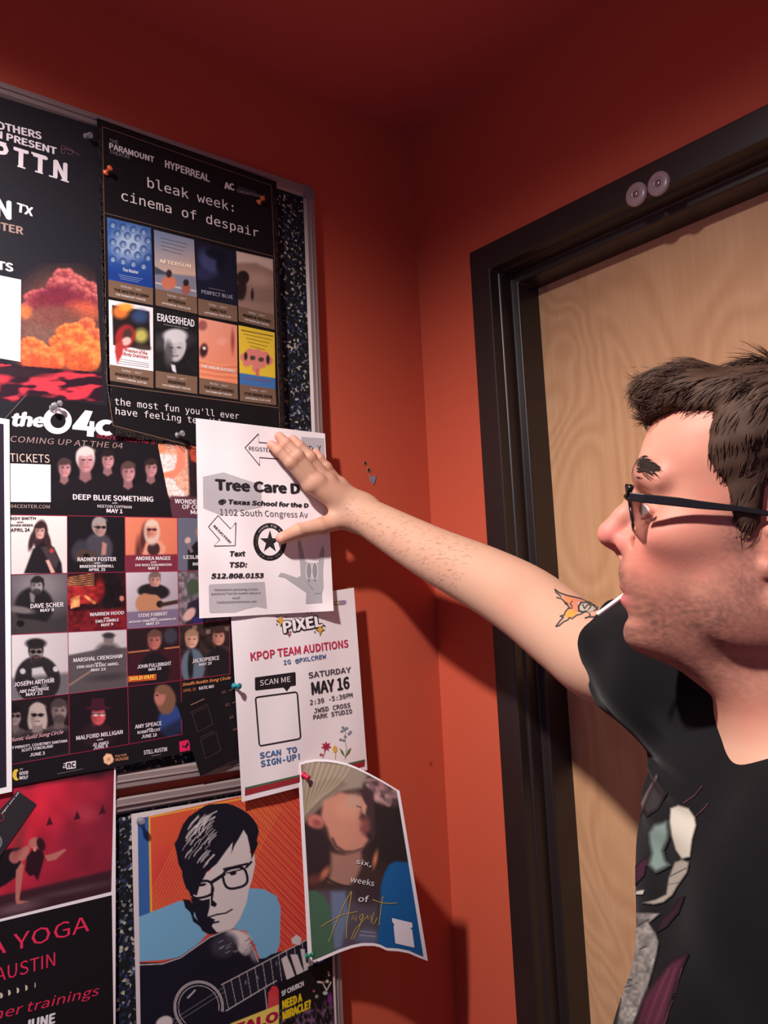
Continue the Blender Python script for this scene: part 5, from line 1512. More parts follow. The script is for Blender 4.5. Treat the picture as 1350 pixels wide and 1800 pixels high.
def polygonise(fn, lo, hi, h, blk=10, margin=1.9):
    """surface of fn == 0: dense samples only near the surface, then surface nets"""
    lo = np.asarray(lo, float)
    nb = np.ceil((np.asarray(hi) - lo) / (h*blk)).astype(int)
    n = nb*blk + 1
    gx, gy, gz = np.meshgrid(*[np.arange(k) for k in nb], indexing='ij')
    ids = np.stack([gx.ravel(), gy.ravel(), gz.ravel()], 1)
    cen = lo + (ids + 0.5)*blk*h
    dc = np.concatenate([fn(cen[i:i+60000]) for i in range(0, len(cen), 60000)])
    D = np.empty(n, np.float32)
    D[:] = 1
    base = np.repeat(np.repeat(np.repeat(dc.reshape(nb), blk, 0), blk, 1), blk, 2)
    D[:-1, :-1, :-1] = base
    act = ids[np.abs(dc) < margin * 0.5*blk*h*1.732]
    loc = np.stack(np.meshgrid(*[np.arange(blk)]*3, indexing='ij'), -1).reshape(-1, 3)
    for i in range(0, len(act), 60):
        a = act[i:i+60]
        I = (a[:, None]*blk + loc[None]).reshape(-1, 3)
        D[I[:, 0], I[:, 1], I[:, 2]] = fn(lo + I*h)
    S = D < 0
    c = np.zeros(tuple(n - 1), np.int8)
    for dx in (0, 1):
        for dy in (0, 1):
            for dz in (0, 1):
                c += S[dx:n[0]-1+dx, dy:n[1]-1+dy, dz:n[2]-1+dz]
    cell = np.argwhere((c > 0) & (c < 8))
    vid = -np.ones(tuple(n - 1), np.int32)
    vid[cell[:, 0], cell[:, 1], cell[:, 2]] = np.arange(len(cell))
    acc = np.zeros((len(cell), 3)); cnt = np.zeros(len(cell))
    cor = [(0,0,0),(1,0,0),(0,1,0),(1,1,0),(0,0,1),(1,0,1),(0,1,1),(1,1,1)]
    val = [D[cell[:, 0]+a, cell[:, 1]+b_, cell[:, 2]+d].astype(float) for a, b_, d in cor]
    for i in range(8):
        for j in range(i+1, 8):
            if sum(abs(cor[i][k]-cor[j][k]) for k in range(3)) == 1:
                m_ = (val[i] < 0) != (val[j] < 0)
                t = np.where(m_, val[i] / (val[i] - val[j] + 1e-12), 0)
                p_ = np.asarray(cor[i]) + t[:, None]*(np.asarray(cor[j]) - np.asarray(cor[i]))
                acc += np.where(m_[:, None], p_, 0); cnt += m_
    Vv = lo + (cell + acc / cnt[:, None]) * h
    Fs = []
    for ax in range(3):
        sl0 = [slice(1, -1)]*3; sl0[ax] = slice(0, -1)
        sl1 = [slice(1, -1)]*3; sl1[ax] = slice(1, None)
        s0 = S[tuple(sl0)]; s1 = S[tuple(sl1)]
        e_ = np.argwhere(s0 != s1)
        inside = s0[e_[:, 0], e_[:, 1], e_[:, 2]]
        p_ = e_ + 1; p_[:, ax] -= 1
        o1 = [0, 0, 0]; o2 = [0, 0, 0]
        o1[(ax+1) % 3] = 1; o2[(ax+2) % 3] = 1
        o1 = np.array(o1); o2 = np.array(o2)
        q = [p_ - o1 - o2, p_ - o2, p_, p_ - o1]
        ids4 = np.stack([vid[k[:, 0], k[:, 1], k[:, 2]] for k in q], 1)
        ids4[~inside] = ids4[~inside][:, ::-1]
        Fs.append(ids4[(ids4 >= 0).all(1)])
    return Vv, np.vstack(Fs)

def big_mesh(name, V, F, mt, parent, cols=None):
    off = np.array(root_loc(parent))
    me = bpy.data.meshes.new(name)
    me.vertices.add(len(V)); me.vertices.foreach_set('co', (V - off).astype(np.float32).ravel())
    me.loops.add(len(F)*4); me.polygons.add(len(F))
    me.polygons.foreach_set('loop_start', np.arange(0, len(F)*4, 4, dtype=np.int32))
    me.loops.foreach_set('vertex_index', F.astype(np.int32).ravel())
    me.update(calc_edges=True)
    me.polygons.foreach_set('use_smooth', np.ones(len(F), dtype=bool))
    me.materials.append(mt)
    if cols is not None:
        a = me.color_attributes.new('Col', 'FLOAT_COLOR', 'POINT')
        c = np.ones((len(V), 4), np.float32); c[:, :3] = cols
        a.data.foreach_set('color', c.ravel())
    o = bpy.data.objects.new(name, me); o.parent = parent
    COL.objects.link(o)
    return o

# --- head frame: HA forward, HL to the person's left, HU up; origin between the ears
HO = V3(0.7429, -0.3338, 1.5374)
HA = V3(-0.84674223, -0.52694872, 0.07316171); HL = V3(0.52247536, -0.84958685, -0.07226119); HU = V3(0.10023516, -0.02296141, 0.99469879)
HM = np.stack([HA, HL, HU])
def hp(a, l_, u): return HO + a*HA + l_*HL + u*HU
def hloc(P): return (P - HO) @ HM.T

PU = np.array([-0.30, -0.16, -0.125, -0.104, -0.096, -0.0905, -0.085, -0.0775, -0.071, -0.0648, -0.058, -0.052, -0.0475, -0.045, -0.0425, -0.037, -0.031, -0.0245, -0.018, 0.000, 0.020, 0.0405, 0.049, 0.058, 0.068, 0.082, 0.097, 0.112, 0.124, 0.131, 0.134])
PF = np.array([0.022, 0.027, 0.038, 0.066, 0.089, 0.1000, 0.1045, 0.1058, 0.1042, 0.1004, 0.1035, 0.1055, 0.1048, 0.1015, 0.1045, 0.1075, 0.1088, 0.1088, 0.1050, 0.0985, 0.0945, 0.0905, 0.0918, 0.0945, 0.0912, 0.0868, 0.0795, 0.066, 0.047, 0.027, 0.0])
WU = np.array([-0.30, -0.15, -0.115, -0.098, -0.088, -0.075, -0.06, -0.045, -0.02, 0.0, 0.02, 0.04, 0.06, 0.08, 0.10, 0.115, 0.126, 0.134])
WW = np.array([0.060, 0.057, 0.050, 0.046, 0.048, 0.053, 0.058, 0.062, 0.0665, 0.069, 0.0705, 0.071, 0.0735, 0.0735, 0.067, 0.056, 0.040, 0.0])
BU = np.array([-0.30, -0.10, -0.05, 0.0, 0.05, 0.09, 0.115, 0.134])
BB = np.array([0.070, 0.068, 0.078, 0.092, 0.100, 0.094, 0.074, 0.0])
uu_ = np.linspace(-0.3, 0.134, 800)
def smoothed(xp, fp, s_):
    f = np.interp(uu_, xp, fp); k = np.exp(-0.5*(np.arange(-30, 31)/s_)**2); k /= k.sum()
    return np.convolve(np.pad(f, 30, mode='edge'), k, mode='valid')
FT, WT_, BT = smoothed(PU, PF, 2.2), smoothed(WU, WW, 8), smoothed(BU, BB, 8)
FS = smoothed(PU, PF, 20)

def d_skull(Q):
    """head and neck as a radius about the vertical axis of the head"""
    a, l_, u = Q[:, 0], Q[:, 1], Q[:, 2]
    uc = np.clip(u, -0.3, 0.1335)
    fine_ = np.exp(-(l_/0.024)**2); F_ = np.interp(uc, uu_, FT)*fine_ + np.interp(uc, uu_, FS)*(1 - fine_); W_ = np.interp(uc, uu_, WT_); B_ = np.interp(uc, uu_, BT)
    a0 = np.interp(uc, [-0.3, -0.15, -0.10, -0.05, 0.134], [-0.02, -0.018, -0.005, 0.0, 0.0])
    A_ = np.where(a > a0, F_ - a0, B_ + a0)
    x = np.abs(a - a0) / np.maximum(A_, 1e-4); y = np.abs(l_) / np.maximum(W_, 1e-4)
    p_ = np.where(a > a0, np.interp(uc, [-0.11, -0.085, -0.045, 0.0, 0.05, 0.1], [2.0, 2.15, 2.25, 2.3, 2.35, 2.1]), 2.1)
    k = (x**p_ + y**p_ + 1e-12)**(1/p_)
    r = np.hypot(a - a0, l_)
    d = r*(1 - 1/np.maximum(k, 1e-3))
    d = np.where(k < 0.25, -0.02, d) * 0.85
    top = u - 0.134
    return np.where(u > 0.1335, np.maximum(d, top), d)

AX3 = np.eye(3)
def d_head(P):
    Q = hloc(P)
    d = d_skull(Q)
    # jaw corner and cheekbone on both sides
    for s_ in (1, -1):
        d = smin(d, s_ell(Q, V3(0.012, 0.053*s_, -0.055), V3(0.030, 0.010, 0.024), AX3), 0.022)
        d = smin(d, s_ell(Q, V3(0.058, 0.051*s_, 0.001), V3(0.024, 0.011, 0.011), AX3), 0.022)
        # eye socket
        d = smax(d, -s_ell(Q, V3(0.092, 0.031*s_, 0.0235), V3(0.0155, 0.019, 0.0125), AX3), 0.012)
        # brow ridge
        d = smin(d, s_chain(Q, [V3(0.0885, 0.012*s_, 0.049), V3(0.086, 0.030*s_, 0.052), V3(0.073, 0.049*s_, 0.045)], [0.006, 0.0065, 0.006]), 0.014)
    # nose
    nb = s_chain(Q, [V3(0.0850, 0, 0.042), V3(0.0945, 0, 0.0285), V3(0.1045, 0, 0.0165), V3(0.1135, 0, 0.0065)], [0.0066, 0.0078, 0.0086, 0.0094], 0.006)
    tipn = s_ell(Q, V3(0.1130, 0, 0.0020), V3(0.0122, 0.0118, 0.0098), AX3)
    nose = smin(nb, tipn, 0.008)
    for s_ in (1, -1):
        nose = smin(nose, s_ell(Q, V3(0.0985, 0.0118*s_, -0.0045), V3(0.0115, 0.0068, 0.0088), AX3), 0.006)
    nose = smin(nose, s_cap(Q, V3(0.112, 0, -0.004), V3(0.104, 0, -0.0135), 0.0048, 0.005), 0.006)
    d = smin(d, nose, 0.009)
    for s_ in (1, -1):
        d = smax(d, -s_ell(Q, V3(0.1055, 0.0062*s_, -0.0115), V3(0.0058, 0.0034, 0.0048), AX3), 0.003)
        # crease from the wing of the nose
        d = smax(d, -s_chain(Q, [V3(0.094, 0.0205*s_, -0.002), V3(0.0905, 0.025*s_, -0.016), V3(0.090, 0.0285*s_, -0.032)], [0.0018, 0.0022, 0.0012]), 0.006)
        # lids over the eyeball
        d = smin(d, s_chain(Q, [V3(0.0830, 0.019*s_, 0.0215), V3(0.0895, 0.026*s_, 0.0300), V3(0.0885, 0.034*s_, 0.0305), V3(0.0780, 0.045*s_, 0.0225)], [0.0022, 0.0026, 0.0026, 0.0022]), 0.003)
        d = smin(d, s_chain(Q, [V3(0.0830, 0.019*s_, 0.0210), V3(0.0880, 0.028*s_, 0.0158), V3(0.0850, 0.038*s_, 0.0160), V3(0.0780, 0.045*s_, 0.0220)], [0.0018, 0.002, 0.002, 0.0018]), 0.003)
    # lips
    d = smin(d, s_chain(Q, [V3(0.0935, -0.020, -0.0425), V3(0.1030, -0.008, -0.0400), V3(0.1042, 0, -0.0408), V3(0.1030, 0.008, -0.0400), V3(0.0935, 0.020, -0.0425)], [0.002, 0.0036, 0.0036, 0.0036, 0.002]), 0.005)
    d = smin(d, s_chain(Q, [V3(0.0925, -0.019, -0.0462), V3(0.1010, -0.008, -0.0510), V3(0.1022, 0, -0.0516), V3(0.1010, 0.008, -0.0510), V3(0.0925, 0.019, -0.0462)], [0.002, 0.0046, 0.0048, 0.0046, 0.002]), 0.005)
    d = smax(d, -s_chain(Q, [V3(0.0935, -0.023, -0.0448), V3(0.1055, 0, -0.0452), V3(0.0935, 0.023, -0.0448)], [0.0010, 0.0012, 0.0010]), 0.002)
    # ears
    for s_ in (1, -1):
        def ep(a, u, o): return V3(a, s_*o, u - 0.020)
        rim = [ep(-0.004, 0.006, 0.070), ep(-0.002, 0.024, 0.075), ep(-0.012, 0.034, 0.081), ep(-0.026, 0.031, 0.087), ep(-0.034, 0.014, 0.089), ep(-0.031, -0.006, 0.085), ep(-0.020, -0.022, 0.077), ep(-0.009, -0.030, 0.071)]
        ear = s_chain(Q, rim, [0.003, 0.0034, 0.0036, 0.0038, 0.0038, 0.0036, 0.0046, 0.0052], 0.004)
        ear = smin(ear, s_ell(Q, ep(-0.018, 0.004, 0.074), V3(0.018, 0.004, 0.026), AX3), 0.006)
        ear = smin(ear, s_chain(Q, [ep(-0.012, 0.022, 0.080), ep(-0.024, 0.014, 0.084), ep(-0.024, -0.002, 0.082), ep(-0.014, -0.014, 0.077)], [0.003]*4), 0.004)
        ear = smin(ear, s_ell(Q, ep(0.000, -0.004, 0.0715), V3(0.0050, 0.004, 0.0065), AX3), 0.004)
        ear = smin(ear, s_ell(Q, ep(-0.009, -0.027, 0.071), V3(0.0085, 0.0045, 0.009), AX3), 0.006)
        ear = smax(ear, -s_ell(Q, ep(-0.010, -0.003, 0.0815), V3(0.0085, 0.008, 0.012), AX3), 0.005)
        d = smin(d, ear, 0.006)
    return d

# --- torso frame: TF forward, TL to the person's left
TB = V3(0.752, -0.292, 0.0)
TF = nrm([-0.59, -0.81, 0]); TL = nrm([0.81, -0.59, 0]); TZ = V3(0, 0, 1)
TM = np.stack([TF, TL, TZ])
def tp(f, s_, z): return TB + f*TF + s_*TL + V3(0, 0, z)

# --- right arm and hand, measured along the sight lines
WR = on_left([(632, 901)], 0.064)[0]
F1 = at_depth(752, 969, 1.228); F2 = at_depth(850, 1017, 1.165)
EL = at_depth(925, 1060, 1.105)
U1 = at_depth(1005, 1122, 1.015); U2 = at_depth(1068, 1160, 0.945)
SH = V3(0.600, -0.245, 1.424)
ARM = [WR, F1, F2, EL, U1, U2, SH]
ARMR = [0.0270, 0.0370, 0.0435, 0.0470, 0.0470, 0.0495, 0.052]

def wp(x, y, X): return on_left([(x, y)], X)[0]
FING = {
    'index': ([wp(545, 853, .051), wp(511, 813, .051), wp(490, 792, .044), wp(476.5, 782, .0375)], [.0100, .0088, .0080, .0068]),
    'middle': ([wp(558, 846, .055), wp(523, 801, .054), wp(502, 779, .046), wp(490.5, 767, .0380)], [.0100, .0090, .0082, .0069]),
    'ring': ([wp(577, 846, .052), wp(545, 804, .052), wp(526, 784, .045), wp(514.5, 772, .0375)], [.0096, .0086, .0078, .0066]),
    'little': ([wp(598, 853, .048), wp(574, 822, .048), wp(562, 806, .045), wp(555, 795, .0370)], [.0088, .0076, .0069, .0060]),
}
THUMB = ([wp(612, 912, .060), wp(566, 924, .051), wp(525, 933, .045), wp(495, 946, .0400)], [.0135, .0120, .0104, .0086])
def d_hand(P):
    d = None
    for k, (pts, rs) in FING.items():
        e_ = s_chain(P, pts, rs, 0.003)
        d = e_ if d is None else smin(d, e_, 0.0018)
    palm = None
    for k, (pts, rs) in FING.items():
        w_ = WR + (pts[0] - FING['middle'][0][0]) * 0.42
        e_ = s_cap(P, pts[0], w_, 0.0108 if k != 'little' else 0.0105, 0.0150)
        palm = e_ if palm is None else smin(palm, e_, 0.012)
    d = smin(d, palm, 0.006)
    d = smin(d, s_chain(P, THUMB[0], THUMB[1], 0.004), 0.022)
    # nails and knuckles
    for k, (pts, rs) in FING.items():
        d = smin(d, s_sph(P, pts[1] + V3(0.0012, 0, 0), rs[1]*0.95), 0.004)
        d = smin(d, s_sph(P, pts[0] + V3(0.0025, 0, 0.001), rs[0]*0.74), 0.010)
    return d
def catmull(pts, per=6):
    pts = np.asarray(pts, float)
    if pts.ndim == 1: pts = pts[:, None]
    q = np.vstack([2*pts[0] - pts[1], pts, 2*pts[-1] - pts[-2]])
    out = []
    for i in range(1, len(q) - 2):
        for k in range(per):
            t = k/per
            out.append(0.5*((2*q[i]) + (q[i+1]-q[i-1])*t + (2*q[i-1]-5*q[i]+4*q[i+1]-q[i+2])*t*t + (3*q[i]-q[i-1]-3*q[i+1]+q[i+2])*t**3))
    out.append(q[-2])
    return np.array(out)
ARM_P = catmull(ARM); ARM_R = catmull(ARMR)[:, 0]
def d_arm(P):
    d = s_chain(P, list(ARM_P), list(ARM_R))
    d = smin(d, s_sph(P, WR + V3(0.010, 0.008, 0.012), 0.009), 0.016)
    return d

# left arm hangs beside the body
LSH = tp(0.0, 0.180, 1.300); LEL = tp(-0.02, 0.225, 1.08); LWR = tp(0.05, 0.232, 0.85)
def d_left(P):
    d = s_chain(P, [LSH, LEL, LWR], [0.055, 0.042, 0.027], 0.02)
    m_ = LWR + nrm(LWR - LEL)*0.09
    pal = None
    for i, (o, ln, r_) in enumerate(((0.030, 0.075, .0085), (0.010, 0.082, .0088), (-0.010, 0.076, .0084), (-0.028, 0.060, .0074))):
        k0 = m_ + TF*o; k1 = k0 + V3(0, 0, -ln*0.5) - TL*0.006; k2 = k0 + V3(0, 0, -ln*0.95) - TL*0.024
        e_ = s_chain(P, [LWR + TF*o*0.5, k0, k1, k2], [0.014, r_ + .002, r_, r_*0.85], 0.004)
        pal = e_ if pal is None else smin(pal, e_, 0.006)
    d = smin(d, pal, 0.012)
    d = smin(d, s_chain(P, [LWR + TF*0.02 + V3(0, 0, -0.02), LWR + TF*0.045 + V3(0, 0, -0.055) - TL*0.01, LWR + TF*0.05 + V3(0, 0, -0.09) - TL*0.02], [0.014, 0.011, 0.0085], 0.004), 0.010)
    return d

TILT = nrm([0, 0, 1])
def d_torso(P, g=0.0):
    Q = (P - TB) @ TM.T
    d = s_ell(Q, V3(0.010, 0, 1.215), V3(0.104 + g, 0.165 + g, 0.165), AX3)
    d = smin(d, s_ell(Q, V3(0.056, 0, 1.055), V3(0.124 + g, 0.155 + g, 0.19), AX3), 0.06)
    d = smin(d, s_ell(Q, V3(0.0, 0, 0.90), V3(0.110 + g, 0.165 + g, 0.13), AX3), 0.05)
    # shoulders and the slope of the neck
    d = smin(d, s_cap(P, tp(0.0, 0.0, 1.365), SH, 0.048 + g, 0.046 + g), 0.05)
    d = smin(d, s_cap(P, tp(-0.01, 0.0, 1.290), LSH, 0.050 + g, 0.050 + g), 0.05)
    d = smin(d, s_cap(P, tp(-0.040, 0.0, 1.335), tp(-0.02, 0.10, 1.285), 0.034 + g, 0.040 + g), 0.05)
    d = smin(d, s_cap(P, tp(-0.035, 0.0, 1.405), tp(-0.01, -0.09, 1.385), 0.034 + g, 0.042 + g), 0.05)
    # chest reaching forward with the raised arm
    d = smin(d, s_ell(Q, V3(0.040, -0.085, 1.28), V3(0.062 + g, 0.085 + g, 0.09), AX3), 0.06)
    d = smin(d, s_ell(Q, V3(0.036, 0.075, 1.27), V3(0.062 + g, 0.085 + g, 0.09), AX3), 0.06)
    return d

NECK0 = hp(-0.020, 0, -0.05); NECK1 = tp(-0.014, 0.0, 1.385)
def d_body(P):
    out = np.full(len(P), 1.0)
    lo_, hi_ = P.min(0), P.max(0)
    def near(a, b, m_=0.06): return np.all(hi_ > np.asarray(a) - m_) and np.all(lo_ < np.asarray(b) + m_)
    first = True
    parts = []
    if near(HO - 0.15, HO + 0.17): parts.append((d_head(P), 0.03))
    if near(NECK1 - 0.12, NECK0 + 0.1): parts.append((s_cap(P, NECK0, NECK1, 0.052, 0.054), 0.03))
    if near(np.min(ARM, 0) - 0.06, np.max(ARM, 0) + 0.06): parts.append((d_arm(P), 0.035))
    hpts = np.vstack([np.vstack([v[0] for v in FING.values()]), THUMB[0], [WR]])
    if near(hpts.min(0) - 0.02, hpts.max(0) + 0.02): parts.append((d_hand(P), 0.018))
    if near(tp(0, 0, 0.8) - 0.25, tp(0, 0, 1.46) + 0.25): parts.append((d_torso(P, -0.004), 0.03))
    if near(tp(0, 0.2, 0.75) - 0.16, tp(0, 0.2, 1.42) + 0.16): parts.append((d_left(P), 0.03))
    if not parts: return s_sph(P, HO, 0.1)
    d = parts[0][0]
    for q_, k in parts[1:]:
        d = smin(d, q_, k)
    return d

# --- T-shirt: torso and sleeves a little larger than the body, cut at neck, hems
SA = nrm(SH - EL)
HEM_R = at_depth(1118, 1180, 0.925)
HEM_N = nrm(SA + 0.60*nrm(TZ - SA*(TZ @ SA)))
LSA = nrm(LEL - LSH)
def folds(P, amp):
    Q = (P - TB) @ TM.T
    w = np.sin(Q[:, 2]*46 + Q[:, 1]*38 + 2.0*np.sin(Q[:, 0]*22)) * 0.5 + 0.5*np.sin(Q[:, 2]*23 - Q[:, 1]*55 + Q[:, 0]*30)
    return amp*w
ARMPIT = at_depth(1150, 1320, 0.86)
def d_shirt(P, g=0.010):
    d = d_torso(P, g)
    r_ = (P - HEM_R)
    t = r_ @ SA
    rad_ = r_ - t[:, None]*SA
    ang = np.arctan2(rad_ @ nrm(np.cross(SA, TZ)), rad_ @ TZ)
    pl = 0.0022*np.sin(ang*5 + t*40) + 0.0016*np.sin(ang*9 - t*60)
    sl = s_cap(P, HEM_R - SA*0.08, SH, 0.0570 + (g - 0.010), 0.060 + (g - 0.010)) + pl
    sl = smax(sl, -(r_ @ HEM_N), 0.004)
    d = smin(d, sl, 0.05)
    LH = LSH + LSA*0.20
    tl_ = (P - LH) @ (-LSA)
    s2 = smax(s_cap(P, LSH, LSH + LSA*0.25, 0.068 + (g - 0.010), 0.064 + (g - 0.010)), -tl_, 0.004)
    d = smin(d, s2, 0.045)
    Qs = (P - TB) @ TM.T
    d = smin(d, s_ell(Qs, V3(0.022, -0.012, 1.287), V3(0.085, 0.090, 0.118), AX3), 0.02)
    d = d + folds(P, 0.0026)
    qa = P - ARMPIT; qr = np.linalg.norm(qa, axis=1); an_ = np.arctan2(qa @ RY, qa @ RX)
    d = d + 0.0032*np.sin(an_*9 + 1.2 + 12*qr)*np.clip((qr - 0.02)/0.05, 0, 1)*np.exp(-(qr/0.16)**2)
    d = smax(d, (0.80 - P[:, 2]), 0.004)
    return d
NK = tp(0.030, 0.0, 1.43)
COL_N = nrm(TF*0.16 + TZ - TL*0.03); COL_C = tp(-0.016, 0.006, 1.36)
def collar_r(P):
    r_ = P - COL_C; t = r_ @ COL_N
    return np.linalg.norm(r_ - t[:, None]*COL_N, axis=1), t
def d_collar(P):
    """opening of the crew neck: a tilted tube around the neck"""
    rr, t = collar_r(P)
    return np.maximum(rr - 0.0700, -(t + 0.06))
def d_shirt_cut(P):
    rr, t = collar_r(P)
    band = 0.0016*np.clip((0.0840 - rr)/0.0012, 0, 1)*(t > -0.06)
    return smax(d_shirt(P) - band, -d_collar(P), 0.003)

person = empty('person', tuple(TB), 'man in black printed T-shirt and glasses, right arm raised, palm on a white sheet', 'person')

bv, bf = polygonise(d_body, np.minimum(np.min(ARM, 0), [0.0, -0.62, 0.70]) - 0.03, [1.06, 0.0, 1.81], 0.0021)
# skin colour of each place
Q = hloc(bv)
skin = np.array([196, 152, 128.]); col = np.repeat(skin[None], len(bv), 0)
def tint(w, c):
    global col
    w = np.clip(w, 0, 1)[:, None]; col = col*(1-w) + np.asarray(c, float)*w
def gs(c, s_): return np.exp(-0.5*(((Q - np.asarray(c))/np.asarray(s_))**2).sum(1))
isface = np.clip((Q[:, 2] + 0.16)/0.03, 0, 1) * (np.abs(Q[:, 1]) < 0.13) * (Q[:, 0] > -0.2) * (Q[:, 0] < 0.16)
tint(isface, (183, 122, 102))
NZ = vnoise(Q[:, 0]*1000 + Q[:, 2]*300, Q[:, 2]*1000, 9, 3) * 0.5 + vnoise(Q[:, 0]*1000, Q[:, 2]*1000 + Q[:, 1]*900, 26, 5) * 0.5
tint(isface*(NZ - 0.5)*0.8, (200, 112, 98)); tint(isface*(0.5 - NZ)*0.5, (206, 154, 132))
for s_ in (1, -1):
    tint(0.75*gs((0.113, 0.004*s_, 0.000), (0.010, 0.012, 0.010)), (206, 116, 108))
    tint(0.5*gs((0.075, 0.045*s_, -0.010), (0.025, 0.02, 0.018)), (202, 112, 98))
    tint(0.6*gs((-0.018, 0.080*s_, -0.016), (0.02, 0.02, 0.03)), (206, 128, 112))
tint(0.35*gs((0.088, 0.03, 0.07), (0.02, 0.03, 0.02)), (216, 140, 122))
# stubble: moustache, jaw, chin, sideburn
mask = np.zeros(len(bv))
for s_ in (1, -1):
    for c, g_, w in (((0.104, 0.006*s_, -0.030), (0.012, 0.014, 0.0085), 0.85), ((0.100, 0.010*s_, -0.078), (0.018, 0.022, 0.016), 0.62), ((0.080, 0.035*s_, -0.066), (0.026, 0.022, 0.020), 0.62),
                     ((0.040, 0.055*s_, -0.062), (0.032, 0.022, 0.020), 0.62), ((0.012, 0.060*s_, -0.038), (0.016, 0.02, 0.024), 0.55), ((0.016, 0.068*s_, 0.000), (0.010, 0.02, 0.018), 0.55), ((0.090, 0.028*s_, -0.045), (0.010, 0.010, 0.018), 0.45), ((0.05, 0.03*s_, -0.10), (0.04, 0.03, 0.018), 0.45)):
        mask = np.maximum(mask, w*gs(c, g_))
FN = vnoise(Q[:, 0]*2500 + Q[:, 1]*1700, Q[:, 2]*2600, 4.2, 6)
tint(1.15*mask*(0.62 + 0.75*(FN - 0.5))*isface, (72, 50, 44))
# lips
lipw = np.maximum(gs((0.105, 0, -0.0515), (0.009, 0.014, 0.0042)), 0.7*gs((0.105, 0, -0.0415), (0.008, 0.013, 0.003)))
tint(1.1*lipw*isface, (190, 92, 96))
tint(0.9*gs((0.1045, 0, -0.0452), (0.012, 0.02, 0.0012)), (110, 52, 50))
# brows underneath the hairs
for s_ in (1, -1):
    tint(0.75*np.maximum(gs((0.093, 0.016*s_, 0.054), (0.014, 0.010, 0.0048)), 0.7*gs((0.084, 0.034*s_, 0.057), (0.012, 0.012, 0.0042))), (74, 52, 44))
    tint(0.30*gs((0.083, 0.03*s_, 0.020), (0.014, 0.02, 0.008)), (176, 104, 92))
# scalp under the hair
# hand: pinker knuckles and tips
for k, (pts, rs) in list(FING.items()) + [('thumb', THUMB)]:
    tint(0.55*np.exp(-0.5*(np.linalg.norm(bv - pts[-1], axis=1)/0.011)**2), (206, 128, 110))
    tint(0.28*np.exp(-0.5*(np.linalg.norm(bv - pts[1], axis=1)/0.009)**2), (200, 132, 112))
    tint(0.22*np.exp(-0.5*(np.linalg.norm(bv - pts[0], axis=1)/0.012)**2), (202, 138, 118))
    ax_ = nrm(pts[1] - pts[0])
    for q_, wd__ in ((pts[1], 0.0012), (pts[1] + ax_*0.004, 0.0008), (pts[2], 0.0009)):
        t_ = (bv - q_) @ ax_; rr_ = np.linalg.norm(bv - q_ - t_[:, None]*ax_, axis=1)
        tint(0.30*np.exp(-0.5*(t_/wd__)**2)*(rr_ < rs[1]*1.35), (150, 96, 80))
for k, (pts, rs) in list(FING.items()) + [('thumb', THUMB)]:
    ax_ = nrm(pts[-1] - pts[-2]); outn = nrm(V3(1, 0, 0) - ax_*ax_[0]) if k != 'thumb' else nrm(V3(0.75, -0.2, 0.62) - ax_*(V3(0.75, -0.2, 0.62) @ ax_))
    q_ = pts[-1] + outn*rs[-1] + ax_*0.001
    e1_ = (bv - q_) @ ax_; e2_ = (bv - q_) @ np.cross(ax_, outn); e3_ = (bv - q_) @ outn
    tint(0.55*((e1_/0.0058)**2 + (e2_/0.0048)**2 < 1)*(np.abs(e3_) < 0.004), (218, 160, 146))
er = at_depth(905, 1046, 1.06)
tint(0.35*np.exp(-0.5*(np.linalg.norm(bv - er, axis=1)/0.022)**2), (206, 132, 112))
NB = vnoise(bv[:, 0]*900 + bv[:, 2]*500, bv[:, 1]*900 - bv[:, 2]*700, 24, 8)
tint((NB - 0.5)*0.35*(1 - isface), (206, 140, 118))
M_SKIN = attr_mat('skin', 0.56, 0.28, 0.10)
n, l, b = nodes(M_SKIN)
tc = n.new('ShaderNodeTexCoord'); no = n.new('ShaderNodeTexNoise'); no.inputs['Scale'].default_value = 420; no.inputs['Detail'].default_value = 3
bp = n.new('ShaderNodeBump'); bp.inputs['Strength'].default_value = 0.10; bp.inputs['Distance'].default_value = 0.0008
l.new(tc.outputs['Object'], no.inputs['Vector']); l.new(no.outputs['Fac'], bp.inputs['Height']); l.new(bp.outputs['Normal'], b.inputs['Normal'])
body = big_mesh('body', bv, bf, M_SKIN, person, lin1(np.clip(col, 0, 255)))
bvh_body = BVHTree.FromPolygons([tuple(v) for v in bv], [tuple(int(i) for i in f) for f in bf])

# T-shirt
sv, sf = polygonise(d_shirt_cut, [0.38, -0.66, 0.78], [1.08, -0.02, 1.52], 0.0026)
M_SHIRT = mat('black_cotton', (14, 12, 14), 0.92, 0, 0.10)
n, l, b = nodes(M_SHIRT)
b.inputs['Sheen Weight'].default_value = 0.06
tc = n.new('ShaderNodeTexCoord'); no = n.new('ShaderNodeTexNoise'); no.inputs['Scale'].default_value = 900
bp = n.new('ShaderNodeBump'); bp.inputs['Strength'].default_value = 0.15; bp.inputs['Distance'].default_value = 0.0006
l.new(tc.outputs['Object'], no.inputs['Vector']); l.new(no.outputs['Fac'], bp.inputs['Height']); l.new(bp.outputs['Normal'], b.inputs['Normal'])
shirt = big_mesh('t_shirt', sv, sf, M_SHIRT, person)
bvh_shirt = BVHTree.FromPolygons([tuple(v) for v in sv], [tuple(int(i) for i in f) for f in sf])

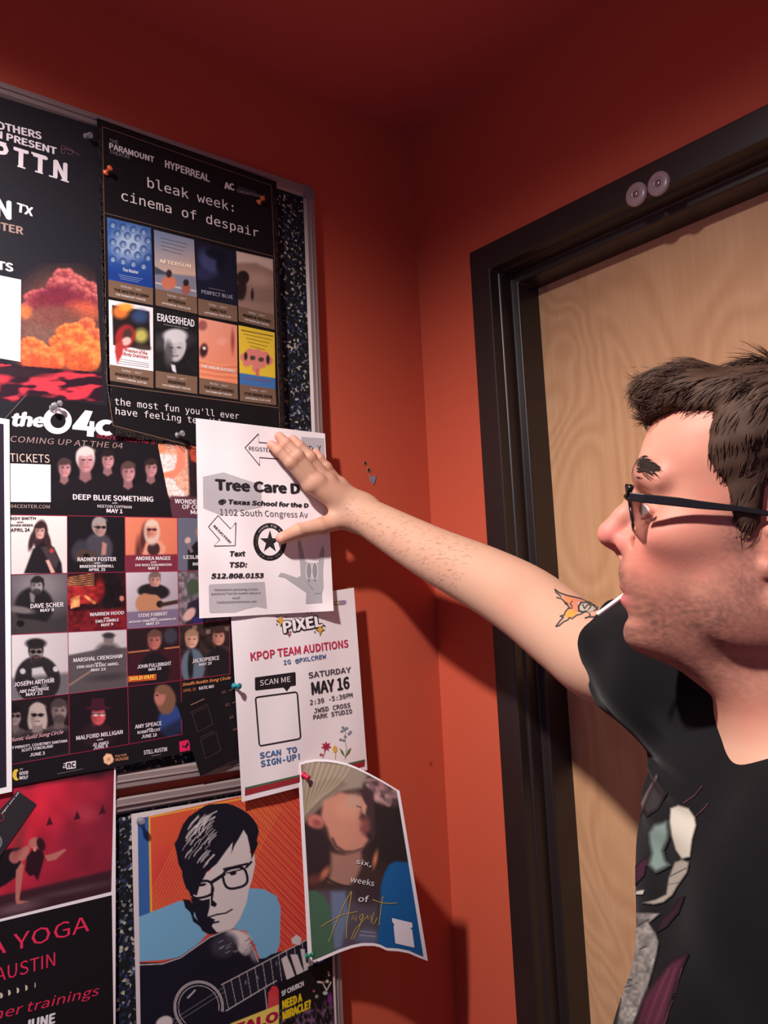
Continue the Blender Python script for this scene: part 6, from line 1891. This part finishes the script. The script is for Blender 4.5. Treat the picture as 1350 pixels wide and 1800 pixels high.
# ------------------------------------------------------------------ trousers and shoes
def d_trousers(P):
    Q = (P - TB) @ TM.T
    d = s_ell(Q, V3(0.0, 0, 0.90), V3(0.113, 0.168, 0.14), AX3)
    d = smax(d, Q[:, 2] - 1.0, 0.01)
    for s_ in (1, -1):
        d = smin(d, s_chain(Q, [V3(0.0, 0.085*s_, 0.86), V3(0.012, 0.098*s_, 0.47), V3(-0.02, 0.105*s_, 0.045)], [0.088, 0.070, 0.060], 0.02), 0.03)
    d = d + 0.003*np.sin(Q[:, 2]*60 + Q[:, 1]*40)*np.clip((0.6 - Q[:, 2])*3, 0, 1)
    return smax(d, 0.035 - Q[:, 2], 0.005)
tv, tf_ = polygonise(d_trousers, [0.5, -0.62, 0.0], [1.05, 0.0, 1.06], 0.007)
M_JEANS = mat('dark_denim', (38, 42, 56), 0.9)
n, l, b = nodes(M_JEANS)
no = n.new('ShaderNodeTexNoise'); no.inputs['Scale'].default_value = 500
mx = n.new('ShaderNodeMixRGB'); mx.inputs['Color1'].default_value = lin((32, 36, 50)); mx.inputs['Color2'].default_value = lin((48, 54, 70))
l.new(no.outputs['Fac'], mx.inputs['Fac']); l.new(mx.outputs['Color'], b.inputs['Base Color'])
big_mesh('trousers', tv, tf_, M_JEANS, person)
for s_ in (1, -1):
    def d_shoe(P, s_=s_):
        Q = (P - TB) @ TM.T
        d = s_chain(Q, [V3(-0.065, 0.105*s_, 0.045), V3(0.02, 0.112*s_, 0.047), V3(0.13, 0.122*s_, 0.034), V3(0.175, 0.120*s_, 0.028)], [0.042, 0.044, 0.042, 0.030], 0.02)
        d = smin(d, s_cap(Q, V3(-0.03, 0.105*s_, 0.06), V3(-0.02, 0.105*s_, 0.115), 0.042, 0.040), 0.03)
        return smax(d, -Q[:, 2], 0.004)
    c0 = tp(0.05, 0.11*s_, 0.06)
    hv, hf = polygonise(d_shoe, c0 - V3(0.24, 0.24, 0.08), c0 + V3(0.24, 0.24, 0.14), 0.006)
    big_mesh('shoe', hv, hf, mat('black_leather', (24, 22, 22), 0.5), person)

# ------------------------------------------------------------------ eyes, brows, hair
def hray(x, y):
    d_ = nrm(rays([(x, y)])[0])
    h = bvh_body.ray_cast(Vector(CAM), Vector(d_))
    return hloc(np.array(h[0])[None])[0] if h[0] is not None else None
def hplane(x, y, l_):
    d_ = rays([(x, y)])[0]; o_ = HO + HL*l_
    return hloc((CAM + d_ * (((o_ - CAM) @ HL) / (d_ @ HL)))[None])[0]
for s_ in (1, -1):
    c = hp(0.0775, 0.031*s_, 0.0228)
    mb = MB(); ax_ = nrm(HA + 0.08*s_*HL)
    mb.lathe(c, ax_, [(0.0122*math.sin(rad(t)), -0.0122*math.cos(rad(t))) for t in range(2, 179, 8)], 24, 0)
    mb.lathe(c, ax_, [(0.0058*k, 0.0122*math.cos(math.asin(0.0058*k/0.0122)) + 0.0003) for k in (1, 0.9, 0.7, 0.45)] + [(0.0026, 0.01185)], 24, 1)
    mb.lathe(c, ax_, [(0.0026, 0.01255), (0.0012, 0.0127)], 16, 2)
    mb.build('eye', [mat('eye_white', (214, 200, 192), 0.15, 0, 0.5), mat('iris_brown', (84, 56, 40), 0.15, 0, 0.5), mat('pupil', (8, 7, 7), 0.1, 0, 0.5)], person, True)

def tuft(V, F, p0, dirs, ln, w, up):
    """one lock: a bent tapering blade with a triangular section"""
    n_ = len(dirs)
    p_ = np.array(p0, float); b_ = len(V)
    ws = [w*math.sin(math.pi*(0.18 + 0.80*i/n_))**0.8 for i in range(n_ + 1)]
    for i in range(n_ + 1):
        dd = nrm(dirs[min(i, n_-1)]); sd = np.cross(dd, up); sd = sd / (np.linalg.norm(sd) + 1e-9); uq = np.cross(sd, dd)
        V.append(p_ + sd*ws[i]); V.append(p_ - sd*ws[i]); V.append(p_ + uq*ws[i]*0.8)
        p_ = p_ + dd*ln/n_
    for i in range(n_):
        for k in range(3):
            a_, c_ = k, (k+1) % 3
            F.append((b_+i*3+a_, b_+i*3+c_, b_+(i+1)*3+c_, b_+(i+1)*3+a_))

R_ = random.Random(11)
HAIRC = (46, 33, 28)
M_HAIR = mat('dark_brown_hair', HAIRC, 0.68, 0, 0.18)
n, l, b = nodes(M_HAIR)
no = n.new('ShaderNodeTexNoise'); no.inputs['Scale'].default_value = 90
mx = n.new('ShaderNodeMixRGB'); mx.inputs['Color1'].default_value = lin((40, 26, 20)); mx.inputs['Color2'].default_value = lin((76, 53, 40))
tc = n.new('ShaderNodeTexCoord'); l.new(tc.outputs['Object'], no.inputs['Vector'])
l.new(no.outputs['Fac'], mx.inputs['Fac']); l.new(mx.outputs['Color'], b.inputs['Base Color'])

# outline of the hair seen from the side (forward, up)
near = [hray(x, y) for x, y in ((1206, 722), (1257, 723), (1247, 752), (1243, 797), (1255, 825), (1277, 851), (1284, 884), (1290, 915), (1309, 940), (1326, 934))]
near = [v for v in near if v is not None]
HPOLY = [(0.0960, 0.1400), (0.0740, 0.1385), (0.0560, 0.1400), (0.0394, 0.1455), (0.0216, 0.1475), (-0.0085, 0.1485), (-0.05, 0.146), (-0.09, 0.124), (-0.114, 0.08), (-0.112, 0.02), (-0.094, -0.03), (-0.082, -0.055), (-0.062, -0.05), (-0.040, -0.03), (-0.036, 0.02), (-0.022, 0.045), (0.000, 0.040), (0.004, 0.012)]
HPOLY += [(float(v[0]), float(v[2])) for v in near[::-1]]
HPOLY += [(0.0640, 0.0985), (0.0800, 0.0955), (0.0900, 0.0965)]
def poly_sd(X, Y, pts):
    ins = inpoly(X, Y, pts); d = np.full(X.shape, 9.0)
    for i in range(len(pts)): d = np.minimum(d, segdist(X, Y, pts[i-1], pts[i]))
    return np.where(ins, -d, d)
def d_hair(P):
    Q = hloc(P)
    pd = poly_sd(Q[:, 0], Q[:, 2], HPOLY)
    th = 0.0035 + 0.013*np.clip(-pd/0.03, 0, 1) * np.clip((Q[:, 2] - 0.03)/0.08, 0.15, 1)
    d = d_skull(Q) - th
    q_ = s_ell(Q, V3(0.054, 0.0, 0.1165), V3(0.044, 0.054, 0.0265), AX3)
    d = smin(d, q_, 0.012)
    lump = 0.0006*np.sin(Q[:, 2]*330 + Q[:, 0]*120 + 3*np.sin(Q[:, 1]*70)) * np.clip((Q[:, 2] - 0.02)/0.05, 0.2, 1)
    return smax(d + lump, pd, 0.006)
hv, hf = polygonise(d_hair, HO - 0.16, HO + 0.19, 0.0026)
hair = big_mesh('hair', hv, hf, M_HAIR, person)
hq = hloc(hv)
hn = np.zeros_like(hv)
fn_ = np.cross(hv[hf[:, 1]] - hv[hf[:, 0]], hv[hf[:, 3]] - hv[hf[:, 0]])
for k in range(4): np.add.at(hn, hf[:, k], fn_)
hn /= np.linalg.norm(hn, axis=1)[:, None] + 1e-12
V = []; F = []
idx = [i for i in range(len(hv)) if hq[i, 1] > -0.055 and hq[i, 0] > -0.075]
R_.shuffle(idx)
for i in (idx*2)[:11000]:
    a_, l_, u_ = hq[i]
    nn = hn[i]
    inner = np.linalg.norm(nn)
    top = np.clip((u_ - 0.085)/0.04, 0, 1)
    flow = HA*(0.9*top + 0.25) + HU*(0.02*top - 0.75*(1 - top)) + HL*R_.gauss(0, 0.16) + HU*R_.gauss(0, 0.12)
    flow = flow - nn*(flow @ nn)
    flow = nrm(flow)
    ln = (0.012 + 0.011*top)*(0.7 + 0.6*R_.random())
    if a_ > 0.062 and u_ > 0.105: ln *= 0.8
    lf = 0.03 + 0.06*R_.random()
    tuft(V, F, hv[i] - nn*0.0012 + np.array([R_.uniform(-.0012, .0012) for _ in range(3)]), [flow + nn*lf, flow + nn*lf*0.4, flow - nn*0.10, flow - nn*0.2], ln, 0.00028 + 0.00026*R_.random(), nn)
for k in range(160):              # loose tips of the quiff
    a_ = 0.078 + 0.014*R_.random(); l_ = R_.uniform(-0.04, 0.04); u_ = R_.uniform(0.098, 0.136)
    d1 = nrm(HA*1.0 + HU*R_.uniform(-0.6, 0.5) + HL*R_.gauss(0, .25)); d2 = nrm(d1 - HU*0.25 if u_ < 0.112 else d1 + HU*0.2)
    tuft(V, F, hp(a_, l_, u_), [d1, d1, d2, d2], R_.uniform(0.006, 0.012), 0.00035, HU)
for k in range(14):               # strands falling on to the forehead
    l_ = R_.uniform(-0.02, 0.03)
    tuft(V, F, hp(0.084, l_, 0.101), [HA*0.5 - HU, HA*0.3 - HU, -HU - HA*0.1, -HU - HA*0.4], R_.uniform(0.008, 0.016), 0.0004, HA)
V = np.array(V)
o = mesh_obj('hair_locks', V, F, M_HAIR, person); o['kind'] = 'stuff'
V = []; F = []
for s_ in (1, -1):
    for k in range(700):
        t = R_.random()**1.2
        c = np.array([0.0975 - 0.024*t**1.5, (0.008 + 0.038*t)*s_, 0.0560 + 0.004*math.sin(t*2.6) - 0.008*t*t + R_.gauss(0, 0.0042)*(1 - 0.6*t)])
        w0 = hp(*c)
        h = bvh_body.find_nearest(Vector(w0))
        p0 = np.array(h[0]); nn = np.array(h[1])
        if nn @ (p0 - HO) < 0: nn = -nn
        fl_ = nrm(-HA*0.6 + HL*s_*0.7 + HU*(0.25 - 0.7*t))
        tuft(V, F, p0, [fl_ + nn*0.35, fl_ + nn*0.1, fl_ - nn*0.1], 0.008 + 0.003*R_.random(), 0.00034, nn)
o = mesh_obj('eyebrows', np.array(V), F, mat('dark_brown_hair', (38, 27, 23), 0.6), person); o['kind'] = 'stuff'
V = []; F = []
for s_ in (1, -1):
    for k in range(26):
        t = k/25
        c = hp(0.0895 - 0.006*abs(t - 0.4), (0.021 + 0.022*t)*s_, 0.0265 + 0.003*math.sin(t*3.1))
        fl_ = nrm(HA*1.0 + HU*0.35 + HL*s_*(t - 0.4)*0.8)
        tuft(V, F, c, [fl_, fl_ + HU*0.4, fl_ + HU*0.9], 0.007, 0.00025, HU)
o = mesh_obj('eyelashes', np.array(V), F, mat('dark_brown_hair', (30, 22, 20), 0.6), person); o['kind'] = 'stuff'
# fine hair on the forearm
V = []; F = []
for k in range(420):
    t = R_.random()**0.8
    base = WR*(1 - t) + F2*t; ax_ = nrm(F2 - WR)
    rv = nrm(np.array([R_.gauss(0, 1), R_.gauss(-0.6, 1), R_.gauss(0.1, 1)])); rv = nrm(rv - ax_*(rv @ ax_))
    h = bvh_body.ray_cast(Vector(base + rv*0.09), Vector(-rv))
    if h[0] is None: continue
    p0 = np.array(h[0]); nn = np.array(h[1])
    if nn @ rv < 0: nn = -nn
    fl_ = nrm(-ax_*0.8 - TZ*0.5 + rv*0.1 + np.array([R_.gauss(0, .3) for _ in range(3)])); fl_ = nrm(fl_ - nn*(fl_ @ nn))
    tuft(V, F, p0 - nn*0.0003, [fl_ + nn*0.3, fl_ + nn*0.1, fl_], R_.uniform(0.006, 0.011), 0.00011, nn)
o = mesh_obj('arm_hair', np.array(V), F, mat('arm_hair_brown', (104, 72, 54), 0.6), person); o['kind'] = 'stuff'

# ------------------------------------------------------------------ print on cloth and skin: laid on the surface
def decal(name, bvh, x0, y0, x1, y1, step, paint, parent, mt, off=0.0006, base=(14, 12, 14)):
    nx, ny = int((x1-x0)/step)+1, int((y1-y0)/step)+1
    class G_: pass
    q = Pic.__new__(Pic)
    q.X, q.Y = np.meshgrid(np.linspace(x0, x1, nx), np.linspace(y0, y1, ny))
    q.c = np.zeros((ny, nx, 3)); q.c[:] = base; q.m = np.zeros((ny, nx))
    paint(q)
    keep = q.m > 0.04
    P = np.zeros((ny, nx, 3)); ok = np.zeros((ny, nx), bool)
    need = keep.copy()
    for j, i in np.argwhere(need):
        d_ = rays([(q.X[j, i], q.Y[j, i])])[0]
        h = bvh.ray_cast(Vector(CAM), Vector(nrm(d_)))
        if h[0] is None: continue
        nn = np.array(h[1]); nn = nn if nn @ d_ < 0 else -nn
        P[j, i] = np.array(h[0]) + nn*off; ok[j, i] = True
    vid = -np.ones((ny, nx), int); vid[ok] = np.arange(ok.sum())
    F = []
    for j, i in np.argwhere(ok[:-1, :-1] & ok[1:, :-1] & ok[:-1, 1:] & ok[1:, 1:]):
        c4 = [P[j, i], P[j+1, i], P[j+1, i+1], P[j, i+1]]
        if max(np.linalg.norm(c4[k] - c4[k-1]) for k in range(4)) > 0.03: continue
        F.append((vid[j, i], vid[j+1, i], vid[j+1, i+1], vid[j, i+1]))
    return mesh_obj(name, P[ok], F, mt, parent, cols=lin1(np.clip(q.c[ok], 0, 255)), smooth=True)
SOFT = 1.0
def mark(q, a, col):
    q.m = np.maximum(q.m, a); q.blend(a, col)
def mpoly(q, pts, col, soft=1.0):
    ins = inpoly(q.X, q.Y, pts); d = np.full(q.X.shape, 1e9)
    for i in range(len(pts)): d = np.minimum(d, segdist(q.X, q.Y, pts[i-1], pts[i]))
    mark(q, np.clip(0.5 - np.where(ins, -d, d)/(soft*SOFT), 0, 1), col)
def mline(q, pts, w, col):
    d = np.full(q.X.shape, 1e9)
    for i in range(len(pts) - 1): d = np.minimum(d, segdist(q.X, q.Y, pts[i], pts[i+1]))
    mark(q, np.clip(0.5 - (d - w/2)/0.8, 0, 1), col)

def TT(s): return [(760 + float(t.split(',')[0])/3.46, 900 + float(t.split(',')[1])/3.46) for t in s.split()]
def paint_tattoo(q):
    mpoly(q, TT('795,508 900,530 960,560 905,600 860,610 835,575 800,545'), (196, 122, 96))
    mpoly(q, TT('880,548 960,556 1000,575 990,600 940,612 900,606'), (176, 164, 150))
    mpoly(q, TT('812,600 850,590 885,622 830,648 800,632'), (212, 142, 66))
    mpoly(q, TT('790,512 840,520 850,560 820,560'), (206, 128, 84))
    INK = (52, 54, 56)
    for s_, w_ in (('745,472 775,494 825,510 905,528', 2.0), ('745,472 752,490 782,516', 1.7), ('757,522 785,528 800,545 822,560', 1.8), ('822,560 806,556 832,578 824,590 850,585', 1.8), ('850,545 838,560 852,575', 1.4), ('824,590 808,610 802,628 778,634 798,642 778,662 752,697', 2.0), ('752,697 772,692 800,668 826,656', 2.0), ('826,656 834,644 850,650 880,628 905,622 930,605', 1.7),
                   ('905,552 890,575 892,604 915,610 940,606', 2.4), ('905,552 950,552 985,575 1000,590', 1.8), ('915,565 925,590 950,560 965,575 950,595', 1.6), ('975,565 1000,570 1005,590 985,600', 1.6), ('930,645 955,640 980,640 1004,630', 2.0), ('950,615 962,628 935,648', 1.5), ('905,528 940,545 990,560 1010,570', 1.6)):
        mline(q, TT(s_), w_*1.35, INK)
M_DEC = attr_mat('skin_ink', 0.6, 0.2)
decal('tattoo', bvh_body, 970, 1030, 1056, 1106, 0.7, paint_tattoo, person, M_DEC, 0.0004, (196, 152, 128))

def TH(s): return [(1050 + float(t.split(',')[0])/3.273, 1250 + float(t.split(',')[1])/3.273) for t in s.split()]
def paint_shirt(q):
    mpoly(q, TH('345,365 350,380 300,470 250,600 230,640 212,630 235,560 290,460'), (104, 86, 86), 2)
    mpoly(q, TH('340,400 400,470 350,560 290,600 270,560'), (48, 44, 44), 3)
    for s_ in ('500,530 560,490 605,435', '575,600 610,570 640,535'): mline(q, TH(s_), 3.0, (84, 46, 54))
    mpoly(q, TH('180,940 240,880 295,840 270,950 195,1025'), (62, 32, 50), 2)
    mpoly(q, TH('480,1080 505,1065 470,1160 400,1240 350,1270 380,1200 430,1150'), (44, 25, 34), 2)
    mpoly(q, TH('115,1490 150,1380 190,1270 200,1470 150,1500'), (98, 52, 72), 2)
    mpoly(q, TH('230,1810 270,1660 340,1560 430,1450 520,1400 470,1520 420,1660 385,1810'), (70, 30, 45), 4)
    for k in range(6):
        mline(q, TH('%d,1810 %d,1640 %d,1480' % (260 + k*25, 320 + k*26, 400 + k*18)), 1.4, (98, 44, 62) if k % 2 else (50, 25, 36))
    mpoly(q, TH('330,655 380,645 402,635 412,700 408,740 380,800 395,860 420,885 385,905 340,925 300,885 318,820 305,760 298,700'), (118, 138, 130), 4)
    mpoly(q, TH('425,560 470,540 530,560 565,610 572,660 550,740 538,840 490,850 455,800 432,720 420,640'), (180, 174, 160), 2.0)
    mpoly(q, TH('450,870 490,855 532,870 520,930 470,1000 435,1060 385,1100 330,1112 265,1104 340,1085 400,1055 415,960'), (148, 142, 130), 2)
    mline(q, TH('425,950 515,905'), 2, (70, 64, 62)); mline(q, TH('410,1000 480,985'), 1.5, (90, 84, 80))
    mpoly(q, TH('212,1058 230,1035 275,1028 268,1055'), (190, 184, 172), 1.5)
    mpoly(q, TH('205,1130 240,1160 365,1165 300,1220 340,1280 356,1330 345,1400 320,1500 290,1600 262,1660 235,1740 205,1810 118,1810 140,1660 118,1580 112,1510 180,1485 210,1420 195,1300'), (122, 117, 112), 2)
    nz = vnoise(q.X, q.Y, 5, 3)*0.5 + vnoise(q.X, q.Y*0.6, 11, 8)*0.5
    g_ = q.c.mean(-1) > 80
    q.c = np.where(g_[..., None] & (q.Y > 1600)[..., None], q.c*(0.62 + 0.75*nz)[..., None], q.c)
    for s_ in ('250,1370 285,1355', '125,1560 205,1545', '160,1590 200,1580', '230,1240 300,1200'): mline(q, TH(s_), 2.2, (50, 44, 46))
SOFT = 2.6
decal('shirt_print', bvh_shirt, 1080, 1355, 1250, 1802, 1.4, paint_shirt, person, attr_mat('screen_print', 0.8, 0.15), 0.0007)

# small marks on the neck
# ------------------------------------------------------------------ glasses
LF = lambda px_, l_: hplane(px_[0], px_[1], l_)
fc = hplane(1107, 866, 0.067)           # front corner on the near side
bk = hplane(1350, 903, 0.074)
gl_ = empty('eyeglasses', tuple(hp(0.098, 0, 0.03)), 'black framed glasses on the man, thin lens edge-on beside his nose', 'glasses')
M_BLK = mat('black_acetate', (12, 11, 12), 0.35, 0, 0.5)
LA, LUT, LUB = 0.1010, 0.0405, 0.0055
def lens_pt(ang, s_, grow=0.0):
    cx_, cu = 0.0375*s_, (LUT + LUB)/2
    ca, sa = math.cos(ang), math.sin(ang)
    x = (0.0265 + grow)*math.copysign(abs(ca)**0.55, ca); y = ((LUT - LUB)/2 + grow)*math.copysign(abs(sa)**0.6, sa)
    return hp(LA - 0.0045*(0.5 - (y/(LUT - LUB))) - 0.20*abs(cx_ + x)**1.5 * 1.1, cx_ + x, cu + y)
mb = MB()
for s_ in (1, -1):
    pts = [lens_pt(2*math.pi*k/40, s_) for k in range(41)]
    mb.tube(pts, 0.0008, 8)
    mb.tube([lens_pt(a_, s_, 0.0004) for a_ in np.linspace(0.35, math.pi - 0.35, 18)], 0.0014, 8)
    mb.tube([lens_pt(0.42 if s_ > 0 else math.pi - 0.42, s_), hp(fc[0] - 0.001, 0.0685*s_, LUT - 0.002)], 0.0024, 8)
mb.tube([lens_pt(math.pi - 0.5, 1), hp(LA + 0.001, 0.005, 0.0345), hp(LA + 0.001, -0.005, 0.0345), lens_pt(0.5, -1)], 0.002, 8)
fo = mb.build('frame', M_BLK, gl_, True)
M_LENS = mat('spectacle_lens', (240, 240, 240), 0.02, 0, 0.5)
M_LENS.node_tree.nodes['Principled BSDF'].inputs['Transmission Weight'].default_value = 1.0
M_LENS.node_tree.nodes['Principled BSDF'].inputs['IOR'].default_value = 1.12
for s_ in (1, -1):
    ring_ = [lens_pt(2*math.pi*k/40, s_) for k in range(40)]
    V = ring_ + [v - HA*0.0018 for v in ring_]
    F = [tuple(range(40)), tuple(range(79, 39, -1))] + [(k, (k+1) % 40, 40 + (k+1) % 40, 40 + k) for k in range(40)]
    mesh_obj('lens', V, F, M_LENS, gl_)
    # temple: deep at the hinge, thinner towards the ear, hooked behind it
    path = [(fc[0], 0.0690, fc[2] - 0.0030, 0.0031), (0.085, 0.0715, fc[2] - 0.0048, 0.0034), (0.060, 0.0735, (fc[2]*0.72 + bk[2]*0.28) - 0.0032, 0.0034), (0.045, 0.0745, fc[2]*0.55 + bk[2]*0.45 - 0.0026, 0.0030), (0.020, 0.0755, fc[2]*0.28 + bk[2]*0.72 - 0.0010, 0.0022), (bk[0], 0.0765, bk[2], 0.0020), (-0.026, 0.0750, bk[2] - 0.006, 0.0019), (-0.040, 0.0735, bk[2] - 0.022, 0.0022), (-0.046, 0.0720, bk[2] - 0.036, 0.0022)]
    V = []; F = []
    for (a_, l_, u_, hh) in path:
        for dl, du in ((0.0011, 1), (-0.0011, 1), (-0.0011, -1), (0.0011, -1)):
            V.append(hp(a_, (l_ + dl)*s_, u_ + du*hh))
    for k in range(len(path) - 1):
        for j in range(4): F.append((k*4+j, k*4+(j+1) % 4, (k+1)*4+(j+1) % 4, (k+1)*4+j))
    F += [(0, 1, 2, 3), tuple(len(V) - 4 + k for k in (3, 2, 1, 0))]
    o = mesh_obj('temple', V, F, M_BLK, gl_)
    bm = bmesh.new(); bm.from_mesh(o.data); bmesh.ops.recalc_face_normals(bm, faces=bm.faces); bm.to_mesh(o.data); bm.free()
    bevel(o, 0.0006, 2)

# ------------------------------------------------------------------ white stick held between the lips
a_ = hp(0.0960, 0.002, -0.0445)
e1 = hplane(1104, 1041, 0.002); e2 = hplane(1050.5, 1080, 0.002)
s1 = HO + HM.T @ e1; s2 = HO + HM.T @ e2
mb = MB(); mb.tube([s1 - nrm(s2 - s1)*0.010, s1, s1*0.5 + s2*0.5, s2], 0.0018, 14)
o = mb.build('lollipop_stick', mat('white_paper_stick', (236, 230, 228), 0.6), None)
autosmooth(o, 50)
tag(o, 'thin white stick held in the man\'s lips, pointing down to the tattoo', 'stick')
